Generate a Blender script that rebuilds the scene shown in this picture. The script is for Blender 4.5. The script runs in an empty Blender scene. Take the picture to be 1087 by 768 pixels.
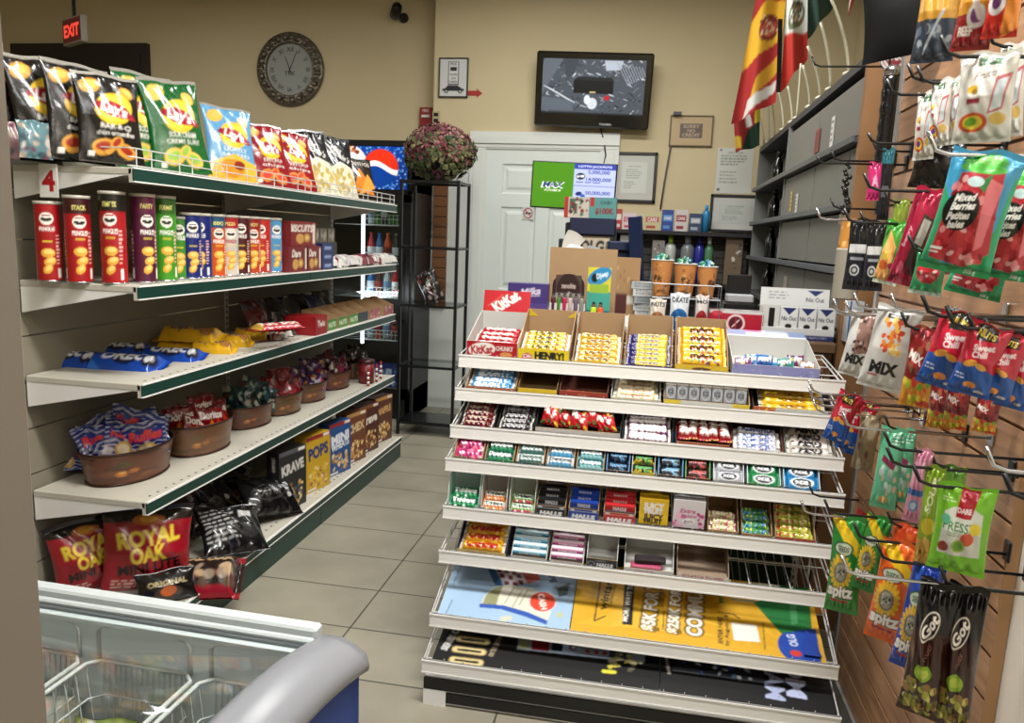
import bpy, math, random
import numpy as np
from mathutils import Vector, Matrix, Euler

S = bpy.context.scene
COL = S.collection
PI = math.pi
def R(a): return math.radians(a)

# ------------------------------------------------------------------ camera, world, lights, exposure
IMG_W, IMG_H, FPX = 1087, 768, 804.27
YAW, PITCH, ROLL, CAM_H = .173848, .163435, .0407, 1.43
_f = np.array([-math.sin(YAW)*math.cos(PITCH), math.cos(YAW)*math.cos(PITCH), -math.sin(PITCH)])
_r0 = np.array([math.cos(YAW), math.sin(YAW), 0.0]); _u0 = np.cross(_r0, _f)
_r = _r0*math.cos(ROLL)+_u0*math.sin(ROLL); _u = -_r0*math.sin(ROLL)+_u0*math.cos(ROLL)
cam_d = bpy.data.cameras.new('camera'); cam = bpy.data.objects.new('camera', cam_d); COL.objects.link(cam)
cam_d.sensor_width = 36; cam_d.lens = FPX/IMG_W*36; cam_d.clip_start = .02
_m = Matrix(((_r[0], _u[0], -_f[0], 0), (_r[1], _u[1], -_f[1], 0), (_r[2], _u[2], -_f[2], CAM_H), (0, 0, 0, 1)))
cam.matrix_world = _m
S.camera = cam

def at(px, py, X=None, Y=None, Z=None):
    """the point of the plane X=, Y= or Z= that a pixel of the photograph looks at"""
    d = _f+(px-IMG_W/2)/FPX*_r-(py-IMG_H/2)/FPX*_u
    t = X/d[0] if X is not None else Y/d[1] if Y is not None else (Z-CAM_H)/d[2]
    return Vector((d[0]*t, d[1]*t, CAM_H+d[2]*t))

world = bpy.data.worlds.new('world'); S.world = world; world.use_nodes = True
world.node_tree.nodes['Background'].inputs[0].default_value = (.75, .78, .8, 1)
world.node_tree.nodes['Background'].inputs[1].default_value = .035
S.view_settings.view_transform = 'Standard'; S.view_settings.look = 'None'
S.view_settings.gamma = 1; S.view_settings.use_curve_mapping = False
S.view_settings.exposure = 0.45

CEIL = 3.35
LAMPS = [(0.0, 1.35, 1.25, .35, 88), (-.35, 4.0, 1.25, .35, 46), (-1.0, 5.0, 1.25, .3, 5), (-.1, -.5, 1.25, .4, 28), (-3.6, 4.2, 1.2, .3, 22)]
for (lx, ly, sx, sy, power) in LAMPS:
    ld = bpy.data.lights.new('ceiling_panel_light', 'AREA'); ld.shape = 'RECTANGLE'; ld.size = sx; ld.size_y = sy
    ld.energy = power; ld.color = (1, .985, .96)
    lo = bpy.data.objects.new('ceiling_panel_light', ld); COL.objects.link(lo); lo.location = (lx, ly, CEIL-.06)

# ------------------------------------------------------------------ colours and materials
def lin(h):
    h = h.lstrip('#'); h = h if len(h) == 6 else ''.join(x*2 for x in h); c = [int(h[i:i+2], 16)/255 for i in (0, 2, 4)]
    return tuple(x/12.92 if x <= .04045 else ((x+.055)/1.055)**2.4 for x in c)

MATS = {}
def mat(name, col='#808080', rough=.5, metal=0, emit=0, alpha=1, bump=0, bscale=60, coat=0, attr=False, mottle=0, mscale=8, spec=.5):
    if name in MATS: return MATS[name]
    m = bpy.data.materials.new(name); m.use_nodes = True; nt = m.node_tree; b = nt.nodes['Principled BSDF']
    c = (*lin(col), 1)
    b.inputs['Base Color'].default_value = c; b.inputs['Roughness'].default_value = rough; b.inputs['Metallic'].default_value = metal
    b.inputs['Specular IOR Level'].default_value = spec
    b.inputs['Coat Weight'].default_value = coat; b.inputs['Coat Roughness'].default_value = .12
    if alpha < 1: b.inputs['Alpha'].default_value = alpha
    if attr:
        a = nt.nodes.new('ShaderNodeAttribute'); a.attribute_name = 'Col'
        nt.links.new(a.outputs['Color'], b.inputs['Base Color'])
        if emit: nt.links.new(a.outputs['Color'], b.inputs['Emission Color']); b.inputs['Emission Strength'].default_value = emit
    elif emit: b.inputs['Emission Color'].default_value = c; b.inputs['Emission Strength'].default_value = emit
    if mottle and not attr:
        n = nt.nodes.new('ShaderNodeTexNoise'); n.inputs['Scale'].default_value = mscale; n.inputs['Detail'].default_value = 5
        mx = nt.nodes.new('ShaderNodeMix'); mx.data_type = 'RGBA'
        mx.inputs['A'].default_value = tuple(max(0, x*(1-mottle)) for x in c[:3])+(1,); mx.inputs['B'].default_value = tuple(min(1, x*(1+mottle)) for x in c[:3])+(1,)
        tc = nt.nodes.new('ShaderNodeTexCoord'); nt.links.new(tc.outputs['Object'], n.inputs['Vector'])
        nt.links.new(n.outputs['Fac'], mx.inputs['Factor']); nt.links.new(mx.outputs['Result'], b.inputs['Base Color'])
    if bump:
        n = nt.nodes.new('ShaderNodeTexNoise'); n.inputs['Scale'].default_value = bscale; n.inputs['Detail'].default_value = 3
        tc = nt.nodes.new('ShaderNodeTexCoord'); nt.links.new(tc.outputs['Object'], n.inputs['Vector'])
        bp = nt.nodes.new('ShaderNodeBump'); bp.inputs['Strength'].default_value = bump; bp.inputs['Distance'].default_value = .004
        nt.links.new(n.outputs['Fac'], bp.inputs['Height']); nt.links.new(bp.outputs['Normal'], b.inputs['Normal'])
    MATS[name] = m; return m

M_PAPER = mat('printed_paper', attr=True, rough=.5)
M_CARTON = mat('printed_carton', attr=True, rough=.38, coat=.15)
M_FOIL = mat('printed_foil', attr=True, rough=.24, coat=.25, bump=.35, bscale=45)
M_SCREEN = mat('lit_screen', attr=True, rough=.2, emit=.38)
M_CLOTH = mat('printed_cloth', attr=True, rough=.9, bump=.1, bscale=300)
M_WHITE = mat('white_enamel_steel', '#e4e3de', .4, mottle=.04)
M_CREAM = mat('cream_enamel_steel', '#bdb9ab', .45, mottle=.05)
M_GREEN = mat('green_price_rail', '#12372f', .35)
M_GREY = mat('grey_enamel_steel', '#767874', .5, mottle=.06)
M_BLACKM = mat('black_metal', '#101112', .35)
M_BLACK = mat('black_plastic', '#0c0c0d', .4)
M_CHROME = mat('chrome', '#c9ccd0', .18, metal=1)
M_WIRE = mat('white_wire', '#c4c4bf', .4)
M_KRAFT = mat('kraft_board', '#a1835f', .75, mottle=.06, mscale=30)

# ------------------------------------------------------------------ objects
def tag(o, label=None, cat=None, group=None, kind=None):
    if label: o['label'] = label
    if cat: o['category'] = cat
    if group: o['group'] = group
    if kind: o['kind'] = kind
    return o
def empty(name, label=None, cat=None, loc=(0, 0, 0), rot=(0, 0, 0), group=None):
    o = bpy.data.objects.new(name, None); COL.objects.link(o); o.empty_display_size = .05
    o.location = loc; o.rotation_euler = rot
    return tag(o, label, cat, group)
def kids(o): return [c for c in COL.objects if c.parent is o]
CHILD = {}
def link(name, me, parent=None, loc=(0, 0, 0), rot=(0, 0, 0)):
    o = bpy.data.objects.new(name, me); COL.objects.link(o); o.location = loc; o.rotation_euler = rot
    if parent: o.parent = parent; CHILD.setdefault(parent.name, []).append(o)
    return o
def copy_tree(o, loc=None, rot=None, label=None, group=None, parent=None, scale=None):
    c = o.copy(); COL.objects.link(c)
    if parent: c.parent = parent; CHILD.setdefault(parent.name, []).append(c)
    for ch in CHILD.get(o.name, []): copy_tree(ch, parent=c)
    if loc is not None: c.location = loc
    if rot is not None: c.rotation_euler = rot
    if scale is not None: c.scale = scale
    if label: c['label'] = label
    if group: c['group'] = group
    return c
def discard(o):
    for ch in CHILD.pop(o.name, []): discard(ch)
    bpy.data.objects.remove(o, do_unlink=True)

class MB:
    """collects boxes, tubes, sheets and builds them as one mesh"""
    def __init__(s): s.v = []; s.f = []; s.c = []; s.mi = []; s.sm = []; s.cur = 0; s.col = (1, 1, 1)
    def _add(s, vs, fs, cols=None, smooth=False):
        b = len(s.v); s.v.extend([tuple(map(float, x)) for x in vs])
        s.c.extend([s.col]*len(vs) if cols is None else [tuple(map(float, x)) for x in cols])
        for f in fs: s.f.append(tuple(b+i for i in f)); s.mi.append(s.cur); s.sm.append(smooth)
        return s
    def color(s, h): s.col = lin(h); return s
    def mat(s, i): s.cur = i; return s
    def box(s, x0, y0, z0, x1, y1, z1):
        vs = [(x0, y0, z0), (x1, y0, z0), (x1, y1, z0), (x0, y1, z0), (x0, y0, z1), (x1, y0, z1), (x1, y1, z1), (x0, y1, z1)]
        return s._add(vs, [(0, 3, 2, 1), (4, 5, 6, 7), (0, 1, 5, 4), (1, 2, 6, 5), (2, 3, 7, 6), (3, 0, 4, 7)])
    def cbox(s, x, y, z, w, d, h): return s.box(x-w/2, y-d/2, z, x+w/2, y+d/2, z+h)
    def rbox(s, x0, y0, z0, x1, y1, z1, r=.004):
        """box with chamfered vertical and top edges"""
        r = min(r, (x1-x0)/2.2, (y1-y0)/2.2, (z1-z0)/2.2)
        rings = [(z0, r), (z0+r, 0), (z1-r, 0), (z1, r)]; vs = []; fs = []
        for z, q in rings:
            k = r
            xs = [(x0+k, y0+q), (x1-k, y0+q), (x1-q, y0+k), (x1-q, y1-k), (x1-k, y1-q), (x0+k, y1-q), (x0+q, y1-k), (x0+q, y0+k)]
            vs += [(a, b, z) for a, b in xs]
        for i in range(3):
            for j in range(8):
                fs.append((i*8+j, i*8+(j+1) % 8, (i+1)*8+(j+1) % 8, (i+1)*8+j))
        fs.append(tuple(range(7, -1, -1))); fs.append(tuple(range(24, 32)))
        return s._add(vs, fs)
    def prism(s, poly, h0, h1, axis='z'):
        """polygon in the two other axes, extruded along axis"""
        n = len(poly)
        def P(a, b, h): return {'z': (a, b, h), 'y': (a, h, b), 'x': (h, a, b)}[axis]
        vs = [P(a, b, h0) for a, b in poly]+[P(a, b, h1) for a, b in poly]
        fs = [tuple(range(n))[::-1], tuple(range(n, 2*n))]+[(i, (i+1) % n, n+(i+1) % n, n+i) for i in range(n)]
        return s._add(vs, fs)
    def tube(s, pts, r, n=6, closed=False, r1=None):
        pts = [Vector(p) for p in pts]; N = len(pts); vs = []; fs = []; up = None
        for i, p in enumerate(pts):
            if closed: t = (pts[(i+1) % N]-pts[i-1]).normalized()
            else: t = (pts[min(i+1, N-1)]-pts[max(i-1, 0)]).normalized()
            if up is None: up = t.orthogonal().normalized()
            up = (up-t*up.dot(t)); up = up.normalized() if up.length > 1e-6 else t.orthogonal().normalized()
            sd = t.cross(up); rr = r if r1 is None else r+(r1-r)*i/(N-1)
            for k in range(n):
                a = 2*PI*k/n; vs.append(p+(up*math.cos(a)+sd*math.sin(a))*rr)
        M_ = N if closed else N-1
        for i in range(M_):
            for k in range(n):
                j = (i+1) % N; fs.append((i*n+k, i*n+(k+1) % n, j*n+(k+1) % n, j*n+k))
        if not closed: fs.append(tuple(range(n))[::-1]); fs.append(tuple(range((N-1)*n, N*n)))
        return s._add(vs, fs, smooth=n > 5)
    def lathe(s, prof, n=24, cx=0, cy=0, smooth=True, caps=True):
        vs = []; fs = []
        for r, z in prof:
            for k in range(n): a = 2*PI*k/n; vs.append((cx+r*math.cos(a), cy+r*math.sin(a), z))
        for i in range(len(prof)-1):
            for k in range(n): fs.append((i*n+k, i*n+(k+1) % n, (i+1)*n+(k+1) % n, (i+1)*n+k))
        if caps:
            if prof[0][0] > 1e-5: fs.append(tuple(range(n))[::-1])
            if prof[-1][0] > 1e-5: fs.append(tuple(range((len(prof)-1)*n, len(prof)*n)))
        return s._add(vs, fs, smooth=smooth)
    def ball(s, x, y, z, rx, ry=None, rz=None, n=12, m=8):
        ry = ry or rx; rz = rz or rx; vs = []; fs = []
        for i in range(m+1):
            t = PI*i/m
            for k in range(n): a = 2*PI*k/n; vs.append((x+rx*math.sin(t)*math.cos(a), y+ry*math.sin(t)*math.sin(a), z-rz*math.cos(t)))
        for i in range(m):
            for k in range(n): fs.append((i*n+k, i*n+(k+1) % n, (i+1)*n+(k+1) % n, (i+1)*n+k))
        return s._add(vs, fs, smooth=True)
    def quad(s, a, b, c, d): return s._add([a, b, c, d], [(0, 1, 2, 3)])
    def sheet(s, fn, nu, nv, art=None, flip=False, smooth=True):
        """grid of fn(U, V) -> (n, 3) points, coloured from an Art sampled at the same u, v"""
        U, V = np.meshgrid(np.linspace(0, 1, nu+1), np.linspace(0, 1, nv+1)); U = U.ravel(); V = V.ravel()
        P = fn(U, V); cols = art.sample(U, V) if art is not None else None
        idx = np.arange((nu+1)*(nv+1)).reshape(nv+1, nu+1)
        a, b, c, d = idx[:-1, :-1].ravel(), idx[:-1, 1:].ravel(), idx[1:, 1:].ravel(), idx[1:, :-1].ravel()
        F = np.stack([a, b, c, d] if not flip else [d, c, b, a], 1)
        return s._add(P.tolist(), F.tolist(), None if cols is None else cols.tolist(), smooth)
    def mesh(s, name):
        me = bpy.data.meshes.new(name); me.from_pydata(s.v, [], s.f)
        me.polygons.foreach_set('use_smooth', s.sm); me.polygons.foreach_set('material_index', s.mi)
        at_ = me.color_attributes.new('Col', 'FLOAT_COLOR', 'POINT')
        c = np.ones((len(s.v), 4), 'f'); c[:, :3] = np.array(s.c, 'f').reshape(-1, 3); at_.data.foreach_set('color', c.ravel())
        me.update(); return me
    def build(s, name, m, parent=None, loc=(0, 0, 0), rot=(0, 0, 0)):
        me = s.mesh(name)
        for x in (m if isinstance(m, (list, tuple)) else [m]): me.materials.append(x)
        return link(name, me, parent, loc, rot)

# ------------------------------------------------------------------ printing on packages
_GL = {}
def glyphs(txt, bold=0.0, italic=0.0):
    key = (txt, bold, italic)
    if key not in _GL:
        cu = bpy.data.curves.new('lettering', 'FONT'); cu.body = txt; cu.size = 1; cu.offset = bold; cu.resolution_u = 3; cu.shear = italic
        ob = bpy.data.objects.new('lettering', cu); me = bpy.data.meshes.new_from_object(ob); me.calc_loop_triangles()
        v = np.array([x.co[:2] for x in me.vertices]) if me.vertices else np.zeros((3, 2))
        t = np.array([x.vertices[:] for x in me.loop_triangles]).reshape(-1, 3)
        lo, hi = v.min(0), v.max(0); cap = .7
        v = v-[(lo[0]+hi[0])/2, cap/2]; v /= cap
        _GL[key] = (v, t, (hi[0]-lo[0])/cap)
        bpy.data.objects.remove(ob); bpy.data.meshes.remove(me); bpy.data.curves.remove(cu)
    return _GL[key]

class Art:
    """a flat print, x in 0..1 and y in 0..asp (height over width), kept as a small colour grid"""
    def __init__(s, bg, asp=1.0, res=64, ss=2):
        s.asp = asp; s.w = res*ss; s.h = max(2, int(round(res*asp*ss))); s.ss = ss
        s.a = np.empty((s.h, s.w, 3)); s.a[:] = lin(bg)
        s.X, s.Y = np.meshgrid((np.arange(s.w)+.5)/s.w, (np.arange(s.h)+.5)/s.h*asp)
        s.res = res; s.rng = random.Random(res*7+int(asp*100))
    def mask(s, m, c): s.a[m] = lin(c); return s
    def rect(s, x0, y0, x1, y1, c): return s.mask((s.X >= x0) & (s.X <= x1) & (s.Y >= y0*s.asp) & (s.Y <= y1*s.asp), c)
    def ell(s, x, y, rx, ry, c, rot=0):
        y *= s.asp; a = R(rot); dx = s.X-x; dy = s.Y-y
        u = dx*math.cos(a)+dy*math.sin(a); v = -dx*math.sin(a)+dy*math.cos(a)
        return s.mask((u/rx)**2+(v/ry)**2 <= 1, c)
    def ring(s, x, y, r, t, c):
        y *= s.asp; d = np.hypot(s.X-x, s.Y-y); return s.mask((d <= r) & (d >= r-t), c)
    def poly(s, pts, c):
        m = np.zeros(s.X.shape, bool); P = [(x, y*s.asp) for x, y in pts]; n = len(P)
        for i in range(n):
            (x0, y0), (x1, y1) = P[i], P[(i+1) % n]
            if y0 == y1: continue
            k = ((s.Y > min(y0, y1)) & (s.Y <= max(y0, y1))) & (s.X < x0+(s.Y-y0)*(x1-x0)/(y1-y0)); m ^= k
        return s.mask(m, c)
    def line(s, x0, y0, x1, y1, t, c):
        y0 *= s.asp; y1 *= s.asp; dx, dy = x1-x0, y1-y0; L = dx*dx+dy*dy+1e-9
        k = np.clip(((s.X-x0)*dx+(s.Y-y0)*dy)/L, 0, 1)
        return s.mask(np.hypot(s.X-x0-k*dx, s.Y-y0-k*dy) <= t/2, c)
    def text(s, txt, x, y, h, c, rot=0, w=None, bold=.02, italic=0):
        """h and w in units of the print's width; w squeezes or stretches the line to that length"""
        v, t, L = glyphs(txt, round(bold*.55, 4), italic); q = v*h
        if w: q = q*np.array([w/(L*h), 1])
        a = R(rot); q = q@np.array([[math.cos(a), math.sin(a)], [-math.sin(a), math.cos(a)]])+[x, y*s.asp]
        k = s.w; q = q*k-.5; col = lin(c)
        for tr in t:
            p = q[tr]; x0, y0 = np.floor(p.min(0)).astype(int); x1, y1 = np.ceil(p.max(0)).astype(int)+1
            x0 = max(x0, 0); y0 = max(y0, 0); x1 = min(x1, s.w); y1 = min(y1, s.h)
            if x1 <= x0 or y1 <= y0: continue
            gx, gy = np.meshgrid(np.arange(x0, x1), np.arange(y0, y1)); m = None
            ar = (p[1][0]-p[0][0])*(p[2][1]-p[0][1])-(p[1][1]-p[0][1])*(p[2][0]-p[0][0])
            if abs(ar) < 1e-9: continue
            sg = 1 if ar > 0 else -1
            for i in range(3):
                A, B = p[i], p[(i+1) % 3]
                e = sg*((B[0]-A[0])*(gy-A[1])-(B[1]-A[1])*(gx-A[0])) >= -.02*k/64
                m = e if m is None else m & e
            s.a[y0:y1, x0:x1][m] = col
        return s
    def blobs(s, n, x0, y0, x1, y1, r, cols, seed=1, asp=1.0):
        g = random.Random(seed)
        for i in range(n): s.ell(g.uniform(x0, x1), g.uniform(y0, y1), r*g.uniform(.5, 1.3), r*asp*g.uniform(.5, 1.3), g.choice(cols), g.uniform(0, 180))
        return s
    def lines_of_text(s, x0, y0, x1, y1, n, c, seed=3):
        g = random.Random(seed); dy = (y1-y0)/n
        for i in range(n):
            x = x0; y = y1-(i+.6)*dy; e = x0+(x1-x0)*g.uniform(.6, 1)
            while x < e: w = g.uniform(.04, .12); s.rect(x, y, min(x+w, e), y+dy*.45, c); x += w+.025
        return s
    def sample(s, U, V):
        # box-filter down to res, then bilinear
        if not hasattr(s, 'lo'):
            h = s.h//s.ss; w = s.w//s.ss; s.lo = s.a[:h*s.ss, :w*s.ss].reshape(h, s.ss, w, s.ss, 3).mean((1, 3))
        h, w = s.lo.shape[:2]
        x = np.clip(U*w-.5, 0, w-1); y = np.clip(V*h-.5, 0, h-1); x0 = np.floor(x).astype(int); y0 = np.floor(y).astype(int)
        x1 = np.minimum(x0+1, w-1); y1 = np.minimum(y0+1, h-1); fx = (x-x0)[:, None]; fy = (y-y0)[:, None]; a = s.lo
        return (a[y0, x0]*(1-fx)+a[y0, x1]*fx)*(1-fy)+(a[y1, x0]*(1-fx)+a[y1, x1]*fx)*fy

def face_grid(mb, o, ex, ey, art, res=None):
    """flat printed rectangle from corner o along ex (width) and ey (height)"""
    o, ex, ey = np.array(o, float), np.array(ex, float), np.array(ey, float)
    nu = res or art.res; nv = max(2, int(nu*art.asp))
    mb.sheet(lambda U, V: o+U[:, None]*ex+V[:, None]*ey, nu, nv, art, smooth=False)

def carton_mesh(w, d, h, front, side=None, top=None, plain='#dddddd', back=None):
    """closed carton: w along x, d along y, front at y=-d/2, standing on z=0"""
    mb = MB(); x, y = w/2, d/2
    face_grid(mb, (-x, -y, 0), (w, 0, 0), (0, 0, h), front)
    mb.color(plain)
    if side: face_grid(mb, (x, -y, 0), (0, d, 0), (0, 0, h), side); face_grid(mb, (-x, y, 0), (0, -d, 0), (0, 0, h), side)
    else: mb.quad((x, -y, 0), (x, y, 0), (x, y, h), (x, -y, h)); mb.quad((-x, y, 0), (-x, -y, 0), (-x, -y, h), (-x, y, h))
    if top: face_grid(mb, (-x, -y, h), (w, 0, 0), (0, d, 0), top)
    else: mb.quad((-x, -y, h), (x, -y, h), (x, y, h), (-x, y, h))
    if back: face_grid(mb, (x, y, 0), (-w, 0, 0), (0, 0, h), back)
    else: mb.quad((x, y, 0), (-x, y, 0), (-x, y, h), (x, y, h))
    mb.quad((-x, y, 0), (x, y, 0), (x, -y, 0), (-x, -y, 0))
    return mb

def pillow(w, h, t, front, back='#999999', seed=1, seal=.035, nu=None, fullness=.55, wrinkle=1.0, gusset=0, taper=0, clear=None):
    """stuffed bag standing on z=0, facing -y; crimped seals at the two ends"""
    g = random.Random(seed); waves = [(g.uniform(3, 14), g.uniform(2, 9), g.uniform(0, 6.3), g.uniform(.3, 1)) for _ in range(7)]
    def body(U, V, sgn):
        e = np.clip(np.minimum(V, 1-V)/.5, 0, 1); s_ = np.clip((np.minimum(V, 1-V)-seal)/(.5-seal), 0, 1)
        cu = np.clip(np.sin(PI*U), 0, 1)**fullness
        th = t/2*cu*np.clip(s_, 0, 1)**.45
        if gusset: th = th*(1-.6*V)
        nz = sum(a*np.sin(f1*U*2+f2*V*2.2+ph) for f1, f2, ph, a in waves)/4
        th = th*(1+.16*wrinkle*nz)+wrinkle*.0025*nz*cu*s_
        # crimp puckers next to the seals
        th = th+wrinkle*.004*np.sin(U*26+seed)*np.exp(-((s_-.08)/.12)**2)*cu*(s_ > 0)
        th = np.maximum(th, 0)+.0006
        ww = w*(1-.10*np.sin(PI*V)**.7)*(1-taper*V)
        x = (U-.5)*ww
        y = sgn*th
        z = h*V+.003*np.sin(U*9+seed)*(V > .9)
        return np.stack([x, y, z], 1)
    n = nu or front.res; m = max(6, int(n*h/w*.9))
    mb = MB(); mb.sheet(lambda U, V: body(U, V, -1), n, m, front)
    mb.color(back); mb.sheet(lambda U, V: body(1-U, V, 1), max(8, n//3), max(8, m//3))
    return mb
def bar_mesh(w, h, t, art, back='#888888', seed=1, res=None):
    """wrapped bar lying flat: long side along x, h along y, thickness up; printed side faces +z"""
    g = random.Random(seed); ph = g.uniform(0, 6)
    def f(U, V, sg):
        ed = np.minimum(U, 1-U); body = np.clip((ed-.06)/.05, 0, 1); cv = np.clip(np.sin(PI*V), 0, 1)**(.35 if w < .2 else .6)
        th = t*(.08+.92*body*cv)
        th = th+.0012*np.sin(V*30)*(ed < .06)+.0009*np.sin(U*40+V*6+ph)*body
        z = np.where(sg > 0, th, 0*th)
        return np.stack([(U-.5)*w, (V-.5)*h*(.9+.1*(1-body)), z+.0004*sg], 1)
    n = res or art.res; m = max(6, int(n*art.asp)); mb = MB()
    mb.sheet(lambda U, V: f(U, V, 1), n, m, art); mb.color(back); mb.sheet(lambda U, V: f(U, V, 0), 10, 4, flip=True)
    return mb
ORD = ['first', 'second', 'third', 'fourth', 'fifth', 'sixth', 'seventh', 'eighth', 'ninth', 'tenth', 'eleventh', 'twelfth']
# ------------------------------------------------------------------ the room
def wall_mat(name, c):
    return mat(name, c, .75, bump=.12, bscale=25, mottle=.035, mscale=2.5)
M_WALL = wall_mat('beige_wall_paint', '#c6b893'); M_WALLW = wall_mat('pale_wall_paint', '#cfc9bb')
def struct(mb, name, m, parent=None):
    o = mb.build(name, m, parent)
    if not parent: o['kind'] = 'structure'
    return o
YB = 6.0; YL = 6.25; XC = -1.765; XR = 1.32
def floor_mat():
    m = bpy.data.materials.new('grey_floor_tile'); m.use_nodes = True; nt = m.node_tree; b = nt.nodes['Principled BSDF']
    tc = nt.nodes.new('ShaderNodeTexCoord'); mp = nt.nodes.new('ShaderNodeMapping')
    nt.links.new(tc.outputs['Object'], mp.inputs['Vector'])
    br = nt.nodes.new('ShaderNodeTexBrick'); nt.links.new(mp.outputs['Vector'], br.inputs['Vector'])
    br.offset = 0.0; br.offset_frequency = 2; br.squash = 1
    br.inputs['Color1'].default_value = (*lin('#95907f'), 1); br.inputs['Color2'].default_value = (*lin('#908b7b'), 1); br.inputs['Mortar'].default_value = (*lin('#4c4940'), 1)
    br.inputs['Scale'].default_value = 1; br.inputs['Mortar Size'].default_value = .0035; br.inputs['Mortar Smooth'].default_value = .1
    br.inputs['Brick Width'].default_value = TILE_W; br.inputs['Row Height'].default_value = TILE_D
    no = nt.nodes.new('ShaderNodeTexNoise'); no.inputs['Scale'].default_value = 3; no.inputs['Detail'].default_value = 8; nt.links.new(tc.outputs['Object'], no.inputs['Vector'])
    rp = nt.nodes.new('ShaderNodeValToRGB'); rp.color_ramp.elements[0].color = (.8, .8, .8, 1); rp.color_ramp.elements[1].color = (1.12, 1.12, 1.12, 1); rp.color_ramp.elements[0].position = .3; rp.color_ramp.elements[1].position = .7
    nt.links.new(no.outputs['Fac'], rp.inputs['Fac'])
    mx = nt.nodes.new('ShaderNodeMix'); mx.data_type = 'RGBA'; mx.blend_type = 'MULTIPLY'; mx.inputs['Factor'].default_value = 1
    nt.links.new(br.outputs['Color'], mx.inputs['A']); nt.links.new(rp.outputs['Color'], mx.inputs['B']); nt.links.new(mx.outputs['Result'], b.inputs['Base Color'])
    b.inputs['Roughness'].default_value = .42
    bp = nt.nodes.new('ShaderNodeBump'); bp.inputs['Strength'].default_value = .3; bp.inputs['Distance'].default_value = .002; bp.invert = True
    nt.links.new(br.outputs['Fac'], bp.inputs['Height']); nt.links.new(bp.outputs['Normal'], b.inputs['Normal'])
    return m
TILE_W, TILE_D = .62, .2995
# a seam runs along y at x=-.985, rows of tiles begin at y=2.43
fl = MB().box(-6.4, -2.0, -.06, 2.0, 7.0, 0); o = struct(fl, 'floor', floor_mat())
o.data.transform(Matrix.Translation((.985, -2.43, 0))); o.location = (-.985, 2.43, 0)
struct(MB().box(-6.4, -2.0, CEIL, 2.0, 7.0, CEIL+.06), 'ceiling', mat('ceiling_board', '#b9b6aa', .9, bump=.2, bscale=80))
struct(MB().box(XC, YB, 0, XR+.1, YB+.45, CEIL), 'wall_back', M_WALL)
struct(MB().box(-6.4, YL, 0, XC, YL+.1, CEIL), 'wall_back_left', M_WALL)
struct(MB().box(-6.4, -2.0, 0, -6.3, YL, CEIL), 'wall_left', M_WALL)
struct(MB().box(XR, 2.53, 0, XR+.1, YB, CEIL), 'wall_right', M_WALL)
struct(MB().box(.703, -2.0, 0, .78, 2.44, CEIL), 'wall_right_front', mat('white_wall_paint', '#e2dacd', .6, mottle=.03))
struct(MB().box(-6.4, -2.1, 0, 2.0, -2.0, CEIL), 'wall_behind', M_WALL)
struct(MB().box(.715, 2.475, 0, XR+.1, 2.53, CEIL), 'wall_return', M_WALL)
struct(MB().box(.672, -1.0, 0, .70, 2.44, .070), 'baseboard_right', mat('grey_baseboard', '#7d7c76', .6))
# door pillar by the camera
pl = MB(); pl.box(-.9, .30, 0, -.376, .40, 2.4); pl.box(-.392, .296, 0, -.372, .352, 2.4)
struct(pl, 'trim_1', mat('taupe_painted_trim', '#6f675c', .5, mottle=.03))
# six panel door with casing
M_DOOR = mat('white_door_paint', '#d3dad4', .4)
dr = MB(); x0, x1, zt = -1.32, -.42, 2.10
def panel(mb, a0, a1, z0, z1, y):
    for k, (i, dy) in enumerate(((0, 0), (.012, .012), (.035, .012), (.055, .002))): pass
    r = [(a0, z0, y), (a1, z0, y)]
    rings = [(0, 0), (.012, .014), (.03, .014), (.055, .003)]; vs = []
    for i, dy in rings: vs += [(a0+i, y+dy, z0+i), (a1-i, y+dy, z0+i), (a1-i, y+dy, z1-i), (a0+i, y+dy, z1-i)]
    fs = []
    for k in range(3):
        for j in range(4): fs.append((k*4+j, k*4+(j+1) % 4, (k+1)*4+(j+1) % 4, (k+1)*4+j))
    fs.append((12, 13, 14, 15)); mb._add(vs, fs)
yd = YB-.02
cols = [x0, x0+.12, x0+.40, x0+.50, x0+.78, x1]
cols = [x0, x0+.13, x0+.41, x0+.51, x0+.79, x1]
rows = [0, .24, .86, 1.01, 1.66, 1.76, 1.99, zt]
for i in range(5):
    for j in range(7):
        a0, a1, b0, b1 = cols[i], cols[i+1], rows[j], rows[j+1]
        if i in (1, 3) and j in (1, 3, 5): panel(dr, a0, a1, b0, b1, yd)
        else: dr.quad((a0, yd, b0), (a1, yd, b0), (a1, yd, b1), (a0, yd, b1))
door = struct(dr, 'door_1', M_DOOR)
cs = MB(); M_TRIM = mat('white_gloss_trim', '#d2d6d0', .35)
def casing(mb, a, b, z, w=.13):
    for (i, dep) in ((0, .03), (.02, .045), (.05, .035), (.085, .05), (.11, .03)):
        pass
    prof = [(0, .005), (.012, .03), (.04, .036), (.055, .05), (.08, .05), (.095, .035), (w, .04)]
    for k in range(len(prof)-1):
        (p0, d0), (p1, d1) = prof[k], prof[k+1]
        mb.box(a-p1, YB-max(d0, d1), 0, a-p0, YB, z); mb.box(b+p0, YB-max(d0, d1), 0, b+p1, YB, z)
        mb.box(a-w, YB-max(d0, d1)-.002, z+p0, b+w, YB, z+p1)
casing(cs, x0, x1, zt); struct(cs, 'trim_2', M_TRIM)
struct(MB().box(x0, YB-.012, 0, x0+.01, YB, zt).box(x1-.01, YB-.03, 0, x1, YB, zt), 'door_frame', M_TRIM, door)
struct(MB().ball(x1-.07, YB-.07, 1.0, .028), 'door_handle', M_CHROME, door)
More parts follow.
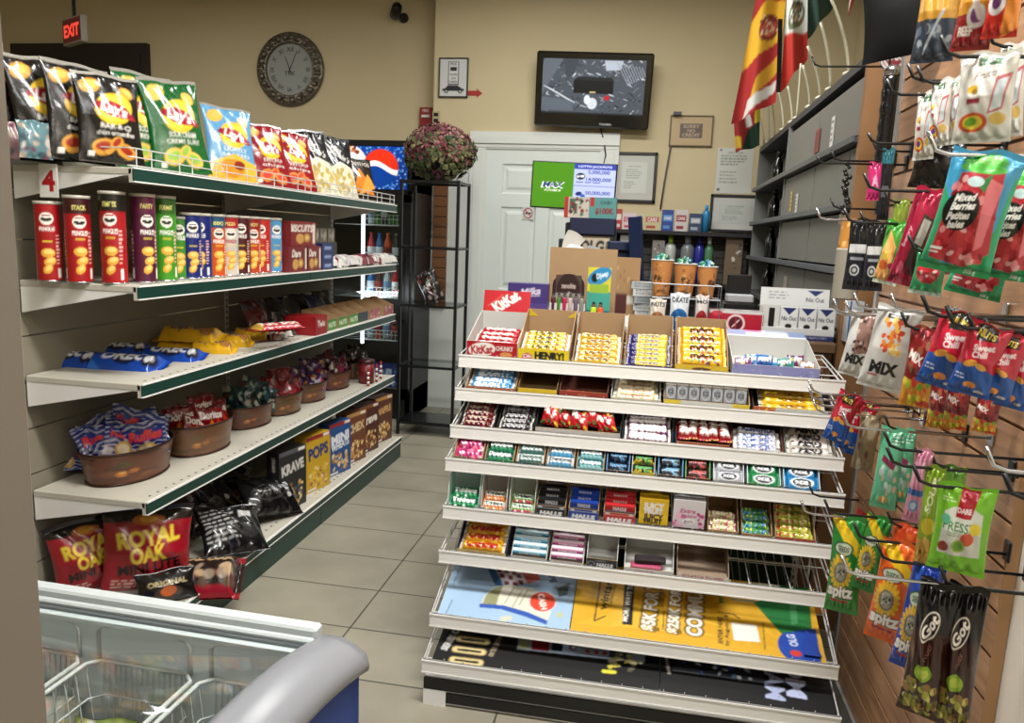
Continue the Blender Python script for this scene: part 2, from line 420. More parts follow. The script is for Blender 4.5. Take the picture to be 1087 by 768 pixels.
# dark exit doorway in the far wall
dd = MB().box(-5.75, YL-.05, 0, -4.40, YL, 2.95).box(-5.66, YL-.06, 0, -4.46, YL-.05, 2.86); d2 = struct(dd, 'door_2', mat('dark_brown_door', '#2a241e', .5))
struct(MB().box(-5.2, YL-.09, 1.0, -4.7, YL-.06, 1.05), 'door_handle', M_CHROME, d2)
# ------------------------------------------------------------------ left gondola shelving
GX, GB, GY0, GY1 = -1.555, -1.97, 2.10, 4.53
GYM = (GY0+GY1)/2
SHELF_Z = [1.59, 1.232, .922, .532]
gon = empty('gondola_shelving', 'long cream steel shelving unit with green price rails along the aisle', 'shelving', (GB, GY0, 0))
def gl(mb, name, m, par=gon):
    o = mb.build(name, m, par, loc=(-GB, -GY0, 0) if par is gon else (0, 0, 0)); return o
up = MB()
for k, (y, n) in enumerate(((GY0-.012, 'u'), (GYM, 'u'), (GY1+.012, 'u'))):
    u = MB(); u.box(GB-.055, y-.015, 0, GB-.006, y+.015, 1.95 if k == 0 else 1.60)
    for i in range(60 if k == 0 else 49): u.mat(1).box(GB-.0061, y-.006, .2+i*.028, GB-.0052, y-.002, .214+i*.028).box(GB-.0061, y+.002, .2+i*.028, GB-.0052, y+.006, .214+i*.028).mat(0)
    # slots on the end face too
    for i in range(60 if k == 0 else 49): u.mat(1).box(GB-.030, y-.0158, .2+i*.028, GB-.020, y-.0150, .214+i*.028).mat(0)
    gl(u, 'upright', [M_CREAM, M_BLACK])
for (a, b) in ((GY0, GYM), (GYM, GY1)):
    p = MB(); z = .12
    while z < 1.56:
        p.box(GB-.03, a+.004, z, GB-.010, b-.004, z+.150); z += .155
    gl(p, 'back_panel', mat('dark_cream_board', '#857f6e', .7, mottle=.06))
def shelf(z, a, b, first, last):
    d = GX-GB
    m = MB().mat(0); m.rbox(GB, a+.002, z-.022, GX, b-.002, z, .003)
    m.mat(0).box(GX-.012, a+.002, z-.045, GX, b-.002, z-.004)
    for i in range(26):
        for yy in (a+.06,): m.mat(1).box(GX-.03, yy+i*(b-a-.12)/25-.004, z, GX-.022, yy+i*(b-a-.12)/25+.004, z+.0006)
    m.mat(0)
    o = gl(m, 'shelf', [M_CREAM, M_BLACK])
    off = (GB-GB, 0)
    # brackets (tapering plates) at both ends
    for y in ((a+.004, a+.010), (b-.010, b-.004)):
        br = MB().prism([(GB, z-.105), (GX-.03, z-.024), (GX-.004, z-.024), (GX-.004, z-.002), (GB, z-.002)], y[0], y[1], 'y')
        br.build('bracket', M_WHITE, o)
    rl = MB().mat(0).rbox(GX, a+.002, z-.040, GX+.006, b-.002, z-.004, .001).mat(1).box(GX, a+.002, z-.004, GX+.008, b-.002, z+.001).box(GX, a+.002, z-.044, GX+.008, b-.002, z-.040)
    rl.build('price_rail', [M_GREEN, M_WHITE], o)
    return o
for z in SHELF_Z:
    shelf(z, GY0, GYM, True, False); shelf(z, GYM, GY1, False, True)
for (a, b) in ((GY0, GYM), (GYM, GY1)):
    dz = .134; X0 = GB; X1 = -1.50
    m = MB().mat(0).rbox(X0, a+.002, dz-.03, X1-.004, b-.002, dz, .003)
    for i in range(24): m.mat(1).box(X1-.06, a+.06+i*.045, dz, X1-.05, a+.068+i*.045, dz+.0006)
    dk = gl(m.mat(0), 'base_deck', [M_CREAM, M_BLACK])
    MB().mat(0).box(X1-.006, a+.002, 0, X1, b-.002, dz-.03).box(X1-.004, a+.002, dz-.028, X1+.006, b-.002, dz-.003).mat(1).box(X1-.004, a+.002, dz-.003, X1+.008, b-.002, dz+.001).box(X1-.004, a+.002, dz-.032, X1+.008, b-.002, dz-.028).build('kick_plate', [M_GREEN, M_WHITE], dk)
for (nm, y) in (('shelf_fence', GY0), ('shelf_fence', GYM), ):
    w = MB(); a, b = y+.01, y+1.205; z = SHELF_Z[0]
    for h in (.006, .032, .058): w.tube([(GX-.20 if h > .05 else GX-.02, a, z+h), (GX-.012, a, z+h), (GX-.004, a+.008, z+h), (GX-.004, b-.008, z+h), (GX-.02, b, z+h)], .0022, 5)
    n = 16
    for i in range(n+1):
        yy = a+.02+(b-a-.04)*i/n
        if i % 3 in (0, 1) : w.tube([(GX-.004, yy, z+.001), (GX-.004, yy, z+.06)], .002, 5)
    gl(w, nm, M_WIRE)
# white aisle number plate hung on the end bracket of the top shelf
p = at(52, 192, Y=GY0-.02)
ar = Art('#d8d6cf', 1.6, 56); ar.text('4', .5, .5, .95, '#a5121e', bold=.06)
mb = MB().color('#d8d6cf'); face_grid(mb, (-.032, -.0025, -.05), (.064, 0, 0), (0, 0, .10), ar); mb.box(-.032, -.0024, -.05, .032, .0, .05)
o = mb.build('number_plate', M_CARTON, None, p, (0, 0, 0)); tag(o, 'white plate with a red number on the end of the top shelf', 'sign')

# ------------------------------------------------------------------ candy rack in the middle
RX0, RX1, RYB = -.60, .605, 2.74
ROWS = [(2.405, 1.041), (2.37, .936), (2.32, .823), (2.27, .727), (2.255, .573), (2.22, .437), (2.13, .266), (2.056, .154)]
TILT = [6, 10, 12, 12, 12, 8, 19, 15]
RH = .042
rack = empty('candy_rack', 'white wire candy rack with eight stepped shelves in front of the counter', 'rack', (0, RYB, 0))
def rk(mb, name, m, par=None, **k): return mb.build(name, m, par or rack, loc=(0, -RYB, 0) if not par else (0, 0, 0), **k)
for sx in (RX0+.01, RX1-.03):
    u = MB().box(sx, RYB-.03, 0, sx+.02, RYB, 1.03)
    for i in range(34): u.mat(1).box(sx-.0006, RYB-.02, .06+i*.028, sx+.0206, RYB-.012, .073+i*.028).box(sx+.004, RYB-.0306, .06+i*.028, sx+.009, RYB-.0299, .073+i*.028).mat(0)
    rk(u, 'upright', [M_WHITE, M_BLACK])
rk(MB().box(RX0+.03, RYB-.012, .06, RX1-.03, RYB-.004, 1.0), 'back_panel', mat('dark_green_hardboard', '#16392b', .7))
rb = MB().mat(0).rbox(RX0+.005, 2.065, .0, RX1-.005, RYB, .095, .004).mat(1).box(RX0+.004, 2.058, .052, RX1-.004, 2.066, .088).box(RX0+.06, 2.058, .012, RX1-.06, 2.066, .044).mat(0).box(RX0+.004, 2.056, 0, RX0+.075, 2.066, .05)
rk(rb, 'base', [M_WHITE, M_BLACK])
def row_frame(i):
    """local frame of rack shelf i: origin on the rail line, d runs back up the slope"""
    y, z = ROWS[i]; a = R(TILT[i]); return y, z-.010, a
for i, (y, zt) in enumerate(ROWS):
    yy, z0, a = row_frame(i); L = (RYB-.03-yy)/math.cos(a)
    b = MB(); x0, x1 = RX0+.008, RX1-.008
    def P(x, d, n=0): return (x, yy+d*math.cos(a)-n*math.sin(a), z0+d*math.sin(a)+n*math.cos(a))
    nx = 20; SH = (.008, .016, .02, .022, .03, .035, .035, .03)[i]
    for k in range(nx+1):
        x = x0+(x1-x0)*k/nx; b.tube([P(x, .004, .014), P(x, .004, -.004), P(x, L, -.004), P(x, L, SH)], .0016, 5)
    for d in (.02, L*.33, L*.66, L-.005): b.tube([P(x0, d, -.006), P(x1, d, -.006)], .0022, 5)
    b.tube([P(x0, L, SH), P(x1, L, SH)], .002, 5)
    for x in (x0-.002, x1+.002):
        b.tube([P(x, .0, .012), P(x, L, SH)], .0022, 5); b.tube([P(x, .0, -.004), P(x, L, -.004)], .0022, 5)
        for q in range(5): b.tube([P(x, L*q/4, -.004), P(x, L*q/4, .012+(SH-.012)*q/4)], .0018, 5)
    o = rk(b, 'wire_shelf', M_WIRE)
    r = MB().mat(0).rbox(RX0, yy-.010, zt-RH, RX1, yy-.002, zt, .0015).mat(1)
    r.box(RX0+.002, yy-.0107, zt-RH+.005, RX1-.002, yy-.0098, zt-.006).mat(0)
    r.box(RX0, yy-.0125, zt-RH, RX1, yy-.002, zt-RH+.004).box(RX0, yy-.0125, zt-.005, RX1, yy-.002, zt)
    ro = MB(); rr = r.build('price_rail', [M_WHITE, mat('clear_rail_strip', '#e4e3dd', .2)], o)
def rx(px, i, py=None):
    """world x of a pixel column on the rail of rack shelf i"""
    y, z = ROWS[i]; t = (px-470)/420.
    lip = [(375, 405), (413, 441), (451, 485), (485, 524), (536, 578), (585, 629), (650, 706), (703, 757)][i]
    return at(px, lip[0]+(lip[1]-lip[0])*t, Y=y)[0]

# ------------------------------------------------------------------ sales counter behind the rack
M_WOOD = mat('brown_laminate', '#7c583c', .45, mottle=.18, mscale=6)
ct = empty('sales_counter', 'brown sales counter behind the candy rack, its top crowded with displays', 'counter', (0, 3.1, 0))
MB().box(-.56, -.335, 0, .62, .34, 1.07).build('body', M_WOOD, ct)
MB().rbox(-.60, -.345, 1.07, .655, .36, 1.11, .006).build('countertop', mat('dark_laminate_top', '#5c4632', .4, mottle=.1), ct)
MB().box(.62, -.30, 0, .65, .34, 1.07).build('side_panel', M_WOOD, ct)
CT = 1.11
# ------------------------------------------------------------------ slatwall on the right
SX, SY0, SY1 = .68, 1.462, 2.45
PITCH_Z = .088
def slat_mat():
    m = mat('slatwall_wood', '#8a5f40', .38, coat=.1); nt = m.node_tree; b = nt.nodes['Principled BSDF']
    tc = nt.nodes.new('ShaderNodeTexCoord'); mp = nt.nodes.new('ShaderNodeMapping'); mp.inputs['Scale'].default_value = (4, 1.2, 14)
    n = nt.nodes.new('ShaderNodeTexNoise'); n.inputs['Scale'].default_value = 3; n.inputs['Detail'].default_value = 8; n.inputs['Distortion'].default_value = .6
    nt.links.new(tc.outputs['Object'], mp.inputs['Vector']); nt.links.new(mp.outputs['Vector'], n.inputs['Vector'])
    r = nt.nodes.new('ShaderNodeValToRGB'); r.color_ramp.elements[0].color = (*lin('#8a6446'), 1); r.color_ramp.elements[1].color = (*lin('#b58a66'), 1)
    r.color_ramp.elements[0].position = .3; r.color_ramp.elements[1].position = .7
    nt.links.new(n.outputs['Fac'], r.inputs['Fac']); nt.links.new(r.outputs['Color'], b.inputs['Base Color']); return m
M_SLAT = slat_mat(); M_SLATE_EDGE = mat('raw_board_edge', '#a57f58', .7, mottle=.08)
sw = MB(); z0 = .072; z = z0; k = 0
GROOVES = []
while z < 2.42:
    z1 = min(z+PITCH_Z-.008, 2.42)
    # slat with a T shaped groove above it: narrow at the face, wider behind
    poly = [(SX, z), (SX, z1), (SX+.004, z1), (SX+.004, z1-.006), (SX+.011, z1-.006), (SX+.011, z)]
    sw.prism([(a, b) for a, b in poly], SY0, SY1, 'y'); GROOVES.append(z1+.004); z += PITCH_Z
sw.box(SX+.011, SY0, z0, SX+.02, SY1, 2.42)
slat = sw.build('slatwall_panel', M_SLAT); tag(slat, 'brown wood slatwall panel covered in hooks and hanging snack bags', 'slatwall')
MB().box(SX+.0005, SY0-.003, .072, SX+.0215, SY0-.0002, 2.42).build('board_edge', M_SLATE_EDGE, slat)
MB().box(SX-.006, SY1-.012, .072, SX+.01, SY1+.012, 2.42).build('edge_trim', mat('brushed_aluminium', '#b8babb', .3, metal=.8), slat)

# ------------------------------------------------------------------ tobacco cabinet along the right wall
KX, KY0, KY1, KYM, KZ = .69, 2.89, 5.62, 4.42, 2.10
cab = empty('tobacco_cabinet', 'tall grey shuttered cabinet with brown wood end panel behind the counter', 'cabinet', (KX, KY0, 0))
def kb(mb, name, m, par=None):
    return mb.build(name, m, par or cab, loc=(-KX, -KY0, 0) if not par else (0, 0, 0))
M_ENDW = mat('cabinet_end_wood', '#84603f', .4, mottle=.16, mscale=9)
kb(MB().box(KX-.012, KY0-.03, 0, XR-.01, KY0, KZ+.01), 'end_panel', M_ENDW)
kb(MB().box(KX, KY0, KZ-.03, XR-.01, KY1, KZ), 'top_board', mat('dark_grey_steel', '#3a3b3c', .5))
kb(MB().box(KX, KY1, 0, XR-.01, KY1+.02, KZ), 'far_side_panel', M_GREY)
kb(MB().box(XR-.03, KY0, 0, XR-.012, KY1, KZ-.03), 'back_board', M_GREY)
KROW = [2.07, 1.83, 1.60, 1.37, 1.14]
for z in KROW[1:]+[.9]:
    s_ = kb(MB().rbox(KX-.02, KY0, z-.03, XR-.03, KY1, z-.01, .002), 'shelf', mat('dark_grey_steel', '#3a3b3c', .5))
    MB().rbox(KX-.028, KY0+.002, z-.028, KX-.020, KY1-.002, z-.002, .002).build('shelf_lip', mat('mid_grey_steel', '#5d6062', .4, metal=.3), s_)
for i in range(4):
    zt, zb = KROW[i]-.035, KROW[i+1]+.004
    for (a, b) in ((KY0+.01, (KY0+KYM)/2-.006), ((KY0+KYM)/2+.006, KYM)):
        fm = mat('shutter_grey', '#6d6c64', .5, mottle=.05)
        mb = MB().rbox(KX+.004, a, zb, KX+.016, b, zt, .003)
        mb.box(KX, a, zb, KX+.008, b, zb+.012)
        f = kb(mb, 'shutter', fm)
kb(MB().box(KX-.004, KYM, .9, KX+.02, KYM+.015, KZ-.03), 'divider', M_GREY)
# tiny labels on the shutters
for (px, py, w, h, c, nm) in ((868, 150, .09, .10, '#7c3a34', 'maroon price card'), (884, 140, .05, .12, '#c7c6bf', 'white price card with red sign beside it'), (840, 214, .05, .10, '#b9a465', 'yellow price card'), (846, 216, .05, .09, '#c9c8c0', 'white price card under a yellow one'), (834, 300, .09, .06, '#a59a90', 'pale price card on the lowest shutter row')):
    p = at(px, py, X=KX+.002); a_ = Art(c, h/w, 20); a_.lines_of_text(.1, .1, .9, .9, 4, '#3a3430', seed=int(px))
    mb = MB().color(c); face_grid(mb, (-.001, w/2, -h/2), (0, -w, 0), (0, 0, h), a_); mb.box(0, -w/2, -h/2, .002, w/2, h/2)
    o = mb.build('price_card', M_PAPER, None, p-Vector((.002, 0, 0))); tag(o, nm+' on the grey cabinet shutter', 'card')

# ------------------------------------------------------------------ chest freezer
fz = empty('chest_freezer', 'blue and grey chest freezer with glass lids and wire baskets', 'freezer', (-.43, 1.10, 0), (0, 0, R(-1.5)))
FL, FD, FH = 1.35, .62, .80      # length to -x, depth to -y, rim height
M_BLUE = mat('blue_enamel', '#3558b4', .35); M_FGREY = mat('grey_freezer_plastic', '#7b7d82', .3)
M_FIN = mat('white_freezer_liner', '#dde3e3', .4)
b = MB().box(-FL, -FD, .06, 0, -.001, .10).box(-FL, -.03, .06, 0, -.002, FH-.06).box(-FL, -FD, .06, 0, -FD+.03, FH-.06).box(-.03, -FD, .06, 0, 0, FH-.06)
b.box(-.03, -FD, .06, 0, 0, FH-.06)
b.build('body', M_BLUE, fz)
MB().box(-FL, -.032, FH-.16, -.03, -.0302, FH-.04).box(-.034, -FD+.03, FH-.16, -.0302, -.03, FH-.04).build('painted_reflection_band', mat('dark_grey_reflection', '#4d5357', .4), fz)  # added dark strip, coloured to imitate the dark reflection in the lid glass
MB().box(-FL, -FD+.03, .12, -.03, -.03, .13).box(-FL, -.045, .13, -.04, -.03, FH-.05).box(-FL, -FD+.03, .13, -.04, -FD+.045, FH-.05).box(-.045, -FD+.03, .13, -.03, -.03, FH-.05).build('liner', M_FIN, fz)
for x in (-.1, -1.2):
    for y in (-.08, -.54): MB().lathe([(.02, 0), (.02, .06)], 12, x, y).build('foot', M_BLACK, fz)
# arched end cap: profile over depth
def arch(t): return FH-.045+.055*4*max(t, 0)*(1-min(t, 1))
cp = MB(); N = 24; vs = []; fs = []
for i in range(N+1):
    t = i/N; y = .012-(FD+.024)*t; z = arch(t)
    sec = [(-.078, z-.016), (-.074, z-.004), (-.062, z+.002), (-.035, z+.001), (-.012, z-.008), (.008, z-.022), (.014, z-.042), (.012, z-.052), (0, z-.056), (-.04, z-.058), (-.078, z-.058)]
    vs += [(x, y, zz) for x, zz in sec]
m_ = 11
for i in range(N):
    for j in range(m_): fs.append((i*m_+j, (i+1)*m_+j, (i+1)*m_+(j+1) % m_, i*m_+(j+1) % m_))
fs.append(tuple(range(m_))); fs.append(tuple(range(N*m_, (N+1)*m_))[::-1]); cp._add(vs, fs, smooth=True); cp.build('end_cap', M_FGREY, fz)
MB().rbox(-FL, -.016, FH-.055, -.07, .012, FH-.022, .004).rbox(-FL, -.030, FH-.055, -.07, -.017, FH-.034, .003).build('rim', mat('white_rim_plastic', '#b3baba', .3), fz)
MB().rbox(-FL, -FD-.012, FH-.055, -.07, -FD+.03, FH-.022, .004).build('rim', mat('white_rim_plastic', '#b3baba', .3), fz)
gm = bpy.data.materials.new('freezer_glass'); gm.use_nodes = True; nt = gm.node_tree; nt.nodes.remove(nt.nodes['Principled BSDF'])
gl_ = nt.nodes.new('ShaderNodeBsdfGlossy'); gl_.inputs['Roughness'].default_value = .04; tr_ = nt.nodes.new('ShaderNodeBsdfTransparent'); tr_.inputs['Color'].default_value = (.86, .9, .9, 1)
lw = nt.nodes.new('ShaderNodeLayerWeight'); lw.inputs['Blend'].default_value = .5; pw = nt.nodes.new('ShaderNodeMath'); pw.operation = 'POWER'; pw.inputs[1].default_value = 3.2; nt.links.new(lw.outputs['Facing'], pw.inputs[0]); fr = nt.nodes.new('ShaderNodeMath'); fr.operation = 'MULTIPLY_ADD'; fr.inputs[1].default_value = .6; fr.inputs[2].default_value = .035; nt.links.new(pw.outputs[0], fr.inputs[0]); mx = nt.nodes.new('ShaderNodeMixShader')
nt.links.new(fr.outputs[0], mx.inputs[0]); nt.links.new(tr_.outputs[0], mx.inputs[1]); nt.links.new(gl_.outputs[0], mx.inputs[2]); nt.links.new(mx.outputs[0], nt.nodes['Material Output'].inputs['Surface'])
for (a, b_, dz) in ((-.72, -.075, 0), (-FL+.02, -.70, .006)):
    g = MB(); g.sheet(lambda U, V: np.stack([a+(b_-a)*U, -.03-(FD-.06)*V, FH-.040+.040*4*V*(1-V)+dz], 1), 2, 20)
    lid = g.build('glass_lid', gm, fz)
    if dz:
        MB().tube([(b_, -.03-(FD-.06)*t, FH-.040+.040*4*t*(1-t)+dz) for t in [i/16 for i in range(17)]], .007, 6).build('lid_frame', M_FGREY, lid)
FZ_W = fz.matrix_basis.copy()
def fzp(x, y, z): return Matrix.Translation((-.43, 1.10, 0))@Matrix.Rotation(R(-1.5), 4, 'Z')@Vector((x, y, z))
# wire baskets inside
bk = MB()
def basket(x0, x1, y0, y1, zt, zb):
    mb = MB()
    def rr(z, i, r=.002):
        c = .02; mb.tube([(x0+i+c, y0+i, z), (x1-i-c, y0+i, z), (x1-i, y0+i+c, z), (x1-i, y1-i-c, z), (x1-i-c, y1-i, z), (x0+i+c, y1-i, z), (x0+i, y1-i-c, z), (x0+i, y0+i+c, z)], r, 6, closed=True)
    rr(zt, 0, .0045)
    for k in range(1, 5): rr(zt-(zt-zb)*k/4, .006*k, .0018)
    n = 15
    for k in range(n+1):
        x = x0+.02+(x1-x0-.04)*k/n; mb.tube([(x, y0, zt), (x, y0+.024, zb), (x, y1-.024, zb), (x, y1, zt)], .0016, 5)
    n = 20
    for k in range(n+1):
        y = y0+.02+(y1-y0-.04)*k/n; mb.tube([(x0, y, zt), (x0+.024, y, zb), (x1-.024, y, zb), (x1, y, zt)], .0016, 5)
    # hanger loops at both ends
    for (x, s_) in ((x0+.05, 1), (x1-.05, -1)):
        pass
    for (ya, yb) in ((y1, -.05),):
        mb.tube([(x0+.012, ya, zt), (x0+.012, ya, zt+.052), (x0+.02, ya+.003, zt+.063), (x0+.05, ya+.004, zt+.063), (x0+.062, ya+.004, zt+.050), (x1-.07, ya+.004, zt+.050), (x1-.05, ya+.004, zt+.060), (x1-.02, ya+.003, zt+.060), (x1-.012, ya, zt+.05), (x1-.012, ya, zt)], .0042, 6)
    return mb
for k, (x0, x1, lb) in enumerate(((-.255, -.05, 'white wire basket beside the grey end cap, almost empty'), (-.47, -.27, 'white wire basket holding a silver frozen bag'), (-.69, -.485, 'white wire basket partly hidden by the door pillar'))):
    o = basket(x0, x1, -.56, -.045, FH-.12, FH-.36).build('wire_basket', M_WIRE, None, (-.43, 1.10, 0), (0, 0, R(-1.5))); tag(o, lb+' inside the freezer', 'basket', 'freezer baskets')

def frozen(lb, a, x, y, w, h, t_, rz, lean, seed, back='#999999', name='frozen_bag'):
    p = fzp(x, y, FH-.355); o = pillow(w, h, t_, a, back, seed, wrinkle=1.6).build(name, M_FOIL, None, tuple(p), (R(lean), 0, R(rz))); tag(o, lb, 'frozen food')
a = Art('#b9bfc0', 1.2, 40); a.blobs(20, 0, 0, 1, 1, .1, ['#d3d8d9', '#9aa3a5', '#c6cdcf', '#8a9295'], 4); a.rect(.2, .75, .7, .85, '#5f9a8a')
frozen('silver frozen food bag standing in the middle freezer basket', a, -.36, -.22, .15, .19, .07, 15, -25, 5)
a = Art('#a8502f', 1.1, 40); a.blobs(20, 0, 0, 1, 1, .1, ['#d9b06a', '#3a2018', '#e0ddd6', '#c9702a'], 6); a.text('BAR', .5, .6, .25, '#e6e2da', bold=.06)
frozen('orange and brown frozen bag low in the middle freezer basket', a, -.41, -.36, .13, .15, .06, -20, -40, 6)
a = Art('#c3c0b5', 1.1, 40); a.blobs(20, 0, 0, 1, 1, .1, ['#d9c06a', '#8aa84a', '#b0d0d9', '#c9a09a'], 7)
frozen('pale frozen fruit bag in the basket by the door pillar', a, -.56, -.12, .16, .17, .06, 5, -20, 7)
frozen('green and yellow frozen bag at the back of the middle basket', Art('#9aa85a', 1.1, 30).blobs(16, 0, 0, 1, 1, .1, ['#c9c06a', '#e0ddd0', '#5a7a3a'], 8), -.42, -.10, .11, .15, .05, 10, -10, 8)
# ------------------------------------------------------------------ drinks cooler
CX0, CX1, CY, CH = -2.42, -1.755, 5.45, 2.085
co = empty('drinks_cooler', 'black single-door drinks cooler with a lit soda banner on top', 'cooler', (CX0, CY, 0))
def cl(mb, name, m, par=None): return mb.build(name, m, par or co, loc=(-CX0, -CY, 0) if not par else (0, 0, 0))
cl(MB().box(CX0, CY+.02, 0, CX0+.03, CY+.72, CH).box(CX1-.03, CY+.02, 0, CX1, CY+.72, CH).box(CX0, CY+.02, CH-.36, CX1, CY+.72, CH).box(CX0, CY+.69, 0, CX1, CY+.72, CH).box(CX0, CY+.02, 0, CX1, CY+.72, .22), 'body', M_BLACK)
cl(MB().rbox(CX0, CY-.01, .16, CX0+.06, CY+.02, 1.70).rbox(CX1-.075, CY-.01, .16, CX1, CY+.02, 1.70).rbox(CX0, CY-.01, 1.64, CX1, CY+.02, 1.70).rbox(CX0, CY-.01, .16, CX1, CY+.02, .25), 'door_frame', M_BLACK)
cl(MB().rbox(CX1-.06, CY-.05, .75, CX1-.045, CY-.035, 1.25).box(CX1-.06, CY-.04, .76, CX1-.045, CY-.01, .78).box(CX1-.06, CY-.04, 1.22, CX1-.045, CY-.01, 1.24), 'door_handle', M_BLACK)
cl(MB().box(CX0+.06, CY+.0, .25, CX1-.075, CY+.004, 1.64), 'door_glass', gm)
a = Art('#0f3f9a', .56, 130)
a.blobs(900, 0, 0, 1, 1, .012, ['#4f93dd', '#0a2f86', '#8fc3f0', '#1a57b5', '#0d3c97'], 5)
a.ell(.36, .62, .13, .24, '#f3efe6', 25); a.blobs(160, .0, .45, .36, 1, .03, ['#8a3422', '#3a1512', '#c06a3a', '#241010', '#f0d9c0'], 9)
a.poly([(0, 0), (.34, 0), (.2, .5), (0, .62)], '#171018'); a.poly([(.14, .12), (.3, .02), (.2, .5), (.05, .55)], '#b96a36'); a.line(.02, .9, .22, .3, .06, '#26120f')
a.ell(.30, .5, .10, .2, '#e8eef5'); a.blobs(60, .2, .2, .45, .8, .015, ['#ffffff', '#cfe3f8'], 4)
a.ell(.66, .5, .225, .245, '#0b3f98')
m = (((a.X-.66)/.225)**2+((a.Y-.5*.56)/.245)**2 <= 1); wv = a.Y-(.5*.56+.06*np.sin((a.X-.44)*11)*1.0)
a.mask(m & (wv > .035), '#e2341c'); a.mask(m & (np.abs(wv-.0) <= .035), '#f4f4f0'); a.mask(m & (wv > .10) & (a.X < .52), '#e2341c')
mb = MB(); face_grid(mb, (CX0+.03, CY-.012, 1.735), (CX1-CX0-.06, 0, 0), (0, 0, .305), a, 130)
s_ = cl(mb, 'lit_banner', M_SCREEN)
cl(MB().rbox(CX0, CY-.008, 1.70, CX1, CY+.03, 1.733).rbox(CX0, CY-.008, 2.042, CX1, CY+.03, CH).rbox(CX0, CY-.008, 1.70, CX0+.028, CY+.03, CH).rbox(CX1-.028, CY-.008, 1.70, CX1, CY+.03, CH).box(CX0, CY+.0, 1.70, CX1, CY+.03, CH), 'banner_frame', M_BLACK)
cl(MB().box(CX0+.265, CY+.04, .28, CX0+.29, CY+.05, 1.60), 'tube_light', mat('cooler_tube_glow', '#eaf3ff', .4, emit=2.2))
lt = bpy.data.lights.new('cooler_light', 'AREA'); lt.shape = 'RECTANGLE'; lt.size = .05; lt.size_y = 1.3; lt.energy = 2.5; lt.color = (.9, .95, 1)
lo = bpy.data.objects.new('cooler_light', lt); COL.objects.link(lo); lo.location = (CX0+.30, CY+.06, .95); lo.rotation_euler = (0, R(-90), R(30)); 
CSZ = [1.475, 1.19, .93, .60]
for z in CSZ:
    w = MB(); y0, y1 = CY+.08, CY+.60
    for zz, r in ((z, .006), (z+.045, .003), (z+.075, .003)): w.tube([(CX0+.27, y0, zz), (CX1-.06, y0, zz)], r, 6)
    for k in range(11): x = CX0+.28+(CX1-.07-CX0-.28)*k/10; w.tube([(x, y0, z), (x, y0, z+.075)], .0022, 5); w.tube([(x, y0, z), (x, y1, z)], .0025, 5)
    for k in range(6): w.tube([(CX0+.04, y0+.1*k, z), (CX1-.04, y0+.1*k, z)], .003, 5)
    cl(w, 'wire_shelf', M_WIRE)
def bottle_proto(h, r, liquid, label, cap, art=None):
    t = empty('drink_bottle', 'bottle', 'bottle')
    MB().lathe([(r*.7, 0), (r, .012), (r, h*.55), (r*.96, h*.62), (r*.5, h*.82), (r*.36, h*.88), (r*.36, h*.95)], 16).build('bottle_body', mat('drink_'+liquid.strip('#'), liquid, .15, coat=.6), t)
    MB().lathe([(r*1.015, h*.25), (r*1.015, h*.52)], 16, caps=False).build('label_band', mat('band_'+label.strip('#'), label, .5), t)
    MB().lathe([(r*.42, h*.94), (r*.42, h)], 14).build('cap', mat('cap_'+cap.strip('#'), cap, .4), t)
    return t
KINDS = {'red': ('#b8202a', '#e8e4e0', '#c81e22', 'red drink with a white band'), 'blue': ('#1d6aa8', '#dfe8f0', '#1a4f9a', 'blue drink with a pale band'), 'orange': ('#d9531e', '#7c1c12', '#d86a1e', 'orange drink with a dark red band'),
         'dark': ('#2c3338', '#c9cfd2', '#8a9094', 'dark drink with a silver band'), 'green': ('#3f8f3a', '#1f5c24', '#58b244', 'green drink'), 'clear': ('#a9b7b9', '#5f7fa0', '#c9d3d6', 'clear water'), 'brown': ('#4a2018', '#8c2a22', '#7a1a18', 'brown drink')}
PR = {}
ROWSB = [(1.475, ['clear', 'green', 'dark', 'green', 'green', 'brown'], .20, 'top cooler shelf'), (1.19, ['red', 'blue', 'orange', 'dark', 'green'], .22, 'second cooler shelf'), (.93, ['blue', 'brown', 'clear', 'red', 'brown'], .22, 'third cooler shelf'), (.60, ['clear', 'orange', 'clear', 'brown', 'clear'], .2, 'lowest cooler shelf')]
for z, ks, h, where in ROWSB:
    n = len(ks); last = None
    for j, k in enumerate(ks):
        x = CX0+.31+(CX1-.09-CX0-.31)*j/(n-1); l, b2, c2, nm = KINDS[k]
        key = (k, h)
        lbl = f'{nm} bottle, {where}, {ORD[j]} from the glowing tube'
        if key not in PR: t = bottle_proto(h, .03, l, b2, c2); t.location = (x, CY+.13, z+.008); PR[key] = t; t['label'] = lbl; t['group'] = 'bottles in the drinks cooler'
        else: copy_tree(PR[key], (x, CY+.13, z+.008), label=lbl, group='bottles in the drinks cooler')
for j, (k, c2) in enumerate((('cans', '#1c3f96'), ('cans', '#243f8a'))):
    a_ = Art(c2, .5, 30); a_.blobs(30, 0, 0, 1, 1, .06, ['#6f8fd0', '#d6dff0', '#12276a'], 4+j)
    o = carton_mesh(.17, .25, .15, a_, plain=c2).build('drink_case', M_CARTON, None, (CX0+.36+.175*j-.02, CY+.25, .222)); tag(o, f'blue shrink-wrapped drink case on the cooler floor, {["near the light tube","against the cooler side"][j]}', 'case', 'drink cases in the cooler')

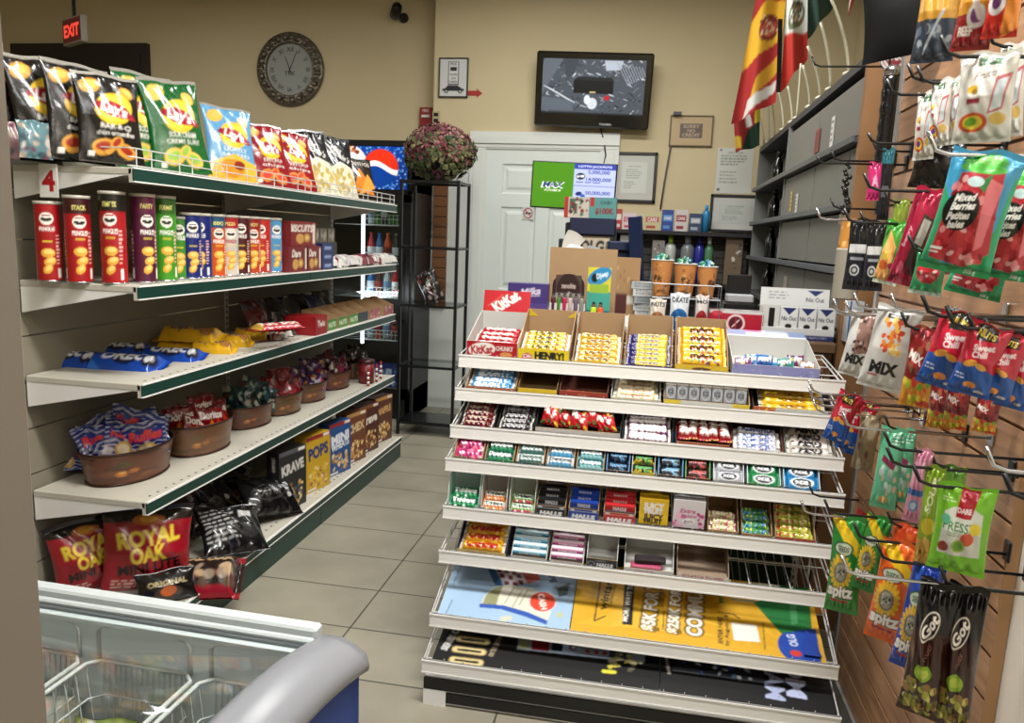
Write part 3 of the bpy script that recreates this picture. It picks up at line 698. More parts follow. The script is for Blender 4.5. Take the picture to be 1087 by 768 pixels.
# ------------------------------------------------------------------ black glass shelf stand and dried flowers
fa, fb = at(433.6, 443.8, Z=0), at(479.4, 457, Z=0)
sx0, sx1, sy0, sy1, sz = -1.70, -1.30, 5.06, 5.36, 1.785
st = empty('display_stand', 'tall narrow black metal stand with glass shelves beside the cooler', 'stand', (sx0, sy0, 0))
f = MB()
for x in (sx0, sx1):
    for y in (sy0, sy1): f.box(x-.01, y-.01, 0, x+.01, y+.01, sz)
SZ = [.09, .50, .93, 1.33, sz-.01]
for z in SZ:
    f.box(sx0, sy0-.008, z-.01, sx1, sy0+.008, z+.006).box(sx0, sy1-.008, z-.01, sx1, sy1+.008, z+.006).box(sx0-.008, sy0, z-.01, sx0+.008, sy1, z+.006).box(sx1-.008, sy0, z-.01, sx1+.008, sy1, z+.006)
f.build('frame', M_BLACKM, st, (-sx0, -sy0, 0))
for z in SZ: MB().box(sx0, sy0, z+.006, sx1, sy1, z+.012).build('glass_shelf', gm if z > .2 else mat('smoked_board', '#141516', .2), st, (-sx0, -sy0, 0))
fl_ = empty('dried_flower_bouquet', 'round bouquet of dried burgundy and green hydrangeas on the black stand', 'flowers', (-1.48, 5.20, sz+.004))
g = random.Random(4)
def petals(n, lo, hi, cols, seed, rad=(.15, .215), big=.034):
    mb = MB(); g = random.Random(seed)
    for i in range(n):
        u = g.uniform(lo, hi); th = g.uniform(0, 2*PI); s_ = math.sqrt(max(0, 1-u*u)); r = g.uniform(*rad)
        c = Vector((r*1.12*s_*math.cos(th), r*1.0*s_*math.sin(th), .195+r*.86*u)); nrm = Vector((s_*math.cos(th), s_*math.sin(th), u)).normalized()
        t1 = nrm.orthogonal().normalized(); t2 = nrm.cross(t1); ph = g.uniform(0, 6)
        mb.color(g.choice(cols)); k = g.uniform(.6, 1.1)*big
        for q in range(3):
            a1 = ph+q*2.1; d = t1*math.cos(a1)+t2*math.sin(a1); e = nrm.cross(d)
            b0 = c; m1 = c+d*k*.6+e*k*.42+nrm*k*.35; m2 = c+d*k*.6-e*k*.42+nrm*k*.35; tip = c+d*k*1.15+nrm*k*g.uniform(.1, .5)
            mb._add([b0, m1, tip, m2, b0-nrm*.001, m1-nrm*.0012, tip-nrm*.0012, m2-nrm*.0012], [(0, 1, 2, 3), (7, 6, 5, 4), (0, 4, 5, 1), (1, 5, 6, 2), (2, 6, 7, 3), (3, 7, 4, 0)])
    return mb
M_PETAL = mat('dried_petal', attr=True, rough=.85)
petals(900, -.35, 1, ['#6b2f38', '#7d4148', '#54262d', '#8b5a58', '#6f4a44', '#94706a'], 3).build('blooms', M_PETAL, fl_)
petals(380, -.95, .45, ['#55603a', '#414c2c', '#6f6f4a', '#34402a', '#5b3038', '#6c6a44'], 8, (.16, .222), .046).build('leaves', M_PETAL, fl_)
MB().color('#3a2b26').ball(0, 0, .19, .165, .15, .15).lathe([(.05, 0), (.06, .06)], 14).build('stems', M_PETAL, fl_)
# brown slatted strip on the wall behind the stand and a white jamb
p0, p1 = at(468, 205, Y=5.97), at(479, 327, Y=5.97)
mb = MB(); z = p1[2]
while z < 2.02: mb.box(-1.735, 5.955, z, -1.62, 5.98, z+.075); z += .081
mb.box(-1.73, 5.98, p1[2], -1.625, 5.999, 2.02)
o = mb.build('wall_slat_strip', mat('brown_strip', '#7a5233', .5, mottle=.1)); tag(o, 'narrow brown slatted strip fixed to the wall behind the black stand', 'panel')
struct(MB().box(-1.765, 5.985, 0, -1.452, 5.9999, 2.1), 'trim_3', M_TRIM)

# ------------------------------------------------------------------ things on the back wall
def wall_obj(px, py, w, h, y=YB-.012): p = at(px, py, Y=y); return p
def framed(name, label, cat, px0, py0, px1, py1, art, fw=.02, fc='#14110f', matc=None, mw=0, fd=.02, y=YB, sheetmat=None, rot=0):
    a_, b_ = at(px0, py0, Y=y-fd), at(px1, py1, Y=y-fd); w, h = b_[0]-a_[0], a_[2]-b_[2]; cx, cz = (a_[0]+b_[0])/2, (a_[2]+b_[2])/2
    t = empty(name, label, cat, (cx, y-fd-.001, cz), (0, R(rot), 0)); x, z = w/2, h/2
    if fw:
        MB().rbox(-x, 0, -z, x, fd, -z+fw, .003).rbox(-x, 0, z-fw, x, fd, z, .003).rbox(-x, 0, -z, -x+fw, fd, z, .003).rbox(x-fw, 0, -z, x, fd, z, .003).build('frame', mat('frame_'+fc.strip('#'), fc, .4), t)
    if mw: MB().box(-x+fw*.9, fd*.5, -z+fw*.9, x-fw*.9, fd*.95, z-fw*.9).build('mount_board', mat('mount_'+matc.strip('#'), matc, .7), t)
    mb = MB(); i = fw+mw; art.asp = art.asp
    face_grid(mb, (-x+i, fd*.42, -z+i), (w-2*i, 0, 0), (0, 0, h-2*i), art); mb.color('#cccccc').box(-x+i, fd*.43, -z+i, x-i, fd*.99, z-i)
    mb.build('print', sheetmat or M_PAPER, t); return t
a = Art('#c9cbc8', 1.38, 70); a.rect(.3, .3, .7, .93, '#23262a'); a.rect(.33, .33, .67, .91, '#d2d4d1'); a.rect(.38, .68, .62, .78, '#1a1c1e')
a.text('POS', .5, .86, .09, '#1b1d20', bold=.04); a.text("YOU'RE", .5, .58, .085, '#1b1d20', w=.3, bold=.03); a.text('ON', .5, .48, .085, '#1b1d20'); a.text('CAMERA', .5, .385, .085, '#1b1d20', w=.32, bold=.03)
a.rect(.1, .14, .9, .2, '#1b1d20'); a.poly([(.18, .2), (.3, .29), (.66, .29), (.84, .2)], '#1b1d20'); a.ell(.24, .13, .075, .075, '#1b1d20'); a.ell(.76, .13, .075, .075, '#1b1d20'); a.ell(.24, .13, .035, .035, '#c9cbc8'); a.ell(.76, .13, .035, .035, '#c9cbc8')
framed('camera_notice', 'small framed black-and-white camera notice beside the wall corner', 'sign', 466, 61, 496, 103.5, a, .010, '#3b3d3a')
mb = MB(); pts = [(-.07, -.018), (.03, -.018), (.03, -.034), (.075, 0), (.03, .034), (.03, .018), (-.07, .018)]; mb.prism(pts, -.003, 0, 'y')
o = mb.build('arrow_sticker', mat('red_sticker', '#a3241e', .5), None, at(502, 99, Y=YB-.001)); tag(o, 'small red arrow sticker pointing away from the camera notice', 'sticker')
# clock
cc = at(307, 73.5, Y=YL-.03)
ck = empty('wall_clock', 'round wall clock with ornate tarnished silver rim', 'clock', (cc[0], YL-.001, cc[2]))
fm = mat('antique_silver', '#6f675a', .35, metal=.6, bump=.5, bscale=40)
rm = MB(); ro, ri = .300, .208; n = 96; prof = [(ro, 0), (ro, .02), (ro-.012, .034), (ro-.03, .03), (.25, .045), (ri+.02, .035), (ri+.012, .045), (ri, .03), (ri, .012)]
vs = []; fs = []
for r, d in prof:
    for k in range(n):
        a1 = 2*PI*k/n; bumpy = .010*math.sin(a1*18)*(1 if .22 < r < .28 else 0)+.006*math.sin(a1*36+r*80)*(1 if .215 < r < .29 else 0)
        vs.append((r*math.cos(a1), -d-bumpy, r*math.sin(a1)))
for i in range(len(prof)-1):
    for k in range(n): fs.append((i*n+k, (i+1)*n+k, (i+1)*n+(k+1) % n, i*n+(k+1) % n))
rm._add(vs, fs, smooth=True)
g = random.Random(2)
for k in range(26):
    a1 = 2*PI*k/26; rm.ball(.252*math.cos(a1), -.044, .252*math.sin(a1), .026, .010, .020, 8, 5)
    a1 += PI/26; rm.ball(.275*math.cos(a1), -.036, .275*math.sin(a1), .012, .008, .012, 6, 4); rm.ball(.229*math.cos(a1), -.040, .229*math.sin(a1), .010, .006, .010, 6, 4)
rm.build('rim', fm, ck)
a = Art('#8f938c', 1, 110)
num = ['XII', 'I', 'II', 'III', 'IIII', 'V', 'VI', 'VII', 'VIII', 'IX', 'X', 'XI']
for k in range(12): a1 = R(90-30*k); a.text(num[k], .5+.385*math.cos(a1), .5+.385*math.sin(a1), .085, '#1f211f', rot=-30*k, bold=.03)
a.text('TAK', .5, .43, .085, '#2b2c2a', bold=.02)
fc_ = MB(); fc_.sheet(lambda U, V: np.stack([(ri+.003)*2*(.5-U)*-1, -.016+0*U, (ri+.003)*2*(V-.5)], 1), 110, 110, a, smooth=False)
# keep only the disc
keep = [i for i, f_ in enumerate(fc_.f) if math.hypot(fc_.v[f_[0]][0], fc_.v[f_[0]][2]) < ri+.002]
fc_.f = [fc_.f[i] for i in keep]; fc_.mi = [0]*len(fc_.f); fc_.sm = [False]*len(fc_.f)
fc_.build('dial', M_PAPER, ck)
def hand(a1, L, w): d = Vector((math.sin(a1), 0, math.cos(a1))); e = Vector((d.z, 0, -d.x)); mb = MB(); mb._add([-d*.03-e*w+Vector((0, -.022, 0)), -d*.03+e*w+Vector((0, -.022, 0)), d*L+e*w*.4+Vector((0, -.022, 0)), d*L-e*w*.4+Vector((0, -.022, 0)), -d*.03-e*w+Vector((0, -.019, 0)), -d*.03+e*w+Vector((0, -.019, 0)), d*L+e*w*.4+Vector((0, -.019, 0)), d*L-e*w*.4+Vector((0, -.019, 0))], [(3, 2, 1, 0), (4, 5, 6, 7), (0, 1, 5, 4), (1, 2, 6, 5), (2, 3, 7, 6), (3, 0, 4, 7)]); return mb
hand(R(-22), .11, .004).build('hour_hand', M_BLACK, ck); hand(R(24), .165, .003).build('minute_hand', M_BLACK, ck)
# camera on the clock wall
p = at(420, 16, Y=YL-.1)
cm_ = empty('security_camera', 'small black security camera on the wall above the cooler', 'camera', (p[0]+.04, YL, p[2]))
MB().lathe([(.035, 0), (.04, .02), (.02, .04), (.016, .08)], 14).build('mount', M_BLACK, cm_, rot=(R(90), 0, 0))
o = MB().lathe([(.0, -.05), (.040, -.05), (.042, .0), (.038, .09), (.0, .10)], 18).build('housing', M_BLACK, cm_, (-.035, -.11, .02), (R(80), 0, R(25)))
MB().lathe([(.043, -.055), (.043, -.03), (.034, -.03), (.034, -.055), (.043, -.055)], 18, caps=False).build('lens_ring', mat('grey_ring', '#62635f', .4), cm_, (-.035, -.11, .02), (R(80), 0, R(25)))
# fire pull station and a switch plate
p = at(453.5, 124.5, Y=YL); a = Art('#8e1f1c', 1.4, 30); a.rect(.15, .42, .85, .58, '#cfc6bd'); a.text('FIRE', .5, .82, .22, '#e0d6cc')
fp = empty('fire_pull_station', 'red fire alarm pull station on the wall next to the corner', 'alarm', (p[0], YL-.05, p[2]))
mb = MB(); face_grid(mb, (-.05, -.001, -.07), (.1, 0, 0), (0, 0, .14), a); mb.color('#8e1f1c').box(-.05, 0, -.07, .05, .05, .07); mb.build('housing', M_CARTON, fp)
MB().rbox(-.03, -.014, -.012, .03, -.001, .004).build('pull_bar', M_WHITE, fp)
p = at(463, 125, Y=YB); sp = empty('switch_plate', 'small beige double switch plate beside the red alarm', 'switch', (p[0], YB-.008, p[2]))
MB().rbox(-.03, 0, -.05, .03, .008, .05, .003).build('plate', mat('almond_plastic', '#a99d7c', .5), sp)
MB().box(-.018, -.003, .010, .018, 0, .035).build('rocker', M_BLACK, sp); MB().box(-.018, -.003, -.035, .018, 0, -.010).build('rocker', M_BLACK, sp)
# wall television showing the security view
a = Art('#474e58', .58, 190); g = random.Random(11)
for i in range(260):
    x, y = g.random(), g.random(); c = g.choice(['#2a2e35', '#7f8792', '#a5aeb8', '#1b1e24', '#5a6370', '#c3cad2', '#333944']); rt = g.choice([-40, -20, 35, 55])
    a.ell(x, y, g.uniform(.004, .035), g.uniform(.002, .007), c, rt)
a.poly([(.0, .35), (.2, 1), (.02, 1), (0, .9)], '#5a626d'); a.poly([(.2, 1), (.36, .99), (.30, .72), (.24, .6)], '#3b424c'); a.poly([(.6, .98), (.78, .98), (.76, .82), (.62, .8)], '#aab4c4')
a.poly([(.0, .06), (.32, .06), (.3, .25), (0, .3)], '#565f6b')
for i in range(9): a.line(.72+i*.03, .95-i*.01, .84+i*.02, .55+i*.02, .008, '#8c95a1')
for i in range(8): a.line(.02+i*.03, .5-i*.03, .12+i*.03, .42-i*.03, .01, '#b9c1cb')
a.rect(.31, .38, .70, .62, '#17191c'); a.poly([(.31, .62), (.35, .68), (.68, .68), (.70, .62)], '#22252a'); a.rect(.47, .395, .53, .42, '#cdbb7a'); a.ell(.64, .31, .03, .025, '#b02431'); a.ell(.5, .2, .05, .06, '#c5cdd8'); a.ell(.45, .27, .03, .05, '#d4dae2')
a.rect(0, .0, 1, .03, '#20242a')
tl, br_ = at(569.5, 57, Y=5.82), at(689, 133, Y=5.82); tw = .90*5.82/6; thh = (at(570, 57, Y=5.82)[2]-at(570, 138, Y=5.82)[2])
tv = empty('wall_television', 'wall-mounted black television showing grey security camera footage', 'television', ((tl[0]+br_[0])/2, 5.86, (at(630, 95, Y=5.82)[2])), (R(9), R(1.5), 0))
tw = br_[0]-tl[0]; th_ = thh*.97
mb = MB().rbox(-tw/2, -.02, -th_/2, tw/2, .035, th_/2, .012); mb.build('bezel', mat('glossy_black_plastic', '#08080a', .12, coat=.5), tv)
mb = MB(); face_grid(mb, (-tw/2+.05, -.0215, -th_/2+.095), (tw-.10, 0, 0), (0, 0, th_-.145), a, 190); mb.build('screen', M_SCREEN, tv)
MB().box(-tw/2+.1, .035, -th_/2+.08, tw/2-.1, .06, th_/2-.08).box(-.1, .06, -.1, .1, .125, .1).build('mount', M_BLACK, tv)
ar_ = Art('#08080a', .2, 40); ar_.text('TOSHIBA', .5, .5, .12, '#c9ccd0', w=.9); mb = MB(); face_grid(mb, (.06, -.0216, -th_/2+.018), (.10, 0, 0), (0, 0, .02), ar_); mb.build('maker_badge', M_PAPER, tv)
cbl = MB().tube([at(637, 134, Y=5.96), at(641, 150, Y=5.96), at(643, 165, Y=5.965), at(640, 178, Y=5.97), at(641, 200, Y=5.97)], .006, 6).build('television_cable', M_BLACK); tag(cbl, 'short black cable hanging below the television', 'cable')
# certificates and notices
def paper_art(asp, seed, bg='#c3c7be', inner=True):
    a = Art(bg, asp, 60)
    a.text('CERTIFICATE', .5, .86, .05, '#5b6058', w=.5); a.lines_of_text(.18, .45, .82, .78, 5, '#8b9088', seed); a.lines_of_text(.12, .12, .6, .38, 4, '#8b9088', seed+1); return a
framed('framed_certificate', 'black framed certificate with white mount beside the green screen', 'picture', 651, 161, 695, 216, paper_art(1.35, 4), .022, '#15110e', '#b9b9b2', .05)
for q in range(1):
    pass
framed('framed_certificate', 'black framed certificate low on the wall touching the grey cabinet', 'picture', 755, 206, 806, 248, paper_art(.78, 9, '#b5b9b2'), .020, '#14110e', '#bdbdb6', .045, y=5.95)
a = Art('#c6c8c0', 1.28, 60); a.lines_of_text(.1, .6, .9, .85, 4, '#7e827b', 6); a.text('NOTICE', .5, .9, .05, '#606560', w=.4); a.lines_of_text(.1, .2, .7, .5, 4, '#94988f', 7); a.ell(.09, .08, .04, .04, '#3c4043'); a.ell(.09, .95, .03, .03, '#3c4043')
p = at(779.5, 181.5, Y=YB-.003); mb = MB(); face_grid(mb, (-.13, 0, -.165), (.26, 0, 0), (0, 0, .33), a); mb.color('#c6c8c0').box(-.13, .0005, -.165, .13, .0025, .165)
o = mb.build('paper_notice', M_PAPER, None, p); tag(o, 'plain unframed paper notice taped to the wall under the flags', 'notice')
a = Art('#b19a72', .8, 90); a.rect(.22, .25, .78, .76, '#5c4c40'); 
for t_, y in (('SORRY', .66), ('NO', .51), ('CREDIT', .36)): a.text(t_, .5, y, .09, '#b8a588', bold=.02)
framed('credit_notice', 'tan framed notice about credit hanging above the shelf', 'sign', 712, 122, 755.5, 156, a, .010, '#6a5a44')
c_ = MB().tube([at(712, 155, Y=5.985), at(708.5, 175, Y=5.985), at(705, 195, Y=5.985), at(701, 222, Y=5.985)], .007, 6).build('wall_cable', mat('grey_cable', '#55504a', .6)); tag(c_, 'grey cable running down the wall from the tan notice', 'cable')
c_ = MB().box(-.03, -.03, -.012, .03, 0, .012).build('wall_clip', M_BLACK, None, at(719, 121, Y=YB-.02)); tag(c_, 'small black clip on top of the tan notice frame', 'clip')
# lottery screen in front of the door, on a pole from the counter
a = Art('#447f18', .66, 170); a.rect(.5, 0, 1, 1, '#a9b3e0'); a.rect(.5, .88, 1, 1, '#2c3f9c'); a.rect(.5, .5, 1, .52, '#6a74b8'); a.rect(.5, .02, .5, 1, '#ffffff')
a.text('MAX', .25, .5, .085, '#f2f4f8', bold=.09, italic=.2); a.text('MAX', .252, .51, .08, '#1d2f6e', bold=.03, italic=.2); a.text('OCTOBER 24', .25, .38, .028, '#e8f2d8', w=.2)
a.ell(.58, .72, .055, .05, '#1b1f33'); a.text('6/49', .58, .72, .035, '#e8ecf8', bold=.05); a.text('5,000,000', .80, .82, .05, '#23358e', w=.26, bold=.04); a.text('14,000,000', .80, .66, .05, '#23358e', w=.30, bold=.04)
a.lines_of_text(.53, .55, .97, .61, 1, '#5a66a8'); a.ell(.57, .33, .04, .03, '#1e2c6b', 20); a.ell(.62, .28, .03, .03, '#2c58b0'); a.text('50,000,000', .80, .36, .05, '#23358e', w=.30, bold=.04); a.lines_of_text(.53, .06, .97, .24, 3, '#6a76b8'); a.text('LOTTO JACKPOTS', .75, .94, .03, '#dfe4fa', w=.4)
tl, br_ = at(565, 171, Y=3.42), at(652.5, 224, Y=3.42); w, h = br_[0]-tl[0], tl[2]-br_[2]
ls = empty('lottery_screen', 'thin lottery jackpot screen, green and blue halves, before the white door', 'screen', ((tl[0]+br_[0])/2, 3.42, (tl[2]+br_[2])/2), (0, R(1.2), 0))
MB().rbox(-w/2, 0, -h/2, w/2, .025, h/2, .003).build('bezel', M_BLACK, ls); mb = MB(); face_grid(mb, (-w/2+.006, -.001, -h/2+.006), (w-.012, 0, 0), (0, 0, h-.012), a, 170); mb.build('screen', M_SCREEN, ls)
MB().tube([(.02, .03, 0), (.02, .045, -.1), (.02, .045, 1.085-(tl[2]+br_[2])/2+.002)], .012, 8).build('pole', M_BLACK, ls)
# no-smoking sticker on the door
a = Art('#c3c9c4', 1, 40); a.ring(.5, .5, .42, .09, '#a3332c'); a.rect(.25, .42, .75, .56, '#2a2c2c'); a.line(.22, .78, .78, .22, .08, '#a3332c')
p = at(560.5, 226.5, Y=YB-.024); mb = MB(); face_grid(mb, (-.045, 0, -.05), (.09, 0, 0), (0, 0, .10), a); mb.color('#c3c9c4').box(-.045, .0005, -.05, .045, .002, .05); o = mb.build('no_smoking_sticker', M_PAPER, None, p); tag(o, 'small no-smoking sticker on the white door', 'sticker')
# exit sign hanging over the far aisle
a = Art('#3a0f0c', .6, 60); a.text('EXIT', .5, .5, .30, '#ff4a3a', bold=.06)
es = empty('exit_sign', 'lit red exit sign hanging above the dark doorway', 'sign', tuple(at(76, 32, Y=5.5)), (0, 0, R(-28)))
MB().rbox(-.17, 0, -.10, .17, .05, .10, .006).build('housing', mat('grey_sign_housing', '#8e8578', .5), es)
mb = MB(); face_grid(mb, (-.155, -.002, -.085), (.31, 0, 0), (0, 0, .17), a); mb.build('lit_face', mat('exit_glow', attr=True, emit=.7), es)
MB().box(-.01, .015, .10, .01, .035, CEIL-at(76, 32, Y=5.5)[2]).build('hanger', M_BLACKM, es)
# ------------------------------------------------------------------ goods on the long shelving unit
def bag(name, label, cat, art, w, h, t, loc, rz, lean=0, roll=0, back='#777777', seed=1, group=None, m=None, **k):
    o = pillow(w, h, t, art, back, seed, **k).build(name, m or M_FOIL, None, tuple(loc), (R(lean), R(roll), R(rz)))
    return tag(o, label, cat, group)
def onx(px, X, z, py=200): q = at(px, py, X=X); return Vector((X, q[1], z))
def chips_art(bg, accent, sub, chipc, res=60, name="Lay's", kind=0):
    a = Art(bg, 1.42, res); g = random.Random(kind+3)
    if kind == 0:   # potato chips with an oval sun logo
        for (x, y, r, rot) in ((.22, .84, .16, 20), (.78, .80, .12, -30)): a.ell(x, y, r, r*.72, chipc, rot); a.ell(x+.02, y+.012, r*.7, r*.4, '#e9b95a', rot)
        a.ell(.55, .60, .32, .25, '#e9bd2c', 20); a.ell(.55, .60, .27, .19, '#f3cf47', 20); a.poly([(.20, .62), (.28, .68), (.88, .56), (.92, .50), (.82, .49), (.30, .58)], '#8f1622')
        a.ell(.55, .595, .27, .125, '#a01828', -12); a.text(name, .55, .60, .16, '#f3efe6', rot=-12, bold=.05, italic=.15)
        a.text(sub[0], .55, .40, .075, '#e8e6df', w=.5); a.text(sub[1], .55, .33, .06, '#e8e6df', w=.6)
        for (x, y, r, rot) in ((.35, .17, .18, 10), (.70, .14, .16, -20), (.55, .22, .12, 40)): a.ell(x, y, r, r*.72, chipc, rot); a.ell(x, y+.01, r*.7, r*.38, accent, rot)
        a.rect(0, .965, 1, 1, '#8f8c84'); a.rect(.12, .06, .22, .12, '#d9d6cf')
    return a
LAY = {'bbq': (chips_art('#141210', '#9c2f1c', ('BAR-B-Q', 'chips croustilles'), '#d59a3e'), '#1b1917'),
       'sour': (chips_art('#0d5a26', '#8fb94a', ('SOUR CREAM', 'CREME SURE'), '#d8bb58'), '#0f4c22'),
       'light': (chips_art('#5f9cc8', '#e7a92c', ('LIGHTLY', 'SALTED'), '#e2b545'), '#6b9cc2'),
       'ketchup': (chips_art('#8c1220', '#d9463a', ('KETCHUP', 'chips'), '#d58a3e'), '#70101b')}
LAY['light'][0].poly([(0, .0), (1, .0), (1, .24), (.5, .34), (0, .22)], '#e2b23a'); LAY['light'][0].ell(.45, .16, .26, .16, '#d98c2a'); LAY['light'][0].ell(.6, .2, .12, .08, '#8a2a1c')
mk_ = Art('#17161a', 1.42, 60); mk_.text('Miss', .45, .78, .13, '#dcd9d2', rot=-20, italic=.4, bold=.03); mk_.text("Vickie's", .55, .66, .14, '#dcd9d2', rot=-20, italic=.4, w=.62, bold=.03); mk_.poly([(0, 0), (1, 0), (1, .45), (.5, .56), (0, .40)], '#d8d2bd'); mk_.blobs(40, .1, .05, .9, .42, .07, ['#e4d9a8', '#c9b36c', '#efe8cf', '#b8a05a'], 6)
tor = Art('#1d1512', 1.42, 50); tor.poly([(.1, .2), (.9, .1), (.45, .75)], '#d57f2e'); tor.poly([(.3, .1), (1, .3), (.7, .6)], '#e6a044'); tor.text('TOSTITOS', .5, .85, .12, '#ddd5c8', w=.8)
CHIPS = [  # art, px, X, height m, lean, rotz, label
    ('bbq', 33, -1.905, .30, -10, 68, 'black barbecue chip bag at the very back of the shelf end, half hidden'),
    ('bbq', 60, -1.825, .315, -10, 66, 'black barbecue chip bag leaning second from the shelf upright, tallest of them'),
    ('bbq', 89, -1.74, .30, -9, 64, 'black barbecue chip bag between two others, its yellow oval fully showing'),
    ('bbq', 121, -1.65, .27, -8, 60, 'black barbecue chip bag in front by the shelf corner above the red cans'),
    ('sour', 160, -1.725, .345, -13, 62, 'green sour cream chip bag tucked behind its twin'),
    ('sour', 196, -1.645, .33, -12, 60, 'green sour cream chip bag facing the aisle in front of its twin'),
    ('light', 249, -1.65, .305, -16, 58, 'light blue and yellow chip bag on the top shelf'),
    ('ketchup', 291, -1.68, .30, -20, 62, 'dark red ketchup chip bag beside the light blue bag'),
    ('ketchup', 318, -1.64, .30, -22, 60, 'dark red ketchup chip bag beside the black and white bags'),
    ('vick', 343, -1.67, .345, -20, 60, 'black and white kettle chip bag touching the dark red bag'),
    ('vick', 364, -1.63, .33, -18, 60, 'black and white kettle chip bag in front, near the lit banner'),
    ('tort', 387, -1.64, .25, -20, 60, 'dark tortilla chip bag with orange triangles, last on the top shelf')]
for i, (k, px, X, h, lean, rz, lb) in enumerate(CHIPS):
    a, bk = LAY[k] if k in LAY else ((mk_, '#1a1a1c') if k == 'vick' else (tor, '#1d1512'))
    bag('chip_bag', lb, 'chip bag', a, .215 if i > 3 else .20, h, .06, onx(px, X, SHELF_Z[0]+.012, 190), rz, lean, (3, -4, 2, 0)[i % 4], bk, seed=i+1)
for i, (px, X, c, lb) in enumerate(((22, -1.88, '#b08a8f', 'crumpled pinkish snack bag by the shelf upright'), (40, -1.80, '#5d7f86', 'small teal and purple snack packet low beside the black bags'), (142, -1.84, '#8b8f86', 'pale silvery snack bag peeping between black and green bags'))):
    a = Art(c, 1.2, 24); a.blobs(14, 0, 0, 1, 1, .12, ['#c9c4bd', '#6a3f52', '#3d5560', '#a89a8a'], i)
    bag('snack_bag', lb, 'snack bag', a, .09, .11 if i < 2 else .24, .04, onx(px, X, SHELF_Z[0]+.01, 190), 60, -8, 0, c, seed=i+40)

def can_art(body, top=None, topw='', asp=3.0, chip='#e0a63c', white=False):
    """wraps once round the can; u=.5 faces forward"""
    a = Art(body, asp/PI, 200); k = 1
    if top: a.rect(0, .80, 1, 1, top)
    for ux in (.14, .5, .86):
        if top: a.text(topw, ux, .88, .055, '#d9d27a', w=.17, bold=.05)
        a.ell(ux, .71 if top else .80, .085, .085, '#ece7dc'); a.ell(ux-.028, .70 if top else .79, .040, .022, '#17130f', -18); a.ell(ux+.028, .70 if top else .79, .040, .022, '#17130f', 18); a.rect(ux-.05, .745 if top else .835, ux+.05, .76 if top else .85, body)
        a.text('PRINGLES', ux, .58 if top else .67, .055, '#f2eee6' if not white else '#a01820', w=.19, bold=.06)
        a.rect(ux-.06, .50, ux+.06, .515, '#d9c33a')
        for q, (dx, y, r) in enumerate(((0, .36, .085), (.02, .25, .075), (-.01, .15, .07))): a.ell(ux+dx, y, r, r*.75, chip, 25*q); a.ell(ux+dx+.01, y+.015, r*.7, r*.4, '#f0cf73', 25*q)
        a.rect(ux+.11, .04, ux+.155, .16, '#e6e2da')
        a.lines_of_text(ux+.10, .2, ux+.16, .6, 9, '#e9b9b0' if not white else '#888888', int(ux*10))
    return a
def can(name, label, a, r, h, loc, rz=0):
    t = empty(name, label, 'can', loc, (0, 0, R(rz)))
    mb = MB()
    mb.sheet(lambda U, V: np.stack([r*np.sin((U-.5)*2*PI), -r*np.cos((U-.5)*2*PI), .004+(h-.010)*V], 1), 110, 70, a)
    mb.build('body', M_CARTON, t)
    MB().lathe([(r*1.03, 0), (r*1.03, .005), (r*.99, .006)], 28).build('base_rim', M_CHROME, t)
    MB().lathe([(r*1.04, h-.010), (r*1.05, h-.006), (r*1.05, h), (r*.97, h), (r*.95, h-.003)], 28).build('lid', mat('translucent_lid', '#b6b0a2', .3), t)
    return t
CANS = [(54, -1.85, .247, '#9e1219', None, '', 'short red potato crisp can nearest the shelf upright'),
    (85, -1.755, .268, '#a3141b', '#3a1114', 'STACK', 'tall red crisp can with dark maroon top band'),
    (122, -1.655, .285, '#a3141b', '#15130f', 'FORMAT FETE', 'tall red crisp can with black top band at the shelf corner'),
    (154, -1.625, .285, '#4b1430', '#5b1a3a', 'PARTY', 'tall purple crisp can with party lettering'),
    (176, -1.625, .285, '#3c8a1f', '#2d5a18', 'FORMAT', 'tall green crisp can with darker green top'),
    (191, -1.66, .22, '#3a8420', None, '', 'short green crisp can behind the tall green one'),
    (203, -1.63, .235, '#15236b', None, '', 'dark blue crisp can beside the short green one'),
    (214, -1.63, .235, '#16246a', None, '', 'dark blue crisp can with green stripe beside the orange one'),
    (229, -1.63, .235, '#c2501c', '#1f4f6f', 'BBQ', 'orange crisp can with teal blue top'),
    (243, -1.63, .235, '#c6c0b6', '#a31a22', 'PIZZA', 'white crisp can with red top band'),
    (256, -1.63, .235, '#4a1416', None, '', 'dark brown-red crisp can beside the white one'),
    (267, -1.63, .235, '#b8401c', '#8e1a1a', 'HOT', 'orange-red crisp can next to the dark brown-red one'),
    (278, -1.63, .235, '#b3271d', None, '', 'bright red crisp can next to the pale blue one'),
    (290, -1.63, .235, '#4d93bf', None, '', 'pale blue crisp can, last of the crisp cans')]
for i, (px, X, h, c, tc_, tw_, lb) in enumerate(CANS):
    a = can_art(c, tc_, tw_, asp=h/.075, white=(c == '#c6c0b6'))
    can('crisp_can', lb, a, .0375, h, onx(px, X, SHELF_Z[1]+.001, 288), 42+(-8, 6, -18, 14, 5)[i % 5])

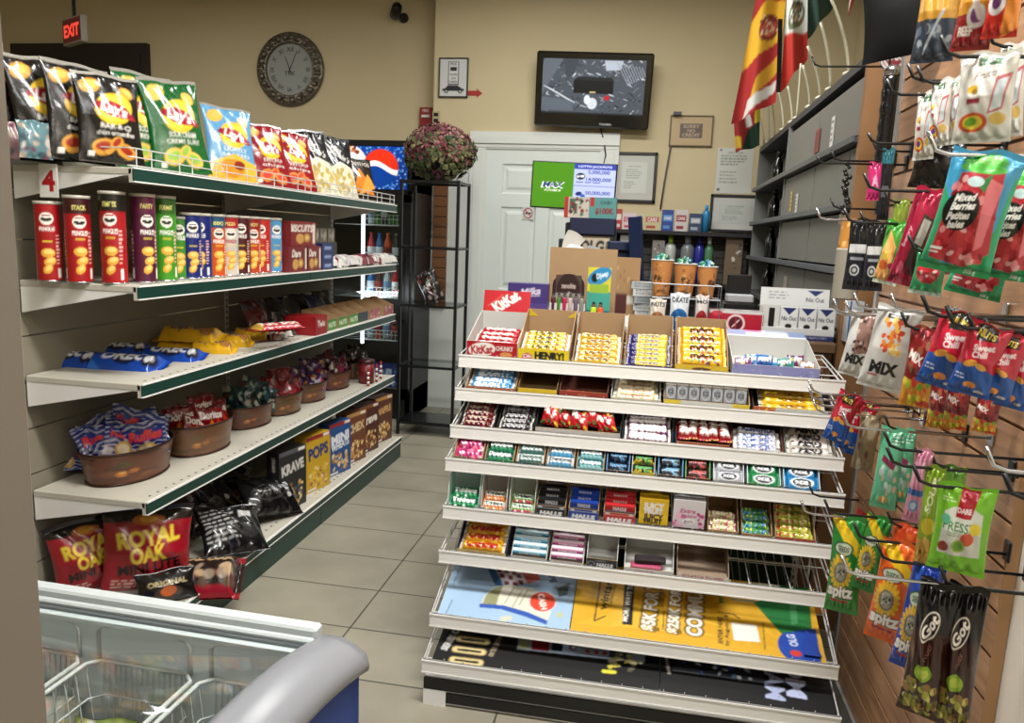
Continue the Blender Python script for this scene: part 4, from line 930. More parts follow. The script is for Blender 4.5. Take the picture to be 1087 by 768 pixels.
def cookie_box(c, seed, txt='Dare', w=.17, h=.10):
    a = Art(c, h/w, 44); a.text(txt, .4, .72, .16, '#e8e2d6', bold=.05, italic=.2); a.ell(.35, .3, .16, .12, '#c09350'); a.ell(.62, .34, .15, .11, '#a87b3e'); a.ell(.62, .34, .08, .06, '#d6b06a'); a.rect(.85, .1, .95, .9, '#d8cfc0'); return a
def box_on(name, label, a, w, d, h, loc, rz, plain, cat='box', group=None, side=None, top=None, lean=0):
    o = carton_mesh(w, d, h, a, plain=plain, side=side, top=top).build(name, M_CARTON, None, tuple(loc), (R(lean), 0, R(rz))); return tag(o, label, cat, group)
z = SHELF_Z[1]+.001
ca = cookie_box('#6e1b1d', 1)
box_on('cookie_box', 'maroon cookie box lying beside the pale blue can, under another box', ca, .19, .10, .115, onx(306, -1.62, z, 280), 90, '#6e1b1d')
box_on('cookie_box', 'maroon cookie box standing next to the small blue boxes', ca, .16, .10, .115, onx(323, -1.62, z, 280), 90, '#6e1b1d')
box_on('cookie_box', 'maroon cookie box stacked on top of another maroon box', cookie_box('#7a2322', 2, 'BISCUITS'), .24, .11, .11, onx(311, -1.63, z+.116, 240), 88, '#7a2322')
for j in range(3): box_on('blue_tea_box', f'small blue box by the maroon cookie boxes, {["at the bottom","in the middle","on top"][j]} of its stack', Art('#1b2c5e', .4, 20).rect(.2, .3, .8, .6, '#8d9cc4'), .13, .10, .042, onx(338, -1.62, z+.0425*j, 280), 90, '#1b2c5e', group='small blue boxes')
for j in range(3): box_on('open_carton', f'small tan carton on the shelf above the blue boxes, {ORD[j]} from the maroon boxes', Art('#5f584b', .7, 20).blobs(8, .2, .3, .8, .9, .12, ['#a39c8b', '#837866']), .085, .08, .07, onx(327+8.5*j, -1.68, z+.13, 250), 90, '#5f584b')
box_on('storage_box', 'dark storage box holding up the three tan cartons', Art('#29241f', .5, 10), .30, .10, .128, onx(336, -1.74, z, 270), 90, '#29241f')
for j in range(10):
    px = 350+j*6.6; a = Art('#c6c3bd', .6, 30); a.blobs(10, 0, 0, 1, 1, .08, ['#6f1d2c', '#a49f9b', '#dedbd6', '#8b8590'], j); 
    if j in (5, 6): a = Art('#6b1f2b', .6, 30).blobs(8, 0, 0, 1, 1, .08, ['#c9c3bf', '#4a1520'], j)
    lb = f'{"dark red" if j in (5,6) else "white"} flat sachet packet lying on the can shelf, {ORD[j]} beyond the blue boxes'
    o = bar_mesh(.15, .10, .05+.006*(j % 3), a, '#b5b2ac', j, res=26).build('sachet_packet', M_FOIL, None, onx(px, -1.64+.01*(j % 2), z+.002, 276)+Vector((0, 0, .0)), (R((-6, 8, 0)[j % 3]), 0, R(80+(j*37) % 40-20))); tag(o, lb, 'packet', 'packets past the blue boxes')
# third shelf
z = SHELF_Z[2]+.001
oreo = Art('#1445a8', .42, 80); oreo.ell(.55, .5, .20, .14, '#0d1a3e'); oreo.ell(.56, .5, .13, .09, '#232226'); oreo.text('OREO', .52, .52, .16, '#e6ebf4', bold=.06); oreo.rect(.03, .1, .10, .9, '#dfe5f0'); oreo.ell(.85, .42, .08, .12, '#1b1a1d'); oreo.ell(.85, .42, .05, .07, '#d6d9de'); oreo.poly([(.0, .0), (.3, 0), (.1, .3), (0, .4)], '#2e6fd0')
yel = Art('#d4a417', .42, 70); yel.text('Chips Ahoy', .5, .6, .18, '#14306e', bold=.06, italic=.2, w=.6); yel.ell(.8, .35, .12, .09, '#9b6a32'); yel.blobs(10, .7, .2, .9, .5, .012, ['#3a2010']); yel.rect(.02, .05, .07, .95, '#a7271c')
def pack(lb, name, a, px, py, zz, w, d, h, rz, back, cat='packet', group=None, seed=1, m=None, tilt=0, res=None):
    q = at(px, py, Z=zz); o = bar_mesh(w, d, h, a, back, seed, res).build(name, m or M_FOIL, None, tuple(q), (R(tilt), 0, R(rz))); return tag(o, lb, cat, group)
pack('blue sandwich cookie pack nearest the shelf end bracket', 'cookie_pack', oreo, 72, 386, z, .27, .14, .045, 2, '#123d94', seed=1, tilt=14)
pack('blue sandwich cookie pack in front on the shelf edge', 'cookie_pack', oreo, 134, 390, z, .27, .14, .045, 6, '#123d94', seed=2, tilt=14)
pack('blue sandwich cookie pack farther along, beside the yellow packs', 'cookie_pack', oreo, 182, 381, z, .24, .13, .04, 10, '#123d94', seed=3, tilt=14)
pack('blue sandwich cookie pack lying behind the front ones', 'cookie_pack', oreo, 125, 375, z+.01, .26, .12, .04, 12, '#123d94', seed=4, tilt=14)
pack('yellow cookie pack at the back behind the blue packs', 'cookie_pack', yel, 140, 364, z, .26, .11, .04, 30, '#b98e14', seed=5)
pack('yellow cookie pack at the bottom of the big yellow stack', 'cookie_pack', yel, 197, 372, z, .24, .12, .04, 14, '#b98e14', seed=6, tilt=8)
pack('yellow cookie pack on top of the big yellow stack', 'cookie_pack', yel, 203, 359, z+.048, .26, .13, .045, 8, '#b98e14', seed=7, tilt=12)
pack('yellow cookie pack right on the shelf edge beside the stack', 'cookie_pack', yel, 226, 374, z, .18, .10, .045, 20, '#b98e14', seed=8, tilt=12)
pack('yellow cookie pack with its end to the aisle, third beyond the blue packs', 'cookie_pack', yel, 247, 367, z, .17, .10, .05, 22, '#b98e14', seed=9, tilt=12)
pack('yellow cookie pack beside the striped biscuit packs', 'cookie_pack', yel, 267, 360, z, .17, .10, .05, 22, '#b98e14', seed=10, tilt=12)
redp = Art('#9c1620', .4, 60); redp.text('Kit Bix', .5, .5, .2, '#e3ddd2', bold=.05); redp.rect(.05, .1, .12, .9, '#d3b04c')
for j in range(4): pack(f'red biscuit pack stacked behind the striped packs, {["lowest","second up","third up","topmost"][j]}', 'biscuit_pack', redp, 283+j*4, 352-j*1, z+.028*j, .26-.01*j, .10, .026, 60, '#7c1119', group='red biscuit packs', seed=20+j)
strp = Art('#b9b4ac', .3, 40); strp.rect(.2, 0, .55, 1, '#17140f'); strp.rect(.6, 0, .7, 1, '#9c1620'); strp.text('BIX', .38, .5, .18, '#d8d2c6')
for j in range(6): pack(f'slim black, white and red striped biscuit pack, {ORD[j]} from the yellow packs', 'biscuit_pack', strp, 286+j*6.3, 361-j*2.1, z, .12, .035, .028, 12, '#8d8880', group='striped biscuit packs', seed=30+j, res=30)
box_on('biscuit_box', 'red biscuit box standing beside the striped packs', Art('#8e141b', .7, 36).text('Twix', .5, .6, .22, '#e2dbcf', bold=.06), .13, .16, .09, onx(325, -1.63, z, 350), 90, '#8e141b')
def open_tray(name, label, w, d, h, hb, front, inner, loc, rz, tilt=0, lip=.45, group=None, cat='carton', lid=None, lidh=0, side=None, lidtilt=12):
    """open display carton: floor, low printed front, sloping sides, tall back, optional raised lid"""
    t = empty(name, label, cat, loc, (R(tilt), 0, R(rz)), group); x, y = w/2, d/2; T = .002
    MB().box(-x, -y, 0, x, y, T).build('floor_board', inner, t)
    mb = MB(); mb.color(side or '#a08560'); fa_ = front
    face_grid(mb, (-x, -y-.0006, 0), (w, 0, 0), (0, 0, h*lip), fa_); mb.box(-x, -y, 0, x, -y+T, h*lip); mb.build('front_panel', M_CARTON, t)
    for s_ in (-1, 1):
        m = MB(); xx = s_*x; a0, a1 = (xx-T/2, xx+T/2); m.prism([(-y, 0), (y, 0), (y, hb), (y-.03, hb), (-y, h*lip)], a0, a1, 'x'); m.build('side_panel', inner, t)
    MB().box(-x, y-T, 0, x, y, hb).build('back_panel', inner, t)
    if lid is not None:
        m = MB(); face_grid(m, (-x, -.0008, 0), (w, 0, 0), (0, 0, lidh), lid); m.color('#a08560').box(-x, 0, 0, x, T, lidh)
        m.build('raised_lid', M_CARTON, t, (0, y-.001, hb-.001), (R(-lidtilt), 0, 0))
    return t
gf = Art('#3f7a26', .5, 30); gf.text('NUTS', .5, .5, .22, '#d8e2c0', bold=.05)
for j, (px, c) in enumerate(((339, gf), (351, gf), (363, gf), (373, Art('#1d2a33', .5, 20)), (386, Art('#a2545a', .5, 24).blobs(9, 0, 0, 1, 1, .08, ['#c9a5a0', '#7c2b33'])), (401, Art('#9a4a50', .5, 24).blobs(9, 0, 0, 1, 1, .08, ['#cdb0aa', '#7c2b33'], 5)))):
    lb = ['small open tan carton with green front', 'small open carton with dark front', 'small open carton with pink front'][0 if j < 3 else 1 if j == 3 else 2]
    open_tray('open_carton', lb+', '+(f'{ORD[j]} beyond the red biscuit box' if j < 3 else 'between green and pink ones' if j == 3 else ['nearer the green cartons', 'at the shelf end'][j-4]), .11+.012*j, .14, .09, .10, c, M_KRAFT, onx(px, -1.645, z, 345), 90, lip=.6, group='open cartons near the shelf end')
for j in range(5):
    a = Art(['#5c1719', '#1d1b1c', '#2a2c33', '#24211f', '#16264f'][j], .8, 26); a.blobs(10, 0, 0, 1, 1, .09, ['#8a8378', '#3c1a1c', '#4b5563'], j)
    bag('snack_bag', ['dark red', 'black', 'charcoal', 'dark brown', 'navy blue'][j]+' snack bag slumped against the back of the third shelf', 'snack bag', a, .16, .17, .06, onx(278+24*j if j < 4 else 343, -1.80 if j < 4 else -1.72, z, 330), 78, -25, 0, '#222222', seed=60+j)
# fourth shelf: oval tins of snack bags
z = SHELF_Z[3]+.001
def tin(label, px, py, rx_, ry_, h, rz=90, seed=1, c1='#5a2f1b'):
    q = at(px, py, Z=z); t = empty('oval_tin_basket', label, 'tin', (q[0], q[1], z), (0, 0, R(rz)), 'oval tins of snack bags')
    a = Art('#5e3520', .32*.9, 220, 2); g = random.Random(seed)
    for i in range(60): x, y = g.random(), g.random(); a.ell(x, y, g.uniform(.02, .08), g.uniform(.01, .03), g.choice(['#6b3f25', '#4f2a18', '#74482b', '#5a3a20', '#432415']), g.uniform(-20, 20))
    for (cx_) in (.12, .62):
        a.ell(cx_, .36, .022, .026, '#b4702a'); a.ell(cx_+.004, .40, .012, .012, '#d09a48'); a.ell(cx_+.045, .42, .018, .022, '#a5632a'); a.ell(cx_-.01, .62, .03, .010, '#33401c', 15); a.ell(cx_+.02, .66, .022, .010, '#3f4c22', -30)
    if c1 != '#5a2f1b': a.a = a.a*.6+np.array(lin(c1))*.4
    mb = MB(); K = 2*PI
    for sg, off in ((1, 0), (-1, .004)):
        mb.sheet(lambda U, V: np.stack([(rx_*(.86+.14*V)-off)*np.cos(K*U), (ry_*(.86+.14*V)-off)*np.sin(K*U), .003+(h-.003)*V], 1), 120, 24, a, flip=sg < 0)
    mb.color('#3c2214'); mb._add([(rx_*.86*math.cos(K*i/40), ry_*.86*math.sin(K*i/40), .003) for i in range(40)], [tuple(range(40))])
    mb.build('bowl', mat('painted_tin', attr=True, rough=.4, coat=.3), t)
    rm = MB().tube([(rx_*math.cos(K*i/48), ry_*math.sin(K*i/48), h) for i in range(48)], .0045, 6, closed=True).tube([(rx_*.87*math.cos(K*i/48), ry_*.87*math.sin(K*i/48), .005) for i in range(48)], .004, 6, closed=True); rm.build('rim', mat('dark_copper', '#3b2114', .35, metal=.5), t)
    for s_ in (-1, 1): MB().tube([(s_*(rx_+.001), -.022, h-.012), (s_*(rx_+.016), -.015, h-.005), (s_*(rx_+.016), .015, h-.005), (s_*(rx_+.001), .022, h-.012)], .0035, 6).build('handle', mat('dark_copper', '#3b2114', .35, metal=.5), t)
    return t, q
ruf = Art('#1d2f7c', .85, 54)
for i in range(9): ruf.line(0, i*.12, .25, i*.12+.09, .02, '#d7dbe6'); ruf.line(.25, i*.12+.09, .5, i*.12, .02, '#d7dbe6'); ruf.line(.5, i*.12, .75, i*.12+.09, .02, '#d7dbe6'); ruf.line(.75, i*.12+.09, 1, i*.12, .02, '#d7dbe6')
ruf.rect(.08, .5, .92, .8, '#25358c'); ruf.text('Ruffles', .5, .65, .21, '#c81f2b', bold=.09, italic=.15, w=.78); ruf.text('Ruffles', .5, .655, .20, '#e9483c', bold=.03, italic=.15, w=.78); ruf.ell(.5, .26, .22, .17, '#d9b15e'); ruf.ell(.48, .27, .15, .1, '#efe2c2'); ruf.rect(.05, .05, .25, .25, '#d6d3de')
dor = Art('#7c0f18', .85, 54); dor.text('Doritos', .5, .66, .21, '#e7e2da', bold=.07, w=.85); dor.poly([(.2, .1), (.7, .08), (.45, .5)], '#d57524'); dor.poly([(.5, .1), (.95, .2), (.7, .52)], '#b8341c'); dor.rect(0, .9, 1, 1, '#5a0b12')
def mixart(base, cols, seed, txt=''):
    a = Art(base, .85, 40); a.blobs(16, 0, 0, 1, 1, .1, cols, seed); 
    if txt: a.text(txt, .5, .6, .18, '#e4ded2', bold=.05, w=.8)
    return a
TINS = [(137, 503, .185, .125, .115, ruf, '#1a2a6c', 7, 'blue and white ridged-chip bags', '#5a2f1b', 'largest oval tin, nearest the shelf end, heaped with blue bags'),
    (213, 476, .165, .105, .12, dor, '#5a0b12', 5, 'dark red tortilla-chip bags', '#6b5236', 'oval tin full of dark red bags beside the largest tin'),
    (263, 450, .15, .10, .10, mixart('#1d3b3c', ['#5d8b80', '#1a1a1c', '#7d1e25', '#a9a391'], 3), '#222', 4, 'dark and teal snack bags', '#4b2018', 'oval tin with teal bags, third along the shelf'),
    (299, 437, .13, .09, .10, mixart('#7d1e25', ['#c9c3ba', '#3a1114', '#b04048'], 4), '#222', 4, 'red and white snack bags', '#5a4a20', 'oval tin of red and white bags, fourth along the shelf'),
    (327, 424, .13, .09, .10, mixart('#3c1d4d', ['#6d4a7d', '#8d1e25', '#c6b9a8', '#c0782b'], 5), '#222', 4, 'purple snack bags', '#5a3a20', 'oval tin of purple bags, fifth along the shelf'),
    (354, 411, .13, .09, .10, mixart('#471a2c', ['#7a2b40', '#c8bcb4', '#2a1020'], 6), '#222', 5, 'wine red snack bags', '#5a2418', 'oval tin of wine red bags, sixth along the shelf'),
    (378, 400, .12, .085, .10, mixart('#27201c', ['#59473a', '#151312', '#7d5a2c'], 7), '#222', 3, 'dark brown snack bags', '#3a3418', 'dark oval tin next to the red canister')]
tone = ['propped highest', 'leaning over the rim', 'flat in the middle', 'poking out far end', 'against near rim', 'sunk between others', 'on its side', 'wedged at back', 'half buried', 'lowest of all']
for i, (px, py, rx_, ry_, h, a, bk, n, what, c1, lb) in enumerate(TINS):
    n = n+(3 if i == 0 else 1)
    t, q = tin(lb, px, py, rx_, ry_, h, 90-4, seed=i, c1=c1); g = random.Random(i*5+1)
    for j in range(n):
        an = 2*PI*j/n+.5; rr = .0 if j == 0 else .52; lx, ly = rx_*rr*math.cos(an), ry_*rr*math.sin(an)
        wx, wy = q[0]-ly, q[1]+lx; s_ = (1.35 if i == 0 else 1.1)
        bag('small_chip_bag', f'one of the {what} in their oval tin, {tone[j]}', 'chip bag', a, .115*s_, .105*s_, .04, (wx, wy, z+h*.45+(.055 if j == 0 else .012*(j % 3))), 48+g.uniform(-40, 35), g.uniform(-35, 12), g.uniform(-28, 28), bk, seed=i*9+j, group=what)
bag('small_chip_bag', 'blue and white ridged-chip bag fallen on the shelf beside the largest tin', 'chip bag', ruf, .13, .115, .04, at(70, 506, Z=z)+Vector((0, 0, .02)), 30, -68, 0, '#1a2a6c', seed=77)
t = empty('candy_canister', 'red canister beside the last oval tin', 'canister', tuple(onx(389, -1.62, z, 395)))
MB().lathe([(.045, 0), (.045, .12)], 24).build('body', mat('maroon_canister', '#6d1a1c', .4), t); MB().lathe([(.047, .12), (.047, .14), (.0, .142)], 24).build('lid', mat('dark_lid', '#3a1415', .4), t)
for j in range(4):
    t = empty('striped_candy_tube', f'thin red and white striped candy tube, {ORD[j]} beside the red canister', 'candy', tuple(onx(391+j*4.4, -1.575-.012*(j % 2), z, 392)), group='striped candy tubes')
    mb = MB(); 
    for q in range(7): mb.mat(q % 2).lathe([(.008, q*.014), (.008, q*.014+.014)], 10)
    mb.build('tube', [mat('candy_red', '#8c1b1e', .4), M_WHITE], t); MB().ball(0, 0, .1, .009, .009, .01, 8, 6).build('cap', mat('candy_red', '#8c1b1e', .4), t)
# charcoal and cereals on the base deck
z = .135
def royal(lying=False):
    a = Art('#8f1220', 1.05, 90); a.rect(0, .84, 1, 1, '#17120f'); a.ell(.5, .86, .18, .06, '#b0622a'); a.ell(.5, .87, .1, .04, '#d49a3a')
    a.text('ROYAL', .5, .68, .17, '#d9c13c', bold=.08, w=.72, rot=6); a.text('OAK', .5, .50, .17, '#d9c13c', bold=.08, w=.42, rot=6); a.text('MINI LITE', .52, .35, .12, '#17110e', bold=.07, w=.72, rot=6)
    a.rect(0, .0, 1, .06, '#c9c2b8'); a.rect(.72, .10, .86, .20, '#d8d4cc'); a.ell(.35, .16, .22, .10, '#b9c0b0', 10) if lying else a.lines_of_text(.1, .1, .5, .22, 3, '#d3a9a0'); return a
ra = royal(); rb_ = royal(True)
bag('charcoal_bag', 'red charcoal bag at the shelf end, partly behind the larger one', 'charcoal bag', ra, .25, .27, .13, Vector((-1.83, 2.20, z+.004)), 50, -8, -6, '#6c0f18', seed=5, seal=.06)
bag('charcoal_bag', 'large red charcoal bag standing upright on the base deck', 'charcoal bag', ra, .30, .31, .15, Vector((-1.665, 2.235, z+.004)), 38, -8, 4, '#6c0f18', seed=6, seal=.06)
rk2 = Art('#8f1220', .7, 70); rk2.rect(0, .12, 1, .86, '#241713'); rk2.blobs(26, .1, .15, .9, .55, .06, ['#8a7a68', '#b59a78', '#5c4636', '#6d2018'], 3); rk2.text('ROYAL OAK', .5, .7, .11, '#c8a87c', bold=.06, w=.8)
o = bar_mesh(.30, .22, .08, rk2, '#70101a', 7, 60).build('charcoal_bag', M_FOIL, None, at(212, 618, Z=z)+Vector((0, 0, .002)), (R(16), 0, R(22))); tag(o, 'dark red charcoal bag lying flat on the base deck edge', 'charcoal bag')
bk1 = Art('#12100f', .8, 70); bk1.text('ORIGINAL', .5, .6, .12, '#b3a27c', bold=.05, w=.7); bk1.ell(.5, .3, .25, .14, '#3b2c22'); bk1.ell(.5, .34, .14, .12, '#c05f28')
bag('charcoal_bag', 'black charcoal bag with orange flame between the two red ones, low down', 'charcoal bag', bk1, .2, .11, .09, Vector((-1.555, 2.20, z+.003)), 45, -25, 0, '#151312', seed=8)
bkt = Art('#0e0e0f', .8, 90); bkt.lines_of_text(.05, .2, .6, .92, 8, '#9a9a98', 4); bkt.rect(.62, .66, .84, .80, '#b9b9b5'); bkt.ell(.75, .35, .14, .10, '#2a2a2b'); 
bke = Art('#0d0d0e', .8, 90); bke.ell(.4, .5, .3, .16, '#2d2d2c'); bke.ell(.4, .5, .26, .13, '#0f0f10'); bke.text('EXTRA', .4, .5, .13, '#4c4b47', bold=.05, w=.42); bke.ell(.78, .42, .05, .05, '#b5b5b0')
BLK = [(253, 596, -1.60, .26, .22, .10, bkt, 50, -52, 'black bag covered in white lines of text, lying in front'), (236, 562, -1.68, .30, .20, .11, bke, 72, -50, 'black bag with an oval emblem, slumped behind the text-covered one'), (293, 555, -1.62, .30, .20, .12, bke, 62, -45, 'crumpled black bag beside the dark cereal box'),
       (212, 560, -1.82, .26, .26, .12, mixart('#191412', ['#4a2c1a', '#6b4426', '#0e0c0b'], 12), 70, -20, 'black and brown bag at the back by the shelf panel'), (255, 525, -1.84, .26, .24, .1, mixart('#151211', ['#3e2416', '#552f1b', '#0c0b0a'], 13), 75, -20, 'dark brown-black bag far back under the tins')]
for i, (px, py, X, w, h, th, a, rz, ln, lb) in enumerate(BLK):
    q = at(px, py, Z=z) if i < 3 else onx(px, X, z, py)
    bag('charcoal_bag', lb, 'charcoal bag', a, w, h, th, q+Vector((0, 0, .03 if i < 3 else .003)), rz, ln, (5, -8, 10, 0, 0)[i], '#0e0e0f', seed=20+i, wrinkle=1.8)
def cereal(c, txt, c2, tc, seed, two=None, big=.3):
    a = Art(c, 1.5, 60); a.rect(0, .93, 1, 1, '#8d1a20' if seed in (2, 3) else c2); a.text(txt, .5, .70, big, tc, bold=.09, w=.82, rot=5)
    if two: a.text(two, .5, .56, big*.8, tc, bold=.08, w=.82, rot=5)
    a.blobs(46, .15, .08, .85, .42, .055, [c2, '#c99a52', '#8a5a2c', '#e0c58a'], seed); a.rect(.7, .94, .95, .99, '#e2ded4'); a.rect(.05, .02, .4, .06, '#d8d3c8'); return a
def cereal_side(c, seed):
    a = Art(c, 4.5, 16); a.rect(.12, .1, .88, .55, '#cfcbc0'); a.lines_of_text(.18, .12, .82, .53, 14, '#55524c', seed); a.text('cereal', .5, .8, .3, '#e4ded2', rot=90); return a
CER = [(310, 521, '#1c1b1e', 'KRAVE', '#55545a', '#c9c6c0', 'black cereal box, darkest and nearest the black bags', None, .24), (337, 523, '#c09a1c', 'POPS', '#d9b23a', '#1e2f6c', 'yellow cereal box with big blue letters', None, .3), (360, 509, '#1a4a86', 'MINI', '#cbb68a', '#e6e9ee', 'blue cereal box with white letters', 'WHEATS', .24),
    (377, 498, '#6b3a22', 'CHEX', '#b98a4f', '#d8b98a', 'brown cereal box next to the blue one', None, .24), (391, 486, '#4a1c16', 'Krave', '#7c4a2a', '#e2d7c8', 'dark red-brown cereal box with white letters', None, .26), (406, 473, '#5a2f1f', 'WAFFLE', '#c08a4a', '#d6a868', 'brown cereal box at the far end of the deck', None, .2)]
for i, (px, py, c, tx, c2, tc, lb, two, big) in enumerate(CER):
    q = at(px, py, Z=z); q[0] = -1.625; q = Vector((-1.60, at(px, py, X=-1.575)[1], z))
    box_on('cereal_box', lb, cereal(c, tx, c2, tc, i+1, two, big), .195, .07, .285, q, 78, c, cat='cereal box', side=cereal_side(c, i))

# dark bag left on the black stand
q = at(468, 316, Y=5.2); a = Art('#1b1514', 1.5, 40); a.blobs(26, 0, 0, 1, 1, .09, ['#5a2020', '#8a8078', '#0f0c0c', '#3a2422'], 5); a.text('MIX', .5, .6, .2, '#b5aca2', bold=.06, rot=60)
bag('snack_bag', 'dark brown snack bag leaning on a glass shelf of the black stand', 'snack bag', a, .15, .24, .06, (-1.47, 5.17, .946), 10, -12, -24, '#151010', seed=91)
# ------------------------------------------------------------------ goods on the candy rack
def rp(i, x, d, n=0):
    yy, z0, a = row_frame(i); return Vector((x, yy+d*math.cos(a)-n*math.sin(a), z0+d*math.sin(a)+n*math.cos(a)))
def span(i, p0, p1): a, b = rx(p0, i), rx(p1, i); return (a+b)/2, b-a
def tray(i, p0, p1, lb, front, inner, d=.2, h=.05, hb=.10, lip=.6, lid=None, lidh=0, side=None, cat='carton', name='display_carton', d0=.004, grp=None, lidtilt=12):
    x, w = span(i, p0, p1); o = open_tray(name, lb, w-.003, d, h, hb, front, inner, rp(i, x, d0+d/2, .001), 0, TILT[i], lip, grp, cat, lid, lidh, side, lidtilt); return o, x, w
def fill(i, x, w, n, art, desc, where, hh=.032, t=.016, d0=.02, step=.024, nz0=.004, nstep=.010, tl=30, back='#777777', name='candy_bar', cat='candy bar', m=None, jit=1.0, res=None, fromw='from the front'):
    me = bar_mesh(w-.014, hh, t, art, back, seed=int(abs(x)*100)+i, res=res).mesh(name); me.materials.append(m or M_FOIL); g = random.Random(int(abs(x)*1000)+i)
    for j in range(n):
        o = link(name, me, None, rp(i, x+g.uniform(-.002, .002)*jit, d0+step*j, nz0+nstep*j), (R(TILT[i]+tl+g.uniform(-5, 5)*jit), g.uniform(-.03, .03)*jit, g.uniform(-.05, .05)*jit))
        tag(o, f'{desc}, {ORD[j]} {fromw} in {where}', cat, f'{desc}s in {where}')
def barart(bg, txt, tc, asp=.27, res=72, h=.15, dec=None, seed=1, w=.66, bold=.07):
    a = Art(bg, asp, res)
    if dec: a.blobs(14, .02, .05, .98, .95, .035, dec, seed)
    if txt: a.text(txt, .5, .5, h, tc, bold=bold, w=w)
    a.rect(0, 0, .05, 1, '#b9b6ae'); a.rect(.95, 0, 1, 1, '#b9b6ae'); return a
MW = mat('white_board', '#bdbdb8', .6); MPUR = mat('lilac_board', '#8d8fb8', .5)
# --- top shelf
kk = Art('#a8131d', .36, 90); kk.ell(.30, .5, .27, .15, '#e6e0d8', 8); kk.text('KitKat', .30, .5, .17, '#a8131d', bold=.08, w=.44, rot=4); kk.text('CHUNKY', .75, .62, .09, '#e6e0d8', bold=.05, w=.34); kk.ell(.78, .25, .12, .06, '#c98a4a')
kl = Art('#b0141f', .52, 90); kl.text('KitKat', .48, .5, .24, '#e9e4da', bold=.09, rot=38, w=.62); kl.line(.1, .25, .4, .8, .02, '#d95b57')
o, x, w = tray(0, 495, 549, 'open red carton of wafer bars with its lid raised, at the rack corner', kk, MW, .24, .09, .11, .62, kl, .075, '#b9b9b4', lidtilt=20)
fill(0, x, w, 4, barart('#a3141c', 'KitKat', '#e6e0d8', .28), 'red wafer bar', 'the red carton', d0=.06, step=.035, nz0=.03, nstep=.007, tl=12)
hf = Art('#d6bd1e', .30, 100); hf.ell(.18, .35, .10, .09, '#b51f52'); hf.text('Oh', .18, .4, .09, '#e9e2da', bold=.05); hf.text('HENRY!', .62, .5, .17, '#1d1a14', bold=.12, w=.58)
o, x, w = tray(0, 549, 604, 'tan carton of yellow bars, its lip printed with bold black letters', hf, M_KRAFT, .22, .055, .13, .75)
for s_ in (-1, 1): MB().prism([(0, 0), (s_*.03, 0), (s_*.03, .025)], -.001, .001, 'y').build('yellow_corner_flap', mat('yellow_board', '#c9ad22', .5), o, (s_*(w/2-.033), .108, .105))
fill(0, x, w, 4, barart('#d3b520', 'HENRY!', '#1d1a14', .27, dec=['#c13562', '#e5ddc0'], h=.17, w=.5), 'yellow bar with pink spot', 'the bold-lettered carton', d0=.035, step=.026, nz0=.034, nstep=.009, tl=24)
yb = Art('#cfae3a', .25, 60)
o, x, w = tray(0, 607, 659, 'plain tan carton of cream and yellow bars', yb, M_KRAFT, .22, .025, .13, .5)
fill(0, x, w, 5, barart('#c99a1e', 'CRISPERS', '#4a2a17', .27, dec=['#e9dfbb', '#e3c34e'], h=.13, w=.6), 'cream and yellow bar', 'the plain tan carton', d0=.02, step=.026, nz0=.010, nstep=.013, tl=28)
o, x, w = tray(0, 662, 713, 'tan carton of slim yellow bars with purple ends', Art('#3a2c63', .25, 40), M_KRAFT, .22, .025, .13, .5)
wa = barart('#cdb528', 'Wunderbar', '#2d2560', .24, h=.13, w=.5); wa.rect(0, 0, .22, 1, '#2d2560'); wa.rect(.93, 0, 1, 1, '#2d2560'); wa.rect(.22, .7, .9, .85, '#e9dd9a')
fill(0, x, w, 7, wa, 'slim yellow bar with purple end', 'its tan carton', hh=.026, t=.013, d0=.018, step=.020, nz0=.010, nstep=.010, tl=28)
mf = Art('#c9ab2a', .24, 80); mf.ell(.5, .5, .18, .05, '#5b3a1c'); mf.rect(0, 0, 1, .2, '#e0cf74')
o, x, w = tray(0, 716, 773, 'carton of large yellow candy packets beside the lilac box', mf, M_KRAFT, .22, .04, .13, .6)
mm = Art('#d9a21a', .42, 80); mm.text('m&m', .5, .55, .20, '#3a2013', bold=.11, w=.5); mm.blobs(16, .2, .05, .85, .35, .035, ['#b0241c', '#1d4f9c', '#2f8a3a', '#5b3118', '#d96a1c'], 5); mm.rect(0, 0, .05, 1, '#8b5a1a')
fill(0, x, w, 4, mm, 'large yellow candy packet', 'the carton beside the lilac box', hh=.058, t=.022, d0=.035, step=.038, nz0=.03, nstep=.020, tl=32)
lf = Art('#8487b5', .2, 90); lf.blobs(14, 0, 0, 1, 1, .02, ['#9a9cc4', '#7376a8'], 3)
o, x, w = tray(0, 777, 870, 'wide low lilac and white box of small mints at the rack end', lf, MW, .25, .06, .072, .62, Art('#c6c9d2', .3, 60).rect(0, .2, .25, 1, '#8d93b5').rect(.78, .2, 1, 1, '#6f7fa0').ell(.35, .85, .12, .05, '#b06a9a').rect(.5, .8, .8, .95, '#6f93b8'), .06, '#b5b7cc', lidtilt=82)
cs_ = ['#7a2f5e', '#3f7fb0', '#1f62a8', '#2f86b8', '#2f7f74', '#6c2a5c', '#8a5a3a']
for j, c in enumerate(cs_):
    a = Art(c, .7, 26); a.blobs(9, .1, .1, .9, .9, .1, ['#b9cfdd', '#d6c96a', '#3b2a5a'], j); a.text('MINT', .5, .5, .25, '#e2e4ea', bold=.06)
    o = bar_mesh(.05, .04, .015, a, c, j, 24).build('mint_packet', M_FOIL, None, rp(0, x-w/2+.035+(w-.06)*j/6.2, .05+.02*(j % 2), .03+.006*(j % 3)), (R(50+8*(j % 3)), R(-8+6*(j % 4)), R(-15+9*(j % 4)))); tag(o, f'small {["plum","sky blue","royal blue","light blue","teal","purple","brown"][j]} mint packet in the lilac and white box', 'mint packet', 'mints in the lilac box')
